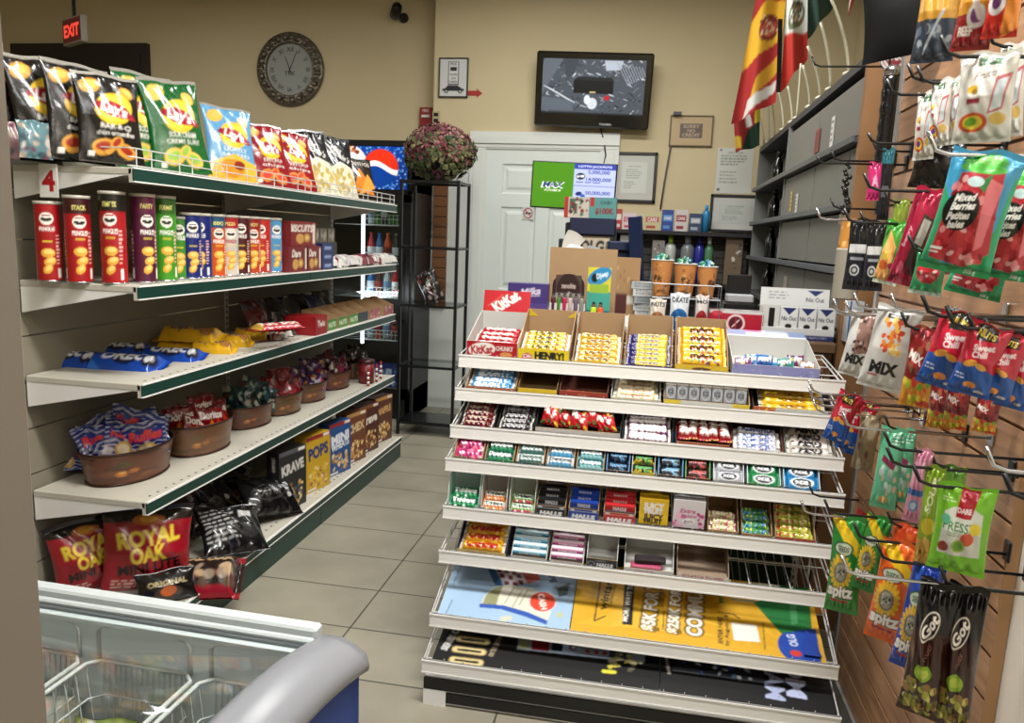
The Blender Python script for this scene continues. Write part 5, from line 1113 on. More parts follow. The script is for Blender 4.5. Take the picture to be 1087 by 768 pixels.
# --- second shelf
GR = [('#a8623f', 492, 548, 'orange-lipped carton of pale blue coconut bars'), ('#d0b41f', 549, 590, 'almost empty carton with a bright yellow lip'), ('#8e2c1e', 592, 644, 'almost empty carton with a brick red lip')]
o, x, w = tray(1, 494, 547, GR[0][3], Art('#a8623f', .12, 40).blobs(8, 0, 0, 1, 1, .03, ['#c98a66', '#7d4128']), M_KRAFT, .2, .02, .08, .8)
ba = barart('#3f86b8', 'BOUNTY', '#e9edf0', .27, dec=['#d9e4ec', '#1f5a8e', '#bcd4e4'], seed=4, h=.19, w=.7, bold=.1); fill(1, x, w, 5, ba, 'blue and white coconut bar', 'the orange-lipped carton', d0=.02, step=.026, nz0=.01, nstep=.008, tl=14)
o, x, w = tray(1, 549, 591, GR[1][3], Art('#d2b31c', .2, 20), mat('dark_kraft_board', '#7b6038', .8), .2, .028, .075, .8)  # darker kraft board for this almost empty carton
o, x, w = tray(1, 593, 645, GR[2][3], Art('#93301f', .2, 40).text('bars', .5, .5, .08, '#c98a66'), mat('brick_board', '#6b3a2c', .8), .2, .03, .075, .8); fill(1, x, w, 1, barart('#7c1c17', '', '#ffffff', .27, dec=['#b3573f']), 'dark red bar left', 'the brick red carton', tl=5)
o, x, w = tray(1, 648, 701, 'white carton of cream nougat bars', Art('#c9c2ae', .12, 20), MW, .2, .02, .075, .7); fill(1, x, w, 4, barart('#d6cdb0', 'nougatine', '#8a5a3a', .25, dec=['#e9e2c9', '#c9a86a'], h=.1), 'cream nougat bar', 'the white carton', d0=.02, step=.026, nz0=.008, nstep=.007, tl=12)
o, x, w = tray(1, 704, 796, 'wide tan carton of small grey tins with a white lip', Art('#cfcfc6', .12, 60).rect(.0, 0, .2, 1, '#d9c23a').rect(.8, 0, 1, 1, '#d9c23a'), M_KRAFT, .2, .026, .09, .8)
ta = Art('#8f959b', .9, 24); ta.ring(.5, .5, .4, .06, '#cdd2d6'); ta.text('ICE', .5, .5, .28, '#2f3438', bold=.05)
for j in range(7):
    t = empty('mint_tin', f'small grey mint tin standing in the wide tan carton, {ORD[j]} from the nougat bars', 'mint tin', tuple(rp(1, x-w/2+.022+(w-.04)*j/6.2, .04, .012)), (R(TILT[1]-8), 0, 0), 'small grey mint tins')
    carton_mesh(.033, .014, .046, ta, plain='#8f959b').build('body', M_CARTON, t); MB().rbox(-.0175, -.008, .044, .0175, .008, .052, .002).build('lid', M_WHITE, t)
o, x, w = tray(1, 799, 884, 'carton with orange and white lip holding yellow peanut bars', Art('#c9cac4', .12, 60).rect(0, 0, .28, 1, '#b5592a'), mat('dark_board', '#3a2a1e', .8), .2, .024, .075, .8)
fill(1, x, w*.9, 4, barart('#d3a91e', 'REESE', '#5b2a12', .2, dec=['#e8cf4f', '#3a1c12', '#c9701c'], h=.09, w=.4), 'yellow peanut bar', 'the orange and white carton', d0=.02, step=.026, nz0=.01, nstep=.009, tl=12)
# --- third shelf
BB = mat('black_board', '#17130f', .7)
o, x, w = tray(2, 486, 524, 'black carton of dark red bars at the rack corner', Art('#1a1412', .1, 10), BB, .2, .015, .075, .6); fill(2, x, w, 6, barart('#4f1216', 'dark', '#c9b6a6', .3, dec=['#9c3a3a', '#1d1010', '#b9a79a'], h=.12), 'dark red bar', 'the black corner carton', d0=.015, step=.023, nz0=.006, nstep=.007, tl=10)
o, x, w = tray(2, 527, 566, 'carton of black and silver bars', Art('#25201e', .1, 10), BB, .2, .015, .075, .6); fill(2, x, w, 6, barart('#2a2325', 'HERSHEY', '#b9b9bc', .3, dec=['#7d7d82', '#141114'], h=.14, w=.7), 'black and silver bar', 'its dark carton', d0=.015, step=.023, nz0=.006, nstep=.007, tl=10)
x, w = span(2, 568, 658); o = open_tray('display_carton', 'long white-lipped black carton of crinkled red candy bags', w, .19, .045, .075, Art('#c6c2bb', .1, 30), BB, rp(2, x, .1, .001), 0, TILT[2], .5)
cr = Art('#b01a22', .9, 34); cr.blobs(14, 0, 0, 1, 1, .13, ['#e6e0d6', '#3a6a32', '#d9b53a', '#7c0f16', '#c93a3f'], 8)
for j in range(5):
    bag('candy_bag', f'crinkled red and white candy bag, {ORD[j]} from the black and silver bars', 'candy bag', cr, .062, .06, .028, rp(2, x-w/2+.04+(w-.08)*j/4, .03+.012*(j % 2), .012+(.01 if j in (0, 3) else 0)), (-12, 9, -5, 14, 3)[j], -20, (6, -9, 4, 12, -14)[j], '#8c1219', seed=80+j, group='crinkled red candy bags')
sk = barart('#5d1c4a', 'Skittles', '#ece8ea', .33, dec=['#7c2a60', '#3f8a3a', '#c9a02a'], h=.24, w=.82, bold=.12)
o, x, w = tray(2, 660, 714, 'dark carton of purple fruit candy packets', Art('#3a1014', .1, 10), BB, .2, .012, .075, .6); fill(2, x, w, 4, sk, 'purple fruit candy packet', 'its dark carton', hh=.042, t=.02, d0=.02, step=.034, nz0=.006, nstep=.012, tl=18)
o, x, w = tray(2, 717, 775, 'carton with orange lip holding upright red candy packets', Art('#b5532f', .1, 20), mat('maroon_board', '#4a1212', .7), .2, .02, .085, .7)
sr = Art('#8c1119', .33, 60); sr.text('Skittles', .5, .5, .22, '#ece8e2', bold=.12, w=.8); sr.blobs(10, 0, 0, 1, 1, .03, ['#3f8a3a', '#c9701c', '#d9b53a'], 4)
for j in range(5):
    o = bar_mesh(.125, .040, .022, sr, '#6d0d13', j, 60).build('candy_packet', M_FOIL, None, rp(2, x-w/2+.022+(w-.04)*j/4, .075+.008*(j % 2), .022), (R(TILT[2]+8), 0, R(90+(4, -6, 3, -4, 5)[j]))); o.rotation_euler = (Matrix.Rotation(R(TILT[2]+4), 3, 'X')@Matrix.Rotation(R(90+(4, -6, 3, -4, 5)[j]), 3, 'Z')).to_euler()
    tag(o, f'red fruit candy packet laid lengthwise, {ORD[j]} from the purple packets', 'candy packet', 'red candy packets')
o, x, w = tray(2, 777, 832, 'brown carton of blue and white bars', Art('#5a3a28', .1, 10), mat('redbrown_board', '#5b2f22', .8), .2, .012, .08, .6); fill(2, x, w, 4, barart('#c9cdd4', 'ALMOND', '#1f3f8e', .27, dec=['#2a56a8', '#8a5a3a', '#e9e9e4'], seed=7, h=.15), 'blue and white bar', 'its brown carton', d0=.015, step=.024, nz0=.004, nstep=.006, tl=12)
o, x, w = tray(2, 834, 888, 'grey carton of white bars with bold black letters', Art('#8b857b', .1, 10), mat('grey_board', '#7a736a', .8), .2, .012, .075, .6); fill(2, x, w, 4, barart('#c9c4bc', 'AERO', '#1d1614', .3, dec=['#a3989a', '#5a2a22'], seed=9, h=.22, w=.55, bold=.12), 'white bar with bold black letters', 'the grey carton', hh=.036, d0=.015, step=.032, nz0=.004, nstep=.007, tl=12)
# --- fourth shelf: chewing gum
def gumart(bg, txt, tc, low, asp=.5, res=44, dec=None):
    a = Art(bg, asp, res); a.rect(0, 0, 1, .35, low)
    if dec: a.blobs(10, 0, 0, 1, .6, .08, dec, 5)
    a.text(txt, .5, .66, .17, tc, bold=.09, italic=.15, w=.84); return a
GUM = [(481, 512, '#b5306a', 'gum', '#f0d9e0', '#c2384a', 'pink gum sachet', '#a08560'), (514, 545, '#12463a', 'Dentyne', '#dfe9e2', '#1f7a52', 'dark green gum pack', '#a08560'), (547, 577, '#b9c6c4', 'Dentyne', '#17352f', '#2f5a55', 'silver gum pack', '#a08560'), (579, 609, '#c2c9cc', 'Dentyne', '#22323a', '#3f8ab0', 'white gum pack with blue foot', '#a08560'), (611, 641, '#1c5a63', 'Dentyne', '#dfe9e9', '#7ab0b4', 'teal gum pack', '#a08560'),
       (643, 668, '#16181c', '5gum', '#4f86b0', '#111a2c', 'black gum pack before a bright blue card', '#1d78b5'), (670, 695, '#15170f', '5gum', '#4fa04f', '#c9b52a', 'black and green gum pack with yellow foot', '#9aa09c'), (698, 725, '#17181c', '5', '#7fb0d0', '#30343a', 'black gum pack with sky blue edge', '#2e86bd'), (727, 754, '#17130f', '5', '#c05a5a', '#5a1a1c', 'black and maroon gum pack', '#3f962c'),
       (757, 790, '#a9adb2', 'Xcel', '#1a1a1c', '#a3a6ac', 'grey gum pack with black oval', '#c3c6c6'), (793, 829, '#22804a', 'Xcel', '#e6efe8', '#1f7a45', 'green gum pack with black oval', '#b7c9c6'), (832, 871, '#1a74a8', 'Xcel', '#e6eff4', '#17699a', 'blue gum pack with black oval', '#b7c9d2')]
for k, (p0, p1, bg, tx, tc_, low, lb, board) in enumerate(GUM):
    big = k >= 9
    bm = M_KRAFT if board == '#a08560' else mat('board_'+board[1:], board, .5)
    o, x, w = tray(3, p0, p1, {0: 'tan gum carton at the rack corner', 1: 'tan carton of dark green gum', 2: 'tan carton of silver gum', 3: 'tan carton of white and blue gum', 4: 'tan carton of teal gum', 5: 'bright blue gum carton', 6: 'pale gum carton next to the bright blue one', 7: 'sky blue gum carton', 8: 'bright green gum carton', 9: 'white gum carton holding grey packs', 10: 'white gum carton holding green packs', 11: 'white gum carton holding blue packs, last of its shelf'}[k], Art(low if k else '#8a7a5a', .2, 10), bm, .15, .018, .082 if k < 5 else .09, .8, name='gum_carton')
    if big:
        a = Art(bg, .5, 50); a.ell(.5, .52, .33, .19, '#e9eef0' if k > 9 else '#d6d9dc'); a.ell(.5, .52, .28, .15, '#15171a'); a.text('XCEL', .5, .52, .12, '#e9eef0', bold=.07, w=.4)
    elif k == 0: a = Art(bg, .5, 34).blobs(14, 0, 0, 1, 1, .1, ['#e6d9df', '#d0455a', '#8e1f55', '#e27a9a'], 4)
    else: a = gumart(bg, tx, tc_, low, dec=None if k < 5 else ['#2a2f36', tc_])
    n = 2 if k < 9 else 3
    me = bar_mesh(w-.006, (w-.006)*.5, .018, a, bg, k, None if k == 0 else 40).mesh('gum_pack'); me.materials.append(M_CARTON if k else M_FOIL)
    for j in range(n):
        ob = link('gum_pack', me, None, rp(3, x, .024+.036*j, .012+.016*j), (R(TILT[3]+36), 0, R((k*7) % 5-2))); tag(ob, f'{lb}, {["front one", "behind the front one", "rearmost"][j]} in its carton', 'gum pack', lb+'s')
# --- fifth shelf: gum hoods, cough drops, small candies
def hood(i, p0, p1, lb, art, brd, d=.11, hb=.112):
    x, w = span(i, p0, p1); t = empty('gum_display', lb, 'gum display', tuple(rp(i, x, .06, .001)), (R(TILT[i]), 0, 0)); y = d/2
    for s_ in (-1, 1):
        pr = [(-y, 0), (y, 0), (y, hb), (y-.02, hb)]+[(y-.02-(d-.02)*q/8, hb-(hb-.02)*(q/8)**2.2) for q in range(1, 9)]
        MB().prism(pr, s_*w/2-.001, s_*w/2+.001, 'x').build('side_panel', brd, t)
    MB().box(-w/2, y-.002, 0, w/2, y, hb).box(-w/2, -y, 0, w/2, y, .002).box(-w/2, -y, 0, w/2, -y+.002, .014).build('backing', brd, t)
    return t, x, w
TR = [(475, 508, '#1e8a55', '#15603c', 'white hooded display of mint green gum at the rack corner', 'mint green', '#b9d2c8'), (510, 537, '#c2662c', '#d9a06a', 'white hooded display of orange gum', 'orange', '#c6c3bd'), (540, 567, '#5f9a2f', '#c0476a', 'white hooded display of green and pink gum', 'light green', '#c3c8bb')]
for k, (p0, p1, c, c2, lb, cn, bd) in enumerate(TR):
    t, x, w = hood(4, p0, p1, lb, None, mat('hood_'+bd[1:], bd, .45))
    a = Art(c, .52, 48); a.rect(0, 0, 1, .25, c2); a.rect(.04, .42, .96, .9, '#d9e2d6' if k else '#17503a'); a.text('Trident', .5, .66, .17, '#1d3a2c' if k else '#dfe9e2', bold=.09, w=.8); a.blobs(5, 0, 0, 1, .3, .05, ['#e9efe8', c], 3)
    me = bar_mesh(w-.008, (w-.008)*.5, .014, a, c, k, 44).mesh('gum_pack'); me.materials.append(M_CARTON)
    for j in range(2): tag(link('gum_pack', me, None, rp(4, x, .018+.030*j, .012+.018*j), (R(TILT[4]+38), 0, 0)), f'{cn} gum pack, {["lower", "upper"][j]} in its white hooded display', 'gum pack', cn+' gum packs')
for k, (p0, p1, c, lb, hole) in enumerate(((569, 600, '#15161a', 'black', 1), (603, 635, '#163a94', 'blue', 1), (640, 674, '#b3262a', 'red', 2))):
    ha = Art(c, .62, 56); ha.text('HALLS', .5, .38, .20, '#e9e9ec', bold=.13, w=.8, italic=.12); ha.rect(0, .78, 1, .84, '#9aa3b8' if k != 2 else '#d98a82'); ha.ell(.12, .9, .08, .05, '#c9ccd2'); ha.ell(.88, .9, .08, .05, '#c9ccd2')
    o, x, w = tray(4, p0, p1, f'carton of {c and lb} cough-drop packs with tall tan back', ha, M_KRAFT, .10, .05, .06, .80, name='cough_drop_carton')
    mb = MB(); 
    if hole == 1: mb.box(-w/2, .046, .061, -w/2+.018, .048, .118).box(w/2-.018, .046, .061, w/2, .048, .118).box(-w/2+.018, .046, .108, w/2-.018, .048, .118).box(-w/2+.018, .046, .061, w/2-.018, .048, .066)
    else: mb.box(-w/2, .046, .061, -w/2+.02, .048, .11).box(w/2-.02, .046, .061, w/2, .048, .11).box(-w/2+.02, .046, .061, w/2-.02, .048, .07)
    mb.build('cut_out_back', M_KRAFT, o)
    pa = Art(c, .24, 50); pa.text('HALLS', .5, .5, .12, '#dfe1e6', bold=.09, w=.45); pa.rect(0, .0, 1, .12, '#8f97ab')
    me = carton_mesh(w-.008, .018, (w-.008)*.24, pa, plain=c).mesh('cough_drop_pack'); me.materials.append(M_CARTON)
    for j in range(3): tag(link('cough_drop_pack', me, None, rp(4, x, .028+.021*j, .036+.010*j), (R(TILT[4]), 0, 0)), f'{lb} cough-drop pack, {ORD[j]} from the front in its tan-backed carton', 'cough drops', lb+' cough-drop packs')
jf = Art('#d6ae17', .95, 60); jf.text('JUICY', .5, .74, .19, '#e9e6e2', bold=.1, w=.72); jf.text('FRUIT', .5, .52, .18, '#d9e0ea', bold=.1, w=.62); jf.rect(0, 0, 1, .40, '#e2bb1d'); jf.text('JUICY', .5, .30, .19, '#17202c', bold=.1, w=.7); jf.text('FRUIT', .5, .12, .17, '#17202c', bold=.1, w=.62)
x, w = span(4, 677, 709); o = carton_mesh(w-.003, .06, .085, jf, plain='#b98f14').build('gum_carton', M_CARTON, None, rp(4, x, .05, .002), (R(TILT[4]-4), 0, 0)); tag(o, 'bright yellow gum carton with two rows of lettering', 'gum carton')
ex = Art('#d3cdd0', 1.05, 60); ex.blobs(12, 0, 0, .35, .5, .08, ['#c97a9e', '#e2b5c8'], 4); ex.blobs(12, .75, 0, 1, .6, .07, ['#b5447a', '#e2b5c8'], 5); ex.text('Extra', .45, .62, .16, '#b5447a', bold=.06, italic=.3); ex.text('bubble', .5, .44, .13, '#b5447a', italic=.3, bold=.04); ex.ell(.5, .25, .2, .09, '#e9e3e6'); ex.text('gum', .5, .25, .12, '#4a2a3a')
x, w = span(4, 713, 748); o = carton_mesh(w-.003, .06, .092, ex, plain='#bdb7ba').build('gum_carton', M_CARTON, None, rp(4, x, .05, .002), (R(TILT[4]-4), 0, 0)); tag(o, 'white gum carton with pink flowers beside the yellow one', 'gum carton')
for k, (p0, p1, cs2, lb) in enumerate(((751, 784, ['#d9d2a2', '#c9577a', '#7d2a48', '#e9b8c8', '#5f8a3a'], 'pink and green'), (787, 820, ['#3f8a3f', '#1d66b0', '#d6cf3a', '#7fb8d9', '#17417a'], 'blue and green'), (823, 866, ['#a8a83a', '#d0c84f', '#5f6b1d', '#b03a26', '#e3de9a'], 'yellow and olive'))):
    o, x, w = tray(4, p0, p1, f'tan carton of {lb} sour candies', Art('#b5502c' if k == 2 else '#9a7d58', .15, 20), M_KRAFT, .17, .02, .09, .8)
    n = (3, 4, 5)[k]; a = Art(cs2[0], .3, 60); a.blobs(40, 0, 0, 1, 1, .045, cs2, 7+k)
    fill(4, x, w, n, a, f'{lb} row of sour candies', 'its tan carton', hh=.026, t=.012, d0=.02, step=.022, nz0=.012, nstep=.010, tl=16, name='sour_candy_strip', cat='candy')
# --- sixth shelf
o, x, w = tray(5, 484, 537, 'dark purple carton of golden bars at the rack corner', Art('#c9b06a', .14, 30).text('Crunchie', .4, .5, .08, '#5a1a2a'), mat('purple_board', '#241c3c', .6), .2, .022, .085, .7)
fill(5, x, w, 4, barart('#cf9a22', 'Crunchie', '#b0241c', .3, dec=['#e9c64f', '#f0dfa2', '#a86a14'], h=.2, w=.7, bold=.12), 'golden crunchy bar', 'the dark purple carton', hh=.036, t=.02, d0=.03, step=.032, nz0=.012, nstep=.012, tl=18)
for k, (p0, p1, c, c2, lb) in enumerate(((542, 580, '#2f93b5', '#c9dfe6', 'aqua'), (583, 619, '#b0347a', '#d9c3cf', 'magenta'))):
    o, x, w = tray(5, p0, p1, f'white scalloped display of {lb} mint rolls', Art('#c3c3c0', .12, 10), MW, .15, .03, .085, .4, name='mint_display')
    me = MB(); a = Art(c2, .4, 50); a.rect(0, .25, 1, .75, c); a.text('mentos', .5, .5, .12, '#e9eef0', bold=.08, w=.6); rr = .0095; L = w-.008
    me.sheet(lambda U, V: np.stack([(U-.5)*L, -rr*np.cos(V*2*PI-PI/2-.6), rr-rr*np.sin(V*2*PI-PI/2-.6)], 1), 44, 16, a); me.color(c2); me.prism([(rr*math.cos(q*PI/6), rr+rr*math.sin(q*PI/6)) for q in range(12)], -L/2, -L/2+.001, 'x').prism([(rr*math.cos(q*PI/6), rr+rr*math.sin(q*PI/6)) for q in range(12)], L/2-.001, L/2, 'x')
    mh = me.mesh('mint_roll'); mh.materials.append(M_FOIL)
    for j in range(5): tag(link('mint_roll', mh, None, rp(5, x, .026+.016*j, .012+.014*j), (R(20), 0, 0)), f'{lb} mint roll, {ORD[j]} from the front in its white display', 'mint roll', lb+' mint rolls')
ha = Art('#15161a', .5, 50); ha.text('HALLS', .6, .4, .17, '#d9dadf', bold=.12, w=.55, italic=.12); ha.ring(.15, .5, .12, .02, '#9a9da6'); ha.ell(.45, .82, .2, .05, '#55585f')
o, x, w = tray(5, 622, 655, 'black cough-drop carton with white back panel', ha, MW, .12, .04, .115, .85, name='cough_drop_carton')
o, x, w = tray(5, 662, 715, 'white open carton with a single black and pink lipstick-shaped packet', Art('#c6c3be', .12, 40).text('Chapstick', .4, .5, .07, '#b5447a'), MW, .16, .024, .10, .7)
o = MB().rbox(-.055, -.012, 0, .04, .012, .02, .004).build('lip_balm_packet', mat('black_pink_packet', '#241a1f', .4), None, rp(5, x+.01, .04, .022), (R(20), 0, R(4))); tag(o, 'black packet lying alone in the white open carton', 'packet')
o = MB().rbox(-.05, -.012, 0, .045, .012, .014, .004).build('lip_balm_packet', mat('pink_packet', '#b04a6a', .4), None, rp(5, x-.005, .03, .006), (R(14), 0, 0)); tag(o, 'pink packet under the black one in the white open carton', 'packet')
o, x, w = tray(5, 718, 774, 'wide empty tan carton with red lettering along its lip', Art('#cdc6ba', .14, 60).text('SCRATCH TO WIN', .5, .5, .07, '#a8362c', bold=.05, w=.8), mat('taupe_board', '#8b7763', .8), .18, .026, .105, .8)
# --- seventh shelf: printed lottery sheets lying on the wires
def posters(i, parts_, d, lb, asp):
    pass
def sheet_on(i, x0, x1, d, art, lb, n=.0, name='poster_sheet', d0=.002, rot=0, res=None):
    w = x1-x0; mb = MB(); face_grid(mb, (-w/2, 0, .0015), (w, 0, 0), (0, d, 0), art, res); mb.color('#9a9a96').box(-w/2, 0, 0, w/2, d, .0012)
    o = mb.build(name, M_PAPER, None, rp(i, (x0+x1)/2, d0, .002+n), (R(TILT[i]), 0, R(rot))); return tag(o, lb, 'poster')
def X7(px): return rx(px, 6)
a0, a1 = X7(464), X7(604); D7 = .30
bl = Art('#9dbbd8', D7/(a1-a0), 150)
def q7(px, py, x0=None, w=None):   # photo pixel -> x, y fraction on the sheet of shelf seven
    yy, z0, a = row_frame(6); d = _f+(px-IMG_W/2)/FPX*_r-(py-IMG_H/2)/FPX*_u; n = np.array([0, -math.sin(a), math.cos(a)]); o_ = np.array([0, yy, z0+.003])
    t = ((o_-np.array([0, 0, CAM_H]))@n)/(d@n); P = np.array([0, 0, CAM_H])+t*d; return (P[0]-x0)/w, ((P-o_)@np.array([0, math.cos(a), math.sin(a)])-.002)/D7
def Q(px, py): return q7(px, py, a0, a1-a0)
def PL(a, pts, c): a.poly([Q(*p) for p in pts], c)
PL(bl, [(516, 600), (526, 601), (534, 622), (526, 622)], '#33618c')
PL(bl, [(524, 601), (556, 604), (565, 618), (548, 621), (536, 621), (530, 612)], '#d9cdd0')
for (px, py) in ((527, 603), (535, 604), (543, 606), (530, 609), (539, 611), (548, 609), (550, 616), (535, 617), (544, 618)): PL(bl, [(px, py), (px+5, py+.5), (px+6, py+5), (px+1, py+4.5)], '#7c2a30')
PL(bl, [(552, 604), (570, 606), (574, 616), (560, 620)], '#c2452c')
PL(bl, [(510, 643), (515, 632), (526, 623), (540, 621), (565, 625), (580, 633), (585, 650), (580, 662), (560, 652), (535, 644)], '#d9d6c4'); PL(bl, [(512, 642), (516, 632), (526, 624), (534, 622), (530, 632), (527, 643)], '#8f9168')
PL(bl, [(509, 641), (535, 643), (560, 650), (581, 659), (580, 663.5), (558, 655), (532, 647), (509, 645)], '#2350a8')
x_, y_ = Q(576, 639); bl.ell(x_, y_, .105, .105, '#c8ccd2'); bl.ell(x_, y_, .098, .098, '#cf3f26'); bl.text('CASH', x_, y_, .045, '#f0e2da', rot=-72, bold=.08)
x_, y_ = Q(586, 613); bl.text('LIFE', x_, y_, .05, '#2b3a66', rot=-70, bold=.09)
for (px, py) in ((541, 632), (549, 636), (556, 634)): x_, y_ = Q(px, py); bl.line(x_-.02, y_-.12, x_+.02, y_+.12, .006, '#6a6a5c')
PL(bl, [(591, 625), (605, 619), (602, 632), (593, 634)], '#5f6e72'); x_, y_ = Q(594, 653); bl.ell(x_, y_, .03, .03, '#b5bfa0', 20); x_, y_ = Q(537, 657); bl.ell(x_, y_, .05, .03, '#c3c6b8', 20)
x_, y_ = Q(476, 644); bl.line(x_, y_-.1, x_+.015, y_+.1, .006, '#1f3550'); x_, y_ = Q(485, 610); bl.line(x_, y_-.15, x_+.01, y_+.15, .005, '#33485f')
sheet_on(6, a0, a1, D7, bl, 'pale blue lottery poster with a curled ticket picture on the seventh rack shelf', res=150)
b0, b1 = X7(605), X7(878); yw = Art('#cf9f1c', D7/(b1-b0), 280)
def Q(px, py): return q7(px, py, b0, b1-b0)
for i in range(40): g = random.Random(i); yw.poly([(g.random(), g.random()) for _ in range(3)], g.choice(['#cf9f1c', '#d3a524', '#cb9a17', '#d6aa2c']))
def T(txt, px, py, h, c, w=None, bold=.07, rot=90, ol=None):
    x_, y_ = Q(px, py)
    if ol: yw.text(txt, x_, y_, h*1.06, ol, rot=rot, w=None if not w else w*1.04, bold=bold*.9+.12)
    yw.text(txt, x_, y_, h, c, rot=rot, w=w, bold=bold*.5)
def LEN(px, y0, y1): A = Q(px, y0); B = Q(px, y1); return abs(A[1]-B[1])*yw.asp
T('wintario', 644, 628, .035, '#1b160c', LEN(644, 612, 652), .09, 84); T('Community Con', 651, 627, .015, '#2a210f', LEN(651, 612, 647), .03, 84)
x_, y_ = Q(634, 632); yw.line(x_, y_-.36, x_+.012, y_+.5, .006, '#1b160c'); xx, y2 = Q(640, 654); yw.line(x_, y_-.36, xx+.01, y2, .006, '#1b160c')
xa, ya = Q(667, 642); yw.poly([Q(660.5, 663), Q(671, 664), Q(674, 615), Q(663, 614)], '#14110c'); T('MORE WAYS TO', 666.5, 639, .021, '#e9e6dc', LEN(666, 617, 658), .07, 86)
T('$5K FOR YO', 691, 640, .052, '#eceade', LEN(691, 610, 667), .14, 86, '#7a5a14'); T('AND UP TO', 703.5, 633, .016, '#2a210f', LEN(703, 622, 645), .03, 86); x_, y_ = Q(704, 658); yw.line(x_, y_-.13, x_+.003, y_+.13, .004, '#2a210f')
T('$250K FOR Y', 716, 644, .042, '#eceade', LEN(716, 616, 671), .14, 86, '#7a5a14'); T('COMMUNI', 737.5, 645, .058, '#eceade', LEN(737, 614, 672), .14, 87, '#7a5a14')
T('ENTER HERE', 764.5, 669, .019, '#1b160c', LEN(764, 654, 682), .10, 88); T('by August 18', 771, 669, .016, '#1b160c', LEN(771, 653, 685), .05, 88)
yw.poly([Q(776, 661), Q(803, 664), Q(807, 682), Q(779, 680)], '#dcdcd4')
yw.poly([Q(752, 622), Q(760, 629), Q(815, 640), Q(828, 630), Q(828, 620), Q(752, 618)], '#d9dfc6'); T('win', 764, 634, .030, '#1f6a2a', LEN(764, 625, 640), .1, 88); yw.lines_of_text(*Q(775, 639), *Q(818, 622), 5, '#7f8a72')
yw.poly([Q(800, 640), Q(827, 630), Q(828, 618), Q(858, 620), Q(862, 672), Q(832, 676)], '#0f6b2c'); yw.poly([Q(836, 622), Q(843, 622), Q(847, 662), Q(840, 664)], '#3d8a52')
x_, y_ = Q(843, 687); yw.ell(x_, y_, .062, .075, '#0e3f9e'); yw.poly([Q(843, 670), Q(866, 668), Q(872, 705), Q(838, 703)], '#0e3f9e'); T('OLG', 841, 680, .03, '#d6dff0', .06, .09, 100); x_, y_ = Q(845, 694); yw.ell(x_, y_, .022, .016, '#c8352c')
x_, y_ = Q(811, 678); yw.line(x_-.002, y_-.14, x_+.004, y_+.2, .004, '#3a2c12'); yw.line(*Q(762, 650), *Q(778, 652), .004, '#1b160c'); yw.line(*Q(778, 652), *Q(785, 657), .006, '#1b160c')
sheet_on(6, b0, b1, D7, yw, 'yellow lottery poster with bold white lettering and green corner on the rack', res=280)
w_ = MB().prism([(0, 0), (.05, 0), (.02, .10)], -.001, .001, 'z').build('blue_card_corner', mat('blue_card', '#1c3f9c', .4), None, rp(6, rx(866, 6)-.03, .02, .012), (R(TILT[6]), 0, 0)); tag(w_, 'blue triangular card tip sticking up beside the rack shelf edge', 'card')
# orange block and bracket at the rack side
o = MB().rbox(0, 0, 0, .07, .03, .028, .004).build('orange_clip_block', mat('orange_block', '#c4802c', .5), None, at(853, 651, Y=2.40)); tag(o, 'orange block clipped at the rack side above the green poster corner', 'clip')
# --- eighth shelf
a0, a1, D7 = rx(458, 7), rx(700, 7), .26
bk = Art('#0b0b0c', D7/(a1-a0), 240)
def q8(px, py, x0, w, n_=7):
    yy, z0, a = row_frame(7); d = _f+(px-IMG_W/2)/FPX*_r-(py-IMG_H/2)/FPX*_u; n = np.array([0, -math.sin(a), math.cos(a)]); o_ = np.array([0, yy, z0+.003])
    t = ((o_-np.array([0, 0, CAM_H]))@n)/(d@n); P = np.array([0, 0, CAM_H])+t*d; return (P[0]-x0)/w, ((P-o_)@np.array([0, math.cos(a), math.sin(a)])-.002)/D7
def Q(px, py): return q8(px, py, a0, a1-a0)
yw_, yw = yw, bk
T('SERIES OF', 479, 678, .030, '#d9d9d6', LEN(479, 665, 692), .12, 78); T('VALUE $2.00', 527, 685, .022, '#a8987c', LEN(527, 672, 698), .1, 260)
for (px, py) in ((508, 668), (502, 680), (498, 691), (495, 702)):
    A = Q(px-14, py-1.5); B = Q(px+14, py+2)
    bk.line(*A, *B, .040, '#a8925a'); bk.line(*A, *B, .030, '#d3c28c'); bk.line(A[0]+.012, A[1], B[0]-.01, B[1], .013, '#1a1712')
bk.poly([Q(551, 674), Q(686, 689), Q(684, 704), Q(549, 690)], '#9fb0c4'); bk.poly([Q(552, 675), Q(563, 676), Q(562, 690), Q(550, 689)], '#a9ac7e'); bk.poly([Q(565, 676), Q(584, 678), Q(583, 692), Q(564, 690)], '#8c1620'); bk.poly([Q(586, 678), Q(598, 679), Q(597, 692), Q(585, 691)], '#1f2838')
bk.ell(*Q(608, 688), .018, .018, '#30343a'); bk.ell(*Q(609, 688), .010, .010, '#c9ccc6')
for k in range(3):
    for s_ in (0, 1): x_, y_ = Q(624+9*k, 685+1*k+7*s_); bk.ell(x_, y_, .012, .011, '#a8282c')
bk.poly([Q(648, 686), Q(672, 689), Q(670, 701), Q(646, 698)], '#3f4650')
bk.blobs(30, Q(648, 700)[0], .25, Q(682, 700)[0], .75, .018, ['#d9d49a', '#8a8468', '#c9b83a', '#5a5648'], 4, .6); bk.line(*Q(641, 713), *Q(652, 714), .02, '#d6cf3a')
sheet_on(7, a0, a1, D7, bk, 'black lottery poster with gold links on the lowest rack shelf', res=240)
a0, a1 = rx(701, 7), rx(892, 7); bk = Art('#0c0c0e', D7/(a1-a0), 190); yw = bk
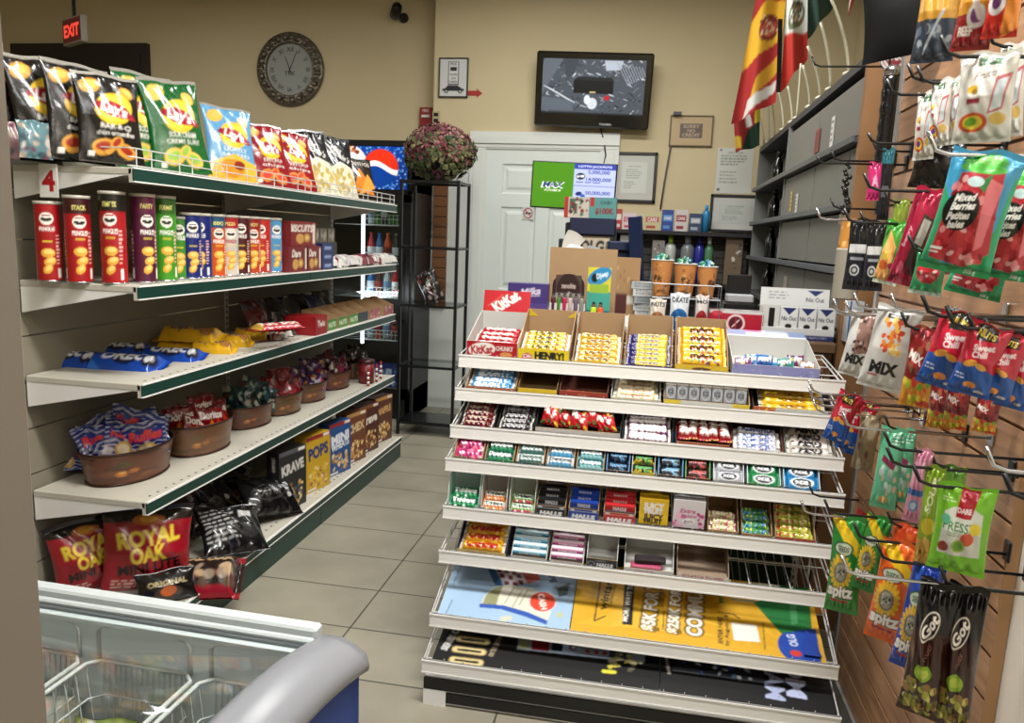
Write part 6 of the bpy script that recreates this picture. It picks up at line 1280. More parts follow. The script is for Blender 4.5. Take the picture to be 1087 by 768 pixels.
bk.poly([Q(713, 690), Q(805, 700), Q(812, 724), Q(716, 712)], '#23262c'); bk.blobs(34, *Q(722, 712), *Q(800, 702), .022, ['#2f4fa8', '#a9b3bd', '#4f6f8c', '#17191f', '#cfd6da'], 6, .5); bk.line(*Q(714, 712), *Q(812, 725), .006, '#8a9098')
T('DAM', 822, 722, .105, '#aab4d6', LEN(821, 702, 743), .13, 266); T('OM', 844, 720, .105, '#bcc5e6', LEN(842, 700, 741), .13, 266)
bk.poly([Q(704, 690), Q(707, 690), Q(712, 716), Q(709, 716)], '#b5aaa0')
sheet_on(7, a0, a1, D7, bk, 'black poster with shiny silver-blue letters beside the gold-link poster', res=190)
yw = yw_
# ------------------------------------------------------------------ things crowded on the counter
def up(px0, px1, pyt, Y, z0=CT):
    a, b = at(px0, pyt, Y=Y), at(px1, pyt, Y=Y); return (a[0]+b[0])/2, b[0]-a[0], (a[2]+b[2])/2-z0
z = CT+.001
x, w, h = up(541, 583, 301, 2.86); a = Art('#3d2f6e', h/w, 60); a.text('Milka', .55, .80, .17, '#cfc9dc', bold=.05, italic=.4, rot=8); a.line(.35, .66, .8, .70, .015, '#cfc9dc'); a.rect(0, 0, 1, .5, '#4a3c7c')
box_on('chocolate_carton', 'purple chocolate carton with white script behind the red wafer carton', a, w, .07, h, (x, 2.86, z), 2, '#3d2f6e', cat='carton')
# lighter displays with a tall tan flap
x, w, h = up(584, 656, 264, 2.99); o = MB().box(-w/2, 0, 0, w/2, .004, h).box(-w/2, -.004, 0, w/2, 0, .02).build('board_flap', M_KRAFT, None, (x, 3.0, z)); tag(o, 'tall plain tan cardboard flap standing behind the lighter displays', 'cardboard')
def lighter(x, y, z_, c, lb, grp, rz=0):
    t = empty('cigarette_lighter', lb, 'lighter', (x, y, z_), (0, 0, R(rz)), grp)
    MB().lathe([(.0075, 0), (.009, .003), (.009, .052), (.008, .055)], 12).build('body', mat('lighter_'+c[1:], c, .3, coat=.4), t)
    MB().box(-.006, -.006, .055, .006, .006, .066).build('metal_hood', M_CHROME, t); MB().ball(0, -.003, .068, .005, .003, .005, 8, 6).build('wheel', M_BLACK, t); return t
x, w, h = up(583, 621, 324, 2.88); hd = Art('#241315', .8, 50); 
t = open_tray('lighter_display', 'white tray of coloured lighters under a round-topped brown card', w, .07, .055, .06, Art('#b5b2ad', .4, 30).blobs(12, 0, 0, 1, 1, .06, ['#8f8b86', '#c9c6c0', '#6b6664'], 4), MW, (x, 2.88, z), 2, 0, .7, None, 'display')
MB().box(-w/2, .0, .0, w/2, .03, .075).build('inner_step', MW, t)
hw = w*.9; m_ = Art('#4a3d39', .75, 60); m_.ell(.5, .55, .46, .36, '#2a1416'); m_.text('zenolite', .5, .66, .12, '#b9a9a4', bold=.05); m_.rect(0, 0, 1, .42, '#8a8582'); m_.blobs(20, 0, 0, 1, .4, .05, ['#6f6a68', '#a9a4a0', '#3a2f2e'], 6)
hz = at(602, 290, Y=2.9)[2]-z; mb = MB(); pr = [(-hw/2, .06), (hw/2, .06), (hw/2, hz-.045)]+[(hw/2*math.cos(PI*q/10), hz-.045+.042*math.sin(PI*q/10)) for q in range(1, 10)]+[(-hw/2, hz-.045)]
mb.color('#2a1416').prism(pr, .028, .031, 'y'); face_grid(mb, (-hw*.40, .0272, .062), (hw*.8, 0, 0), (0, 0, hz-.07), m_); mb.build('header_card', M_CARTON, t)
for j, c in enumerate(('#5a1f2c', '#4a7a2f', '#b0244f', '#b9a9a4', '#6b5a6a', '#8a8480')): lighter(x-w/2+.014+(w-.028)*j/5, 2.885, z+.042, c, f'{["maroon","green","hot pink","silver","mauve","grey"][j]} lighter standing in the white tray', 'lighters in the white tray')
x, w, h = up(621, 646, 326, 2.86); t = open_tray('lighter_display', 'blue and yellow display card holding two neon lighters', w, .06, .05, .055, Art('#2a7a78', .4, 24), mat('teal_board', '#1d6470', .5), (x, 2.86, z), -4, 0, .5, None, 'display')
hz = at(633, 284, Y=2.88)[2]-z; hd = Art('#c9c23a', 1.3, 50); hd.rect(0, 0, 1, .45, '#3f9a8a'); hd.ell(.5, .80, .52, .24, '#2a86b8', 18); hd.ell(.3, .76, .14, .13, '#12181f'); hd.text('Djeep', .62, .84, .15, '#d6e4ee', bold=.06, rot=14); hd.rect(.1, .42, .9, .62, '#8fb03a')
mb = MB(); face_grid(mb, (-w/2, .0290, .05), (w, 0, 0), (0, 0, hz-.05), hd); mb.color('#2a86b8').box(-w/2, .0296, .05, w/2, .032, hz); mb.build('header_card', M_CARTON, t)
for j, c in enumerate(('#b5d62a', '#e0582a')): lighter(x-.012+.026*j, 2.862, z+.006, c, ['neon yellow-green lighter in the blue and yellow display', 'neon orange lighter in the blue and yellow display'][j], 'neon lighters').scale = (1.3, 1.3, 1.15)
# white envelope with a black line
a = Art('#c3c4c0', .45, 60); a.line(.35, .25, .55, .5, .02, '#1d1d1e'); a.line(.55, .5, .95, .42, .02, '#1d1d1e'); a.line(.02, .9, .6, .75, .012, '#2a2a2b')
p = at(672, 326, Y=2.84); mb = MB(); face_grid(mb, (-.10, -.045, .012), (.20, 0, 0), (0, .09, .03), a); mb.color('#b5b6b2')._add([(-.10, -.045, 0), (.10, -.045, 0), (.10, .045, 0), (-.10, .045, 0), (-.10, -.0448, .0118), (.10, -.0448, .0118), (.10, .045, .0418), (-.10, .045, .0418)], [(3, 2, 1, 0), (0, 1, 5, 4), (1, 2, 6, 5), (2, 3, 7, 6), (3, 0, 4, 7)])
o = mb.build('white_envelope_box', M_PAPER, None, (p[0], 2.83, z), (0, 0, R(-6))); tag(o, 'flat white box with a curved black line before the neon lighters', 'box')
# lottery terminal
x, w, h = up(598, 654, 232, 3.28)
lt_ = empty('lottery_terminal', 'black lottery terminal with a beige lettered panel and navy top', 'terminal', (x, 3.28, z))
MB().rbox(-w/2+.01, 0, 0, w/2-.01, .12, h-.02, .006).build('housing', M_BLACK, lt_)
hh = .12; a = Art('#b9ae98', .5, 60); a.text('OLG', .5, .55, .26, '#23211f', bold=.09, w=.6); MB_ = MB(); face_grid(MB_, (-w/2+.045, -.003, h-.175), (w-.055, 0, 0), (0, 0, .10), a); MB_.build('lettered_panel', M_PAPER, lt_)
MB().rbox(-w/2+.03, -.02, h-.07, w/2, .1, h, .004).build('top_cover', mat('navy_plastic', '#141c3c', .4), lt_)
MB().rbox(-w/2-.012, -.03, h-.20, -w/2+.012, .06, h-.09, .004).rbox(w/2-.02, -.012, h-.20, w/2-.006, .06, h-.06, .003).build('side_trim', mat('charcoal_plastic', '#26282c', .4), lt_)
p = at(626, 232, Y=3.3); tw, th = at(654, 232, Y=3.3)[0]-at(599, 232, Y=3.3)[0], at(626, 210, Y=3.3)[2]-p[2]
a = Art('#4f8a8a', th/tw, 90); a.rect(0, 0, .48, 1, '#b9b4a8'); a.rect(0, 0, .08, 1, '#a82a2a'); a.rect(.1, .2, .25, .9, '#3a5a4a'); a.blobs(30, .1, .1, .46, .95, .03, ['#7a2a2a', '#2a2a2a', '#c9c4ba', '#4a6a5a'], 4); a.rect(.5, .55, .58, .98, '#a82a2a'); a.text('$100K', .78, .35, .10, '#7a1d22', bold=.09, w=.36); a.text('CASH', .80, .75, .06, '#1d3a3c', bold=.05)
box_on('scratch_ticket_case', 'red and teal scratch ticket case on top of the lottery terminal', a, tw, .08, th, (p[0], 3.33, z+h+.001), 0, '#4f6a6a', cat='case')
for j, (px, py, wd, rz, lb) in enumerate(((606, 272, .09, 20, 'curled white form sheet leaning on the lottery terminal, steepest one'), (622, 276, .08, 8, 'curled grey form sheet in front of the beige lettered panel'), (602, 262, .05, 35, 'curled pale form sheet at the terminal edge by the door'))):
    q = at(px, py, Y=3.16); mb = MB(); mb.color(['#c3c4c0', '#8d9090', '#a9a59c'][j])
    for s_ in (0, 1): mb.sheet(lambda U, V: np.stack([(U-.5)*wd+.05*V*V, .05*V-.06*np.sin(V*1.6)*U+.001*s_, (.085+.01*j)*V-.04*U*U*V], 1), 12, 12, None, flip=bool(s_))
    o = mb.build('form_sheet', M_PAPER, None, (q[0], 3.16+.02*j, at(px, py+4, Y=3.16)[2]-.02), (0, 0, R(rz))); tag(o, lb, 'paper')
o = MB().rbox(-.09, -.05, 0, .09, .05, .17, .004).build('form_rack', mat('charcoal_plastic', '#26282c', .4), None, (at(612, 262, Y=3.17)[0]+.02, 3.17, z)); tag(o, 'charcoal form rack under the curled sheets', 'rack')
# navy display panels and paper pile
q0, q1 = at(677, 290, Y=3.12), at(672, 229, Y=3.12); M_NAVY = mat('navy_gloss', '#12203f', .3)
o = MB().rbox(-.028, 0, 0, .028, .02, (q1[2]-CT), .004).build('navy_display_stand', M_NAVY, None, (q0[0]+.012, 3.12, CT+.001), (0, R(-6), R(-20))); tag(o, 'tall thin navy panel tilting beside the lottery terminal', 'panel')
q0 = at(662, 272, Y=3.2); o = MB().rbox(-.07, 0, 0, .05, .06, .05, .006).rbox(-.07, -.02, .05, .05, .06, .09, .006).build('navy_device', M_NAVY, None, (q0[0], 3.22, q0[2]-.03), (0, 0, R(10))); tag(o, 'navy card reader between the terminal and the thin navy panel', 'device')
x, w, h = up(655, 680, 274, 3.05); a = Art('#9a7a55', 1.3, 40); a.rect(.02, .1, .5, .45, '#4a2326'); a.rect(.5, .3, .9, .42, '#cfcabf'); a.rect(.62, .6, .9, .66, '#5a4a3a'); a.blobs(8, .05, .5, .6, .9, .04, ['#7a5f40', '#b9986c'], 3)
box_on('shipping_carton', 'tan shipping carton with a dark maroon square near the coffee cups', a, w, .09, h, (x, 3.05, z), 4, '#93754f', cat='carton')
for j in range(6):
    x, w, h = up(675, 699, 280+7*j, 3.0-.02*j); a = Art(['#a9afb0', '#c3c6c4', '#8d959a', '#b5b9b8', '#c9cac6', '#a3abb0'][j], .25, 30); a.lines_of_text(.1, .1, .9, .9, 2, '#5f666a', j)
    o = carton_mesh(.10-.004*j, .07, .026, a, plain='#b0b3b1').build('paper_bundle', M_PAPER, None, (x, 3.0, z+.028*(5-j)), (0, 0, R(6*(j % 3)-6))); tag(o, f'bundle of grey-white slips beside the tan shipping carton, {ORD[j]} from the top', 'bundle', 'bundles of slips')
# coffee cups in a wire stand
wx0, wx1 = at(690, 345, Y=2.82)[0], at(762, 345, Y=2.82)[0]
ws = MB(); zz = at(720, 316, Y=2.85)[2]
for y in (2.80, 2.90):
    for zz_ in (z+.004, zz, zz+.05): ws.tube([(wx0, y, zz_), (wx1, y, zz_)], .0022, 5)
    for k in range(7): xx = wx0+(wx1-wx0)*k/6; ws.tube([(xx, y, z), (xx, y, zz+.05)], .0018, 5)
for k in range(7): xx = wx0+(wx1-wx0)*k/6; ws.tube([(xx, 2.80, z+.004), (xx, 2.90, z+.004)], .0018, 5).tube([(xx, 2.80, zz), (xx, 2.90, zz)], .0018, 5)
for xx in (wx0, wx1): ws.tube([(xx, 2.80, zz+.05), (xx, 2.90, zz+.05)], .002, 5)
o = ws.build('wire_stand', mat('dull_steel_wire', '#7d7f80', .45, metal=.5)); tag(o, 'two-tier chrome wire stand holding paper coffee cups', 'stand')
for j, (p0, p1, pt) in enumerate(((690, 714, 276), (714, 739, 279), (739, 761, 281))):
    x = (at(p0, 300, Y=2.85)[0]+at(p1, 300, Y=2.85)[0])/2; r = (at(p1, 300, Y=2.85)[0]-at(p0, 300, Y=2.85)[0])/2; hh = at(700, pt, Y=2.85)[2]-zz-.004
    a = Art('#b57b45', hh/(2*PI*r*.9), 150); a.text('Rio', .27, .5, .09, '#2b1a12', bold=.09, italic=.3); a.text('Rio', .60, .5, .09, '#2b1a12', bold=.09, italic=.3); a.text('Rio', .93, .5, .09, '#2b1a12', bold=.09, italic=.3)
    a.blobs(46, 0, .1, 1, .9, .018, ['#8a4f28', '#d09a60', '#5a3018', '#c48a50'], j+2); 
    t = empty('coffee_cup', f'brown printed paper coffee cup with sweets on top, {["nearest the paper bundles","in the middle","nearest the red box"][j]}', 'cup', (x, 2.85, zz+.004), (0, 0, R(30*j)), 'coffee cups in the wire stand')
    mb = MB(); mb.sheet(lambda U, V: np.stack([(r*.72+r*.28*V)*np.sin(U*2*PI), -(r*.72+r*.28*V)*np.cos(U*2*PI), hh*V], 1), 80, 30, a); mb.build('wall', M_CARTON, t)
    MB().lathe([(r*.72, .0), (.001, .001)], 20, caps=False).build('base', MW, t); MB().tube([(r*math.cos(PI*q/12), r*math.sin(PI*q/12), hh) for q in range(24)], .0025, 6, closed=True).build('rim', MW, t)
    for q in range(4):
        c = ['#2f7a5f', '#3f8f86', '#2a86b0', '#4a9a6a', '#a9c4bd'][(q+j*2) % 5]; a2 = Art(c, .7, 18).blobs(8, 0, 0, 1, 1, .12, ['#cfe0da', '#1d4f48'], q)
        an = q*1.57+.4; bag('wrapped_sweet', f'shiny {["green","teal","blue","light green","silver-green"][(q+j*2)%5]} wrapped sweet heaped on the {["first","middle","third"][j]} coffee cup, {tone[q]}', 'sweet', a2, .035, .04, .016, (x+.016*math.cos(an), 2.85+.016*math.sin(an), zz+hh-.012), 40*q-50, (20, -25, 10, -15)[q], (15, -20, 30, -10)[q], c, seed=q+j*5, group='wrapped sweets on the coffee cups')
for j, (p0, p1, pt, pb, c, c2, tx, lb) in enumerate(((689, 708, 318, 332, '#c9c2b5', '#8a5a35', 'NUTS', 'round brown and cream snack cup'), (709, 733, 312, 345, '#c9d0d6', '#1a5a94', 'OKATE', 'white and blue chocolate milk pouch'), (736, 753, 314, 345, '#c4bfba', '#8c1b24', 'MO', 'white and red sachet pouch'))):
    a_, b_ = at(p0, pb, Y=2.79), at(p1, pt, Y=2.79); w, h = b_[0]-a_[0], max(.07, b_[2]-z-.004)
    a = Art(c, h/w, 50); a.ell(.5, .3, .48, .36*h/w/1.2, c2); a.text(tx, .5, .82, .24, '#22262b', bold=.08, w=.85); a.ell(.5, .32, .2, .15, '#dfe3e6'); a.ell(.45, .34, .1, .09, c2)
    bag('snack_pouch', lb+' on the lower tier of the wire stand', 'pouch', a, w, h, .03, ((a_[0]+b_[0])/2, 2.775, z+.006), 0, 0, 0, c2, seed=j+3, m=M_CARTON)
# red box, stop-smoking boxes, blue and white box
x, w, h = up(752, 809, 330, 2.86); a = Art('#a3162f', h/w, 100); a.ring(.5, .5, .17, .035, '#d3c6c8'); a.ell(.5, .5, .12, .12, '#4a1220'); a.line(.44, .35, .56, .65, .02, '#d3c6c8'); a.line(.5, .3, .5, .7, .02, '#b0343f'); a.rect(0, .9, 1, 1, '#c2c0bf'); a.ell(.15, .9, .1, .05, '#c83a4f')
box_on('tea_bag_box', 'crimson box with a white ring emblem beside the wire stand', a, w, .10, h, (x, 2.86, z), 0, '#8f1429', top=Art('#b5b3b1', .6, 30).blobs(6, 0, 0, 1, 1, .2, ['#8a8583', '#5a1520'], 3))
a_, b_ = at(808, 352, Y=2.80), at(885, 357, Y=2.80); w = b_[0]-a_[0]; x = (a_[0]+b_[0])/2; h = at(808, 325, Y=2.80)[2]-z
t = empty('filter_display', 'white open display box of boxed cigarette filters with its lid up', 'display', (x, 2.84, z))
MB().rbox(-w/2, -.04, 0, w/2, .05, h*.35, .002).box(-w/2, -.04, 0, -w/2+.002, .05, h).box(w/2-.002, -.04, 0, w/2, .05, h).box(-w/2, .048, 0, w/2, .05, h).build('base', MW, t)
ft = Art('#c3c5c6', .35*h/w, 90); ft.rect(0, 0, 1, .4, '#1d2a5f'); ft.text('ALWAYS FILTERS FOR SMOKERS', .5, .2, .012, '#c9cdd6', w=.8); mb = MB(); face_grid(mb, (-w/2, -.041, 0), (w, 0, 0), (0, 0, h*.35), ft); mb.build('front_print', M_CARTON, t)
ld_ = Art('#c3c5c4', .36, 110); ld_.poly([(.68, .9), (.92, .9), (.80, .58)], '#1d2a5f'); ld_.text('Nic Out', .80, .38, .085, '#2b2f45', bold=.04, w=.26); ld_.lines_of_text(.12, .3, .5, .8, 3, '#8d9194', 4)
hl = at(840, 306, Y=2.89)[2]-z-h; mb = MB(); face_grid(mb, (-w/2, -.001, 0), (w*.97, 0, 0), (0, 0, hl), ld_); mb.color('#b9bbb9').box(-w/2, 0, 0, w*.47, .003, hl); mb.box(-w/2, 0, -.002, w*.47, .06, .0); mb.build('raised_lid', M_CARTON, t, (0, .049, h), (R(-8), 0, 0))
na = Art('#cacccd', 1.05, 44); na.poly([(.08, .97), (.92, .97), (.5, .62)], '#1d2a5f'); na.text('Nic Out', .5, .45, .2, '#23263a', bold=.05, w=.86); na.ell(.5, .08, .2, .12, '#1a1c22')
for j in range(3):
    wj = w*.235; o = carton_mesh(wj, .03, h*.80, na, plain='#bfc1c2').build('filter_pack', M_CARTON, None, (x-w/2+w*(.41+.255*j-.04), 2.822, z+h*.35*1.0+.0)); o.location.z = z+h*.351; tag(o, f'small white filter pack with a navy triangle, {["beside the black slot","middle one","nearest the blue and white box"][j]}', 'filter pack', 'filter packs in the white display'); o.scale.z = .82
o = MB().rbox(0, 0, 0, .018, .02, h*.6, .002).build('black_filter_tube', M_BLACK, None, (x-w/2+.025, 2.815, z+h*.351)); tag(o, 'slim black tube at the end of the white filter display', 'tube')
x0_, x1_ = at(884, 361, Y=2.80)[0], .675; w = x1_-x0_+.035; h = at(900, 320, Y=2.80)[2]-z; a = Art('#c6cbd0', h/w, 50); a.rect(0, 0, .12, 1, '#1d5f9c'); a.rect(0, 0, 1, .14, '#1d5f9c'); a.lines_of_text(.22, .25, .95, .85, 6, '#a3a9af', 5)
box_on('medicine_box', 'blue-edged white box at the counter end by the slatwall', a, w*.78, .09, h, (x0_+.045+w*.36, 2.86, z), 6, '#c0c5ca')
x, w, h = up(770, 804, 292, 3.2); t = empty('card_terminal', 'grey and white card machine with dark screen behind the crimson box', 'card machine', (x, 3.2, z))
MB().rbox(-w/2, -.05, 0, w/2, .08, h*.45, .006).build('base', M_BLACK, t); MB().rbox(-w/2+.01, -.04, h*.45, w/2-.01, .05, h*.62, .006).build('keypad', mat('light_grey_plastic', '#9a9d9f', .5), t); MB().rbox(-w/2+.01, 0, h*.62, w/2-.02, .03, h, .004).build('screen_panel', M_BLACK, t)
# ------------------------------------------------------------------ shelves along the back wall
bx0, bx1 = at(655, 246, Y=5.72)[0], at(799, 252, Y=5.72)[0]; bz = at(730, 246, Y=5.72)[2]
bs = empty('back_shelf_unit', 'dark shelf unit with grey slatted back along the rear wall', 'shelf unit', (bx0, 5.99, 0))
def bb(mb, n, m): return mb.build(n, m, bs, (-bx0, -5.99, 0))
bb(MB().rbox(bx0, 5.72, bz-.03, bx1+.02, 5.985, bz, .003), 'shelf', mat('black_laminate', '#17161a', .4)); bb(MB().box(bx0, 5.74, bz-.40, bx1, 5.985, bz-.37).box(bx0, 5.6, .98, bx1, 5.985, 1.0), 'shelf', mat('black_laminate', '#17161a', .4))
sl = MB(); q = 1.0
while q < bz-.04: sl.box(bx0, 5.965, q, bx1, 5.985, q+.05); q += .056
bb(sl, 'slatted_back', mat('grey_slats', '#4f4d4a', .5)); bb(MB().box(bx0-.03, 5.72, 0, bx0, 5.985, bz).box(bx1, 5.70, 0, bx1+.03, 5.985, bz), 'side_panel', mat('black_laminate', '#17161a', .4)); bb(MB().box(bx0, 5.62, 0, bx1, 5.985, .98), 'lower_cabinet', mat('black_laminate', '#17161a', .4))
MEDS = [(654, 661, 222, '#a83a3a', '#d0c8c2', 'red and white medicine box, first on the back shelf'), (661, 676, 226, '#c9b9bc', '#b03a5a', 'wide pink and white medicine box on the back shelf'), (677, 684, 228, '#b9b3a5', '#c9a02a', 'narrow cream medicine box on the back shelf'), (684, 702, 226, '#b9b48a', '#a8322a', 'yellow and red medicine box on the back shelf'),
        (703, 716, 223, '#1d3a86', '#4f86c0', 'royal blue medicine box on the back shelf'), (717, 731, 223, '#c2bcb9', '#8f2430', 'white medicine box with a red band on the back shelf'), (732, 746, 227, '#2a3a5c', '#9aa4ac', 'navy and silver medicine box on the back shelf')]
for j, (p0, p1, pt, c, c2, lb) in enumerate(MEDS):
    x, w, h = up(p0, p1, pt, 5.76, bz); a = Art(c, h/w, 34); a.rect(.1, .45, .9, .75, c2); a.text('CARE', .5, .6, .22, '#e0dcd6' if j != 2 else '#4a4030', bold=.05, w=.6); a.rect(.15, .1, .7, .25, c2)
    box_on('medicine_box', lb, a, w-.004, .07, max(h, .06), (x, 5.80, bz+.001), 0, c)
def bottle(name, lb, px, pt, Y, zb, r, c, cc, cat='bottle'):
    q = at(px, pt, Y=Y); h = q[2]-zb; t = empty(name, lb, cat, (q[0], Y, zb)); MB().lathe([(r, 0), (r, h*.7), (r*.8, h*.78), (r*.4, h*.82)], 16).build('body', mat('btl_'+c[1:], c, .3, coat=.3), t); MB().lathe([(r*.45, h*.8), (r*.45, h), (.002, h)], 12).build('cap', mat('btl_'+cc[1:], cc, .4), t)
bottle('spray_bottle', 'tall light blue bottle at the end of the back shelf by the picture', 750.5, 218, 5.80, bz+.001, .028, '#2a7fae', '#2f8fc0')
z2 = bz-.37+.001
for (px, pt, r, c, cc, nm, lb) in ((712.5, 249, .045, '#b9beb8', '#8fb82a', 'wipe_canister', 'white canister with lime green lid under the back shelf'), (731, 249, .05, '#6f7577', '#84898b', 'spray_can', 'fat grey can under the back shelf'), (743.5, 250, .036, '#2a2f8c', '#1d2470', 'spray_bottle', 'deep blue spray bottle under the back shelf'), (754, 250, .032, '#4f7f5a', '#c3c8c2', 'squeeze_bottle', 'green bottle with a white top under the back shelf')): bottle(nm, lb, px, pt, 5.82, z2, r, c, cc, 'bottle')
for j, (p0, p1, pt, c, lb) in enumerate(((659, 668, 249, '#a9a9a6', 'small white carton in the dark lower shelf by the navy device'), (693, 706, 255, '#7d7a74', 'grey camera carton on the lower back shelf'), (771, 789, 252, '#6b5a45', 'brown and grey boxed radio near the grey cabinet'))):
    x, w, h = up(p0, p1, pt, 5.8, z2); a = Art(c, h/w, 30); a.blobs(12, .1, .1, .9, .9, .08, ['#2a2826', '#c3c0b9', '#4a4642'], j); box_on('boxed_gadget', lb, a, w, .1, h, (x, 5.82, z2), 0, c)
# bottles in the open end of the tobacco cabinet
for r_ in range(4):
    zb = KROW[r_+1]-.009+.0
    for j in range(3):
        t = empty('dark_bottle', f'dark glass bottle, {ORD[j]} in the open cabinet end, {["top","second","third","fourth"][r_]} shelf', 'bottle', (KX+.05+.03*(j % 2), KYM+.16+.24*j, zb), group='dark bottles in the cabinet')
        MB().lathe([(.034, 0), (.036, .01), (.036, .11), (.014, .15), (.013, .175)], 14).build('body', mat('dark_glass', '#0c0f0d', .15, coat=.5), t); MB().lathe([(.015, .172), (.015, .195), (.002, .196)], 12).build('cap', mat('dark_cap', '#242220', .4), t)
# flags on the cabinet top
def pole(px, py, px2, py2, lb):
    b = at(px, py, X=KX+.02); b[2] = KZ+.001; e = at(px2, py2, Y=b[1]-.0); e = Vector((e[0], b[1], e[2]))
    t = empty('flag_pole', lb, 'flag pole', tuple(b), group='small flag poles on the cabinet'); d = e-b
    MB().tube([Vector((0, 0, .012))+Vector((d.x*s_**1.6, 0, d.z*s_)) for s_ in [k/8 for k in range(9)]], .006, 8).build('stick', mat('ivory_plastic', '#aaa791', .45), t)
    MB().lathe([(.022, 0), (.022, .012), (.010, .02)], 14).build('foot', mat('ivory_plastic', '#aaa791', .45), t)
for j, (a0_, a1_, b0_, b1_) in enumerate(((902, 62, 881, 0), (883, 77, 871, 27), (872, 88, 857, 52), (861, 97, 852, 72), (847, 111, 850, 70), (842, 115, 836, 94), (833, 121, 826, 98), (823, 129, 818, 104), (817, 136, 814, 106), (812, 140, 796, 100))):
    pole(a0_, a1_, b0_, b1_, f'ivory flag stick on the cabinet top, {ORD[j]} counted from the wood end panel')
def flag(lb, TL, TR, BR, BL, art, Y=4.9, fold=.03, seed=1, n=40, ph=0):
    def f(s_):
        def g_(U, V):
            out = []
            for u_, v_ in zip(U, V):
                px = (TL[0]*(1-u_)+TR[0]*u_)*v_+(BL[0]*(1-u_)+BR[0]*u_)*(1-v_); py = (TL[1]*(1-u_)+TR[1]*u_)*v_+(BL[1]*(1-u_)+BR[1]*u_)*(1-v_)
                fo = fold*math.sin(u_*9+v_*2+ph)*(1-.3*v_); p = at(px, py, Y=Y+.05*u_); out.append((p[0]+fo*.3, p[1]+fo+s_*.0015, p[2]))
            return np.array(out)
        return g_
    mb = MB(); m_ = max(10, int(n*1.3)); mb.sheet(f(0), n, m_, art); mb.sheet(f(1), n, m_, art, flip=True)
    me = mb; c = np.mean(np.array(me.v), 0); me.v = [tuple(np.array(v)-c) for v in me.v]; o = me.build('hanging_flag', M_CLOTH, None, tuple(c)); tag(o, lb, 'flag', 'flags above the cabinet')
sp = Art('#96201f', 2.2, 60); sp.poly([(.0, .36), (1, .52), (1, .80), (.45, .84), (0, .70)], '#c79a24'); sp.poly([(.35, .10), (1, .26), (.95, .40), (.45, .26)], '#bd8f22'); sp.poly([(.25, 0), (.95, .10), (.95, .18), (.3, .12)], '#c3c3bd'); sp.ell(.58, .62, .26, .22, '#6a2420'); sp.ell(.58, .62, .17, .15, '#a8432f'); sp.ring(.58, .62, .09, .03, '#c3b9a2'); sp.blobs(20, .33, .54, .83, .71, .03, ['#3a1a16', '#c9b48a', '#8c2a24'], 5)
flag('red and yellow flag with a dark red crest, hanging longest', (806, -25), (838, -25), (823, 108), (776, 132), sp)
mx_ = Art('#bfc0b9', 1.9, 50); mx_.poly([(0, 0), (1, 0), (1, .33), (.1, .50), (0, .5)], '#a3271c'); mx_.ell(.5, .60, .36, .26, '#5c6042'); mx_.ell(.5, .62, .26, .18, '#bfc0b9'); mx_.blobs(26, .3, .52, .72, .74, .05, ['#4a4a30', '#7a5a35', '#23281c'], 3)
flag('white and red flag with a green and brown eagle emblem', (836, -25), (858, -25), (857, 62), (828, 98), mx_, Y=4.6, fold=.03)
flag('dark green flag corner draped between two sticks', (857, -25), (892, -25), (884, 8), (857, 42), Art('#0e2a1c', 1.2, 20), Y=4.1, fold=.02)
flag('thin dark strip for the black shadow between the crested flag and the eagle flag', (826, 20), (831, 20), (829, 98), (824, 98), Art('#15151a', 3, 10), Y=4.75, fold=.004)  # dark cloth quad put in for the black shadow strip between the flags
lo_ = Art('#8c1f1f', 1.6, 40); lo_.poly([(.3, 0), (1, 0), (1, .5), (.5, .45)], '#12301f'); lo_.poly([(0, .1), (.3, .05), (.3, .3), (0, .4)], '#c09a2a'); lo_.poly([(.45, .5), (.7, .5), (.5, 1), (.35, 1)], '#c3c3bd'); lo_.poly([(.8, .5), (1, .5), (1, 1), (.85, 1)], '#b8a82a')
flag('red, white and green flag tails hanging lowest above the paper notice', (779, 118), (807, 104), (807, 155), (780, 162), lo_, Y=5.3, fold=.03, ph=2)
flag('small red and white striped flag corner beside the black case', (899, -20), (913, -20), (905, 6), (901, 18), Art('#8c2a24', 1.4, 16).line(0, .2, 1, .8, .2, '#c9c2b9'), Y=3.07, fold=.004)
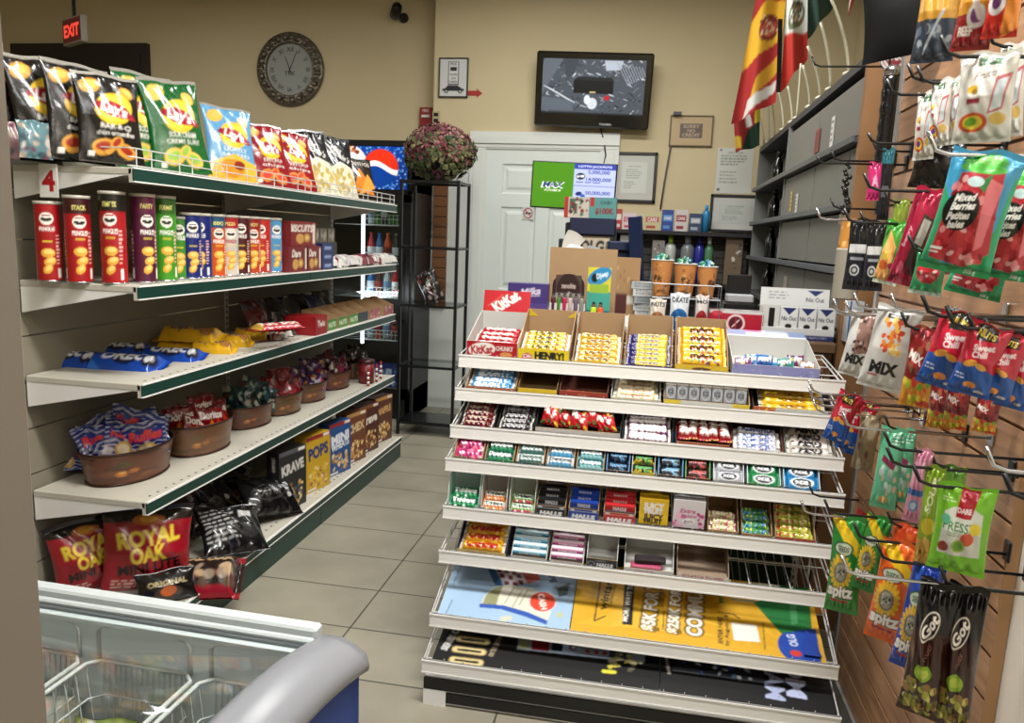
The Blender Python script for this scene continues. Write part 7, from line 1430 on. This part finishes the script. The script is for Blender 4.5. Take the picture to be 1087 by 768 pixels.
# ------------------------------------------------------------------ hooks and hanging bags on the slatwall
def hook(tipX, Y, Z, m, lb, double=False, tip=.03):
    k = min(GROOVES, key=lambda g_: abs(g_-(Z+.0))); Zh = k
    t = empty('wall_hook', lb, 'hook', (SX, Y, Z), group='hooks on the slatwall')
    mb = MB(); L = SX-tipX
    mb.tube([(-.004, 0, 0), (-L+tip, 0, .0), (-L+tip*.4, 0, .006), (-L, 0, tip)], .0030, 6); 
    if double: mb.tube([(-.004, .0, .03), (-L*.8, 0, .03)], .0026, 6)
    mb.build('arm', m, t); MB().rbox(-.006, -.012, -.014, -.0005, .012, .026, .002).build('back_plate', m, t); return t
def hang(lb, art, tp, bt, wpx, X, rz=-30, t=.035, seed=1, back='#888888', name='hanging_bag', cat='bag', m=None, hk=None, wr=1.0, seal=.05, lean=0, wide=1.0, taper=0):
    top = at(*tp, X=X); bot = at(*bt, Y=top[1]); v = top-bot; th = R(rz)
    h = v.length; roll = math.atan2(v[0]/math.cos(th), v[2])*.9
    dep = Vector((top[0], top[1], top[2]-CAM_H)).dot(Vector(_f)); cd = Vector((-top[0], -top[1])).normalized(); fc = Vector((math.sin(th), -math.cos(th)))
    hk = hk or (BKM, None, EXTRA[len(USED) % len(EXTRA)]); USED.append(1) if hk[2] in EXTRA else None
    w = wpx*dep/FPX/max(.45, cd.dot(fc))*wide
    rot = Euler((R(lean), roll, th)); loc = top-rot.to_matrix()@Vector((0, 0, h))
    o = pillow(w, h, t, art, back, seed, seal=seal, wrinkle=wr, taper=taper).build(name, m or M_FOIL, None, tuple(loc), tuple(rot)); tag(o, lb, cat)
    if hk: hook(X-.045 if hk[1] is None else hk[1], top[1]+.004, top[2]-.006, hk[0], hk[2], tip=hk[3] if len(hk) > 3 else .03)
    return o
CH, BKM = M_CHROME, M_BLACKM
USED = []
EXTRA = ['short black hook hidden behind a hanging bag on the slatwall']
# jerky and dark goods at the top
j1 = Art('#b0802a', 1.5, 60); j1.rect(0, 0, 1, .42, '#2c3440'); j1.blobs(14, .1, .0, .9, .4, .08, ['#55606c', '#3c4652', '#8a8f94'], 5); j1.line(.3, .1, .7, .5, .06, '#9aa0a4'); j1.text('JERKY', .5, .75, .16, '#4a2a12', bold=.08, w=.7)
j2 = Art('#c4862a', 1.5, 60); j2.rect(0, 0, 1, .38, '#8a1f1f'); j2.ell(.6, .35, .25, .2, '#c9c2b9'); j2.ell(.6, .35, .15, .12, '#6a3a6a'); j2.line(.1, .95, .7, .35, .14, '#c9c5bd'); j2.text('BEEF', .35, .2, .14, '#e0d9cf', bold=.08); j2.ell(.3, .8, .18, .12, '#8c2a1c')
j3 = Art('#b5261c', 1.5, 60); j3.poly([(.55, 0), (1, .1), (1, 1), (.8, 1)], '#d9822a'); j3.ell(.35, .4, .28, .22, '#cfc9c4'); j3.ell(.35, .4, .15, .12, '#5a2a5a'); j3.line(.2, .6, .8, .95, .1, '#d3cdc6')
bc = Art('#0b0b0c', 1, 10)
hang('big soft black case hanging highest, beside the wood end panel', bc, (953, -38), (955, 62), 74, .56, -25, .07, 3, '#0b0b0c', cat='case', name='hanging_case', wr=.5, m=mat('black_nylon', '#060607', .8, spec=.2), hk=(BKM, None, 'black hook hidden behind the big soft black case'))
hang('mustard and slate grey jerky bag at the top of the wall', j1, (1005, -40), (988, 66), 42, .50, -34, .04, 4, '#3a3220', hk=(BKM, .44, 'black hook across the mustard and grey jerky bag'))
hang('orange and dark red jerky bag next to the mustard and grey one', j2, (1048, -45), (1029, 53), 38, .48, -34, .04, 5, '#5a2018', hk=(BKM, .44, 'black hook across the orange and red jerky bag'))
hang('red and orange snack bag with a purple disc, cut off by the top edge', j3, (1077, -50), (1060, 40), 34, .50, -34, .04, 6, '#7a2018')
# white pouches
def wp(seed, hue):
    a = Art('#cbc8bf', 1.5, 64); a.rect(.35, .84, .75, .94, '#3f6a4a'); a.lines_of_text(.38, .855, .72, .93, 2, '#c3c8bd'); a.text('Frutti', .5, .74, .12, '#6a5a5a', italic=.4, bold=.02, rot=8); a.ell(.3, .58, .10, .07, '#c9a02a'); a.ell(.34, .55, .06, .05, '#8a6a2a')
    a.rect(.2, .42, .45, .48, '#8c2a3a'); a.ell(.35, .22, .26, .16, '#c9502a'); a.ell(.35, .22, .18, .11, '#d9c23a'); a.ell(.32, .23, .11, .07, hue); a.poly([(.6, .3), (.85, .35), (.95, .75), (.7, .7)], '#b05a5f'); a.poly([(.64, .33), (.82, .37), (.9, .7), (.73, .66)], '#c3cdd0'); a.ell(.78, .25, .14, .1, '#c9a85a'); return a
W1, W2 = wp(1, '#6a9a2a'), wp(2, '#6a3a8a')
hang('large white fruit snack pouch with lettering, facing out in front of the others', W1, (1052, 55), (1040, 152), 56, .47, -32, .04, 11, '#c3c0b8', hk=(BKM, .40, 'black hook through the large white fruit pouch'))
hang('white fruit snack pouch half hidden behind the large one at the wall side', W1, (1078, 45), (1069, 146), 26, .58, -40, .03, 12, '#c3c0b8')
hang('narrow white pouch with purple berries, nearest to the large white pouch', W2, (1013, 82), (1008, 153), 22, .52, -50, .03, 13, '#c3c0b8', hk=(BKM, .44, 'black hook holding the narrow white pouches'))
hang('narrow white pouch with purple berries, middle of the thin row', W2, (1001, 84), (995, 156), 20, .50, -50, .03, 14, '#c3c0b8')
hang('narrow white pouch with green corner label, last of the thin row', W2, (986, 97), (979, 170), 20, .52, -45, .03, 15, '#c3c0b8', hk=(BKM, .44, 'black hook over the last narrow white pouch'))
dk = mixart('#141210', ['#2a2523', '#0b0a0a', '#3a3230'], 8)
hang('dark packet in the shade under the narrow white pouches', dk, (1000, 150), (990, 200), 50, .56, -35, .03, 16, '#121010', hk=(BKM, .42, 'black hook under the narrow white pouches', .02))
# berry pouches
def berry():
    a = Art('#3f93b8', 1.45, 110); a.poly([(0, 0), (.30, .0), (.18, .55), (0, .7)], '#2f8f63'); a.poly([(.4, 0), (1, 0), (1, .5), (.85, .3)], '#1f8f52'); a.rect(0, 0, 1, .07, '#1f8550'); a.poly([(.9, .1), (1, .1), (1, .8), (.95, .8)], '#2a9a6a')
    a.poly([(.22, .80), (.80, .86), (.92, .20), (.62, .06), (.10, .10), (.12, .45)], '#b03038'); a.blobs(60, .16, .10, .85, .80, .05, ['#8c1620', '#c9404a', '#d9868a', '#a01f2a', '#e0a9a5'], 6); a.poly([(.62, .78), (.84, .74), (.80, .25), (.7, .2)], '#d9737a')
    a.ell(.50, .90, .30, .085, '#3fa03a'); a.ell(.50, .85, .32, .06, '#57b84a'); a.ell(.5, .91, .2, .035, '#7fd06a'); a.poly([(.48, .72), (.66, .82), (.62, .66)], '#2f7a3f'); a.ell(.45, .74, .12, .06, '#b9cfd0')
    a.ell(.36, .50, .27, .235, '#121314', 10)
    for t_, y in (('Mixed', .61), ('Berries', .54), ('Petites', .46), ('baies', .39)): a.text(t_, .38-(0 if y > .5 else .03), y, .085, '#e6e4de', rot=7, bold=.06, italic=.3)
    a.rect(.08, .17, .26, .19, '#dfe0dc'); a.rect(.08, .14, .22, .155, '#dfe0dc'); a.text('300 g', .72, .035, .05, '#d6e6d9'); return a
BE = berry()
hang('front berry candy pouch, turquoise with a green jar lid, largest on the wall', BE, (1052, 160), (1012, 290), 72, .44, -26, .045, 21, '#1f8550', wr=.7, hk=(CH, .36, 'long chrome hook holding the front berry pouch', .03), taper=-.0)
hang('berry candy pouch behind the front one, toward the wall', BE, (1098, 175), (1062, 296), 66, .52, -26, .045, 22, '#1f8550', wr=.7)
hang('berry candy pouch lowest and rearmost, only its green foot showing', BE, (1062, 225), (1032, 315), 56, .56, -30, .04, 23, '#1f8550', wr=.7)
hang('berry candy pouch cut off by the picture edge, beside the second one', BE, (1122, 180), (1095, 290), 60, .60, -26, .04, 24, '#1f8550', wr=.7)
mg = Art('#9c1838', 1.9, 60); mg.poly([(.45, .15), (.85, .1), (.95, .7), (.6, .75)], '#3a2a26'); mg.poly([(.6, .45), (.85, .42), (.9, .68), (.65, .7)], '#b9b2ab'); mg.text('berry', .25, .5, .13, '#d9a5b0', rot=80, bold=.04); mg.blobs(12, .1, .0, .6, .2, .08, ['#6a1028', '#c95a70'], 4)
hang('tall magenta pouch with a dark window, slanting beside the berry pouches', mg, (990, 200), (957, 303), 30, .50, -34, .035, 25, '#7a1530', hk=(BKM, .38, 'black hook above the magenta pouch'))
pe = Art('#3f8a2f', 1.8, 56); pe.poly([(0, .1), (.6, 0), (.75, .6), (.3, .85)], '#d9a05a'); pe.ell(.35, .3, .22, .14, '#c9602a'); pe.ell(.4, .45, .15, .12, '#e0c24a'); pe.rect(0, 0, 1, .06, '#c9cfb9'); pe.ell(.7, .3, .12, .09, '#8c1f3a')
hang('green pouch with peach slices beside the chrome edge strip', pe, (956, 235), (939, 302), 24, .54, -40, .035, 26, '#2f6a25', hk=(BKM, .42, 'black hook above the peach slice pouch'))
hang('olive green bag behind the peach slice pouch', Art('#6a7a2a', 1.5, 20).blobs(8, 0, 0, 1, 1, .12, ['#8a9a3a', '#4a5a20'], 3), (958, 212), (950, 262), 16, .60, -40, .02, 27, '#5a6a25')
stp = Art('#2f8a55', 1.3, 50); stp.ell(.5, .5, .38, .32, '#b02a35'); stp.blobs(16, .25, .2, .75, .8, .07, ['#8c1620', '#d96a70', '#e0b5b0'], 5); stp.rect(0, 0, 1, .08, '#b9cfc0')
hang('strawberry pouch with green corners half under the front berry pouch', stp, (992, 265), (981, 313), 32, .50, -30, .03, 28, '#2a7a4a')
# left column by the cabinet
pkb = Art('#b02a5f', 1.3, 30); pkb.text('A', .5, .5, .4, '#d9a5bc', bold=.05); pkb.rect(.1, .1, .9, .2, '#8c1f4a')
hang('small bright pink packet near the long black wrapped case', pkb, (931, 172), (928, 213), 17, .60, -20, .02, 31, '#8c1f4a', hk=(BKM, .44, 'black double hook beside the pink packet', .02))
hang('slim black packet with teal top hanging beside the chrome edge strip', Art('#17191d', 3, 30).rect(0, .8, 1, 1, '#1d5a63').rect(.2, .35, .8, .5, '#55585c'), (944, 158), (936, 237), 12, .62, -20, .02, 32, '#121214')
# tall black wrapped case with round badge
top, bot = at(936, 78, X=.66), at(935, 182, X=.66); bot = at(935, 182, Y=top[1]); L = (top-bot).length
t = empty('wrapped_tube', 'long black wrapped tube with a silver collar and round badge', 'tube', tuple(bot), (0, 0, 0))
MB().lathe([(.012, 0), (.022, .02)]+[(.024+.002*math.sin(q*2.3), .03+(L-.05)*q/14) for q in range(15)]+[(.018, L)], 16).build('sleeve', mat('black_film', '#0d0d0f', .25, coat=.6, bump=.6, bscale=60), t)
MB().lathe([(.026, L-.01), (.026, L+.012), (.02, L+.02)], 16).build('collar', M_CHROME, t)
bd = Art('#101012', 1, 60); bd.ell(.5, .5, .49, .49, '#c3c0bb'); bd.ell(.5, .5, .43, .43, '#6a1a1c'); bd.ring(.5, .5, .38, .05, '#c3c0bb'); bd.text('BAR', .5, .5, .2, '#c9c6c0', bold=.06); r_ = .042
mb = MB(); mb.sheet(lambda U, V: np.stack([r_*V*np.sin(U*2*PI), 0*U-.0062, r_*V*np.cos(U*2*PI)], 1), 40, 12, None); P_ = np.array(mb.v); cols = bd.sample(P_[:, 0]/r_/2+.5, P_[:, 2]/r_/2+.5); mb.c = [tuple(c) for c in cols]; mb.color('#c3c0bb').prism([(r_*math.cos(PI*q/16), r_*math.sin(PI*q/16)) for q in range(32)], -.006, .006, 'y'); mb.build('badge', M_PAPER, t, (0, 0, L+.045))
hook(.45, top[1], top[2]+.02, BKM, 'black hook beside the round badge of the long wrapped tube')
hook(.50, at(935, 150, X=.66)[1]-.1, at(930, 148, X=.5)[2], BKM, 'black hook crossing the long wrapped tube')
# beaded charm on the cabinet end panel
p = at(902, 168, Y=KY0-.041); mb = MB(); g = random.Random(3)
for q in range(16): mb.ball(g.uniform(-.010, .010), g.uniform(-.006, .006), -.02-.011*q, g.uniform(.006, .011), n=8, m=5)
t = empty('beaded_charm', 'black and silver beaded charm hanging on the wood end panel', 'charm', tuple(p)); mb.build('beads', mat('dark_beads', '#3a3633', .25, metal=.6), t); MB().tube([(0, 0, .03), (0, 0, -.02)], .0015, 5).build('cord', M_BLACK, t); MB().box(-.012, -.004, -.225, .012, .004, -.19).build('tag_plate', M_CHROME, t)
# paper cup sleeve and black printed gloves packs
hook(.54, at(901, 232, X=.60)[1], at(901, 232, X=.60)[2]+.03, BKM, 'black hook holding the bagged paper cups')
cpX = .58; b_ = at(896, 318, X=cpX); t_ = at(896, 230, X=cpX); t_ = at(896, 230, Y=b_[1]); hh = t_[2]-b_[2]; r = .037
t = empty('cup_sleeve', 'stack of white-rimmed paper cups with tan print, bagged and hanging', 'cups', tuple(b_)); 
MB().lathe([(r*.94+.003*(q % 2), hh*.62*q/24) for q in range(25)], 24).build('rim_stack', mat('paper_rims', '#8c8779', .6), t)
a = Art('#b57b35', .5, 90); a.blobs(50, 0, 0, 1, 1, .03, ['#8a4f20', '#d6a860', '#5a3418', '#e0b870'], 4); mb = MB(); mb.sheet(lambda U, V: np.stack([r*(.92-.12*V)*np.sin(U*2*PI), -r*(.92-.12*V)*np.cos(U*2*PI), hh*.62+hh*.36*V], 1), 60, 20, a); mb.build('printed_cup', M_CARTON, t); MB().lathe([(r*.80, hh*.98), (.001, hh*.98)], 20, caps=False).build('cup_base', MW, t)
gl2 = Art('#1d1f26', 1.9, 60); gl2.ell(.45, .28, .22, .15, '#c3c3c0'); gl2.ell(.45, .28, .16, .11, '#2a2d35'); gl2.ell(.45, .28, .09, .06, '#a9a9a6'); gl2.rect(.1, .52, .9, .64, '#b9b9b6'); gl2.rect(0, .64, 1, 1, '#131416'); gl2.rect(.2, .42, .8, .46, '#8a8c92')
hang('black bag with a white round emblem, hanging in front of the paper cups', gl2, (916, 232), (906, 308), 24, .55, -25, .03, 41, '#131416', hk=(CH, .43, 'long chrome hook above the two black emblem bags'))
hang('black bag with a white round emblem, nearer the chrome edge strip', gl2, (932, 235), (925, 309), 20, .57, -25, .03, 42, '#131416')
# trail mix pouches
tm = Art('#c6c4bf', 1.75, 90); tm.rect(.28, .86, .72, .92, '#23211f'); tm.rect(.34, .875, .66, .905, '#c6c4bf'); tm.blobs(40, .25, .42, .75, .84, .06, ['#d9822a', '#e6b04a', '#c9502a', '#f0cf7a', '#b5402a'], 5); tm.text('MIX', .50, .27, .24, '#1d1b1a', bold=.11, w=.66); tm.rect(.15, .16, .4, .18, '#b05a5f'); tm.rect(.1, .03, .6, .035, '#8a8884')
tm2 = Art('#c3c1bc', 1.75, 70); tm2.poly([(.3, .95), (.9, .95), (.8, .4), (.35, .35)], '#8a6a5f'); tm2.blobs(16, .3, .4, .85, .9, .06, ['#6a2a2a', '#b5a59a', '#4a3a38'], 4); tm2.text('MIX', .45, .28, .24, '#1d1b1a', bold=.11, w=.66)
hang('white trail mix pouch with orange fruit pieces, facing front', tm, (957, 327), (932, 414), 46, .49, -22, .04, 51, '#b9b7b2', wr=.6, hk=(CH, .40, 'chrome hook through the front trail mix pouch'))
hang('white trail mix pouch with dark print, farthest from the red bags', tm2, (922, 333), (905, 400), 32, .50, -22, .04, 52, '#b9b7b2', wr=.6, hk=(CH, .42, 'chrome hook through the farther trail mix pouch'))
hang('white trail mix pouch squeezed behind the orange fruit one', tm2, (940, 335), (922, 405), 30, .56, -22, .03, 53, '#b9b7b2', wr=.6)
hang('white trail mix pouch mostly hidden at the back of its hook', tm2, (975, 345), (962, 418), 26, .58, -22, .03, 54, '#b9b7b2', wr=.6)
for j, (px, py, tx) in enumerate(((884, 322, .42), (897, 324, .44), (945, 318, .44))): q = at(px, py, X=tx); hook(tx, q[1], q[2]-.02, CH, ['empty chrome hook nearest the grey cabinet, above the white boxes', 'empty chrome hook second from the grey cabinet', 'empty chrome hook above the trail mix pouches'][j])
gm_ = Art('#7a1c1f', 1.8, 60); gm_.poly([(0, 0), (1, 0), (1, .30), (0, .36)], '#c98a2a'); gm_.blobs(24, .05, .02, .95, .32, .10, ['#9ab82a', '#d9c23a', '#d9822a', '#c9402a', '#6a9a25'], 5); gm_.blobs(20, 0, .35, 1, 1, .08, ['#5a1518', '#9a2a2a', '#8a5a3a', '#a83038'], 7); gm_.text('MIX', .35, .62, .2, '#d6cdc4', bold=.06, rot=-20)
hang('dark red fruit gummy bag with green and yellow sweets at its foot', gm_, (984, 347), (969, 432), 30, .50, -26, .035, 55, '#5a1518')
nt_ = Art('#b01c33', 1.7, 80); nt_.poly([(0, 0), (1, 0), (1, .36), (.5, .46), (0, .42)], '#1d4f9c'); nt_.poly([(.2, .98), (.7, .98), (.8, .8), (.3, .78)], '#1d1a15'); nt_.text('NUTS', .5, .87, .13, '#c9b04a', bold=.06, rot=-8, w=.45); nt_.text('Sweet', .55, .70, .14, '#dfd3d3', bold=.06, rot=8); nt_.text('Chili', .5, .60, .14, '#dfd3d3', bold=.06, rot=8)
nt_.ell(.35, .46, .17, .08, '#d9983a', 20); nt_.ell(.62, .44, .15, .07, '#e0a84a', -20); nt_.ell(.5, .16, .15, .08, '#d9882f'); nt_.lines_of_text(.08, .2, .4, .3, 2, '#c3cbe0'); nt_.ell(.75, .08, .12, .04, '#c9c3bd')
for j, (tp, bt, wp_, X, lb) in enumerate((((1024, 333), (995, 412), 44, .46, 'red and blue cashew bag, fully facing out, closest to the trail mix'), ((1053, 346), (1027, 420), 42, .47, 'red and blue cashew bag, second from the trail mix'), ((1076, 354), (1052, 426), 36, .50, 'red and blue cashew bag, third from the trail mix'), ((1094, 360), (1071, 434), 30, .53, 'red and blue cashew bag at the wall side, touching the picture edge'))):
    hang(lb, nt_, tp, bt, wp_, X, -28, .045, 60+j, '#8c1528', hk=(BKM, X-.06, ['black hook of the cashew bag that faces out', 'black hook of the second cashew bag', 'black hook of the third cashew bag', 'black hook of the cashew bag at the wall side'][j]))
for j, (tp, bt, lb) in enumerate((((1002, 400), (995, 455), 'gummy bag poking out below the first cashew bag'), ((1020, 405), (1012, 456), 'gummy bag poking out below the second cashew bag'), ((1052, 418), (1043, 460), 'dark red gummy bag poking out below the third cashew bag'))):
    hang(lb, gm_, tp, bt, 24, .57, -30, .03, 66+j, '#5a1518')
# small red and blue bags near the rack
for j, (tp, bt, w_, lb) in enumerate((((904, 418), (884, 470), 24, 'foremost'), ((909, 425), (897, 478), 22, 'second'), ((917, 432), (905, 484), 20, 'third'), ((926, 428), (912, 455), 18, 'rearmost'))):
    hang(f'small red and blue cashew bag beside the rack, {lb} of its bunch', nt_, tp, bt, w_, .50+.03*j, -30, .03, 70+j, '#8c1528', hk=(CH, .40+.015*j, f'chrome hook of the {lb} small cashew bag') if j < 3 else None)
bg_ = mixart('#8a7a5a', ['#b9a98a', '#6a4a3a', '#a83a35', '#c9c0a8'], 6)
hang('clear bag of beige nuts with a red label behind the small cashew bags', bg_, (926, 440), (914, 500), 22, .56, -30, .03, 75, '#7a6a4a', hk=(CH, .42, 'chrome hook over the beige nut bag'))
mn = Art('#5fae86', 1.9, 60); mn.rect(.5, .82, .95, .92, '#3a8a66'); mn.lines_of_text(.5, .8, .95, .95, 4, '#c3d9cc'); mn.blobs(16, .2, .2, .9, .55, .09, ['#b9cfc0', '#c9b09a', '#8aa8b8', '#a3c9b5'], 5); mn.poly([(.2, .6), (.75, .5), (.8, .58), (.25, .68)], '#7a2a4a'); mn.ell(.5, .12, .2, .08, '#c9a86a')
hang('mint green candy bag with a plum stripe, front one of two', mn, (950, 455), (936, 540), 26, .50, -24, .03, 76, '#4a9a75', hk=(CH, .40, 'chrome hook over the front mint green bag'))
hang('mint green candy bag tucked behind its twin', mn, (962, 455), (956, 533), 20, .56, -34, .03, 77, '#3f8a68')
pkk = Art('#c9889e', 3.2, 40); pkk.rect(0, .38, 1, .46, '#2f62a8'); pkk.ell(.5, .24, .3, .25, '#5f94c4'); pkk.ell(.5, .24, .17, .16, '#c9d3dc'); pkk.text('cotton', .5, .72, .2, '#e6ccd4', rot=80)
hang('slim pink candy bag with a blue band beside the mint green bags', pkk, (983, 477), (966, 555), 17, .50, -26, .025, 78, '#b5788c', hk=(BKM, .43, 'black hook of the slim pink bag'))
gy = Art('#7f9a2a', 2.8, 44); gy.text('SOUR', .5, .72, .28, '#d6dcae', bold=.06, rot=75); gy.ell(.5, .4, .35, .25, '#c9b52a'); gy.rect(0, 0, 1, .25, '#b98f3a'); gy.blobs(10, 0, 0, 1, .25, .12, ['#8a5f20', '#d9b05a'], 4)
hang('slim olive and yellow candy bag next to the pink one', gy, (994, 495), (980, 598), 20, .50, -26, .025, 79, '#6a8222', hk=(BKM, .42, 'black hook of the slim olive bag'))
hang('green bag mostly hidden behind the white-labelled green candy bag', Art('#5a8a2f', 1.6, 20).blobs(8, 0, 0, 1, 1, .12, ['#7aa83f', '#3f6a20'], 4), (1014, 495), (1006, 560), 24, .58, -30, .03, 80, '#4a7a28')
pr = Art('#74b82a', 1.35, 110); pr.poly([(.12, .22), (.88, .24), (.84, .72), (.60, .80), (.30, .76), (.16, .7)], '#cdd0c4'); pr.poly([(.42, .98), (.74, .98), (.64, .66), (.36, .66)], '#a3182a'); pr.text('DARE', .51, .74, .07, '#e6dcdc', bold=.05); pr.text('PRESSE', .44, .56, .13, '#2f7a3a', bold=.03, w=.56); pr.lines_of_text(.25, .44, .5, .50, 2, '#7a9a6a')
pr.ell(.62, .44, .12, .10, '#c9522a'); pr.ell(.74, .56, .10, .09, '#d9c23a'); pr.ell(.48, .34, .12, .10, '#8aa83a'); pr.ell(.48, .34, .08, .07, '#5a8a2a'); pr.ell(.22, .30, .10, .08, '#8a3a2a'); pr.ell(.20, .62, .09, .07, '#5fae8a'); pr.lines_of_text(.1, .8, .4, .86, 2, '#d0e6b0')
hang('lime green candy bag with white centre and red ribbon, isolated near the board edge', pr, (1028, 516), (1013, 608), 56, .50, -22, .045, 81, '#5f9a25', wr=.8, hk=(BKM, .42, 'black hook with the lime green bag'))
for j, (px, py, tx, lb) in enumerate(((1043, 498, .44, 'empty chrome hook above the lime green bag'), (1062, 528, .44, 'empty black hook beyond the lime green bag'))): q = at(px, py, X=tx); hook(tx, q[1], q[2], (CH, BKM)[j], lb)
# tag, seeds, pistachios
hang('small brown and red hanging packet behind the green seed bag', Art('#8a6a50', 1.8, 30).poly([(.1, .2), (.8, .15), (.9, .7), (.2, .8)], '#a82a28').line(.2, .4, .8, .6, .1, '#d6ccc0'), (917, 530), (908, 575), 14, .60, -20, .015, 82, '#6a4a3a', hk=(BKM, .46, 'black hook of the small brown and red packet'))
def spitz(c, band, c2):
    a = Art(c, 1.9, 84); a.poly([(0, .97), (.3, .97), (1, .70), (1, .56), (.5, .72), (0, .92)], band); a.ell(.42, .68, .30, .14, '#2a4a35' if c2 else '#7a2a1c'); a.ell(.42, .68, .26, .11, '#a9b59a'); a.text('SEEDS', .42, .68, .09, '#22301f', bold=.05)
    for k in range(18): an = 2*PI*k/18; a.ell(.40+.28*math.cos(an), .44+.28/1.9*math.sin(an), .09, .045, '#cfa82a', math.degrees(an))
    a.ell(.40, .44, .20, .20, '#6a675c'); a.ell(.40, .44, .16, .16, '#8d8a7c'); a.blobs(14, .28, .38, .52, .50, .03, ['#3a352a', '#b9b5a5'], 3); a.text('spitz', .44, .245, .24, '#2a1518', bold=.16, w=.80); a.text('spitz', .44, .245, .23, '#e6e2dc', bold=.08, w=.78); a.rect(.15, .12, .7, .15, '#8c2a2a'); return a
SG, SO, SB = spitz('#2a7a30', '#cfae1c', 1), spitz('#cf5a1c', '#d6ae1c', 0), spitz('#1f3f9c', '#2f55b0', 1)
hang('green sunflower seed bag with a yellow band, nearest the rack', SG, (903, 548), (892, 650), 34, .49, -20, .05, 83, '#1f6425', hk=(CH, .38, 'long chrome hook over the foremost green seed bag'))
hang('green sunflower seed bag squeezed between the foremost one and the orange bag', SG, (935, 548), (915, 628), 26, .54, -26, .04, 84, '#1f6425', hk=(BKM, .42, 'black hook of the second green seed bag'))
hang('orange sunflower seed bag with a yellow band', SO, (960, 575), (937, 682), 40, .50, -26, .05, 85, '#b04a18', hk=(BKM, .41, 'black hook of the orange seed bag'))
hang('bright orange packet end behind the orange seed bag, near the groove', Art('#c9421c', 1.2, 20).blobs(8, 0, 0, 1, 1, .1, ['#e0642a', '#a83214'], 5), (965, 558), (958, 598), 30, .58, -30, .03, 86, '#a83a18')
hang('royal blue sunflower seed bag between the orange one and the black nut bags', SB, (988, 598), (960, 712), 32, .52, -28, .05, 87, '#1a3480', hk=(BKM, .43, 'black hook of the royal blue seed bag'))
ps = Art('#33180f', 2.5, 90); ps.rect(0, .66, 1, 1, '#0d0b0a'); ps.blobs(60, .05, .0, .95, .27, .075, ['#a3a53a', '#c9c26a', '#7a7a2a', '#8a6a35', '#d6d08a', '#5a4a20'], 5); ps.ell(.5, .36, .22, .16, '#8ab02a'); ps.ell(.5, .36, .15, .09, '#b5c94a'); ps.ell(.45, .70, .30, .20, '#c9c0b0', 60); ps.ell(.45, .70, .27, .17, '#1d1310', 60); ps.text('Got', .45, .70, .2, '#e0d8cc', rot=60, bold=.06); ps.text('nuts', .5, .52, .12, '#7a5548', rot=70, italic=.3)
hang('tall black and brown pistachio bag beside the blue seed bag', ps, (1000, 618), (972, 760), 40, .48, -26, .055, 88, '#1d120d', wr=1.6, hk=(CH, .33, 'long chrome hook over the pistachio bags', .03))
hang('tall black and brown pistachio bag nearer the board edge', ps, (1030, 622), (1007, 772), 38, .52, -26, .055, 89, '#1d120d', wr=1.6)
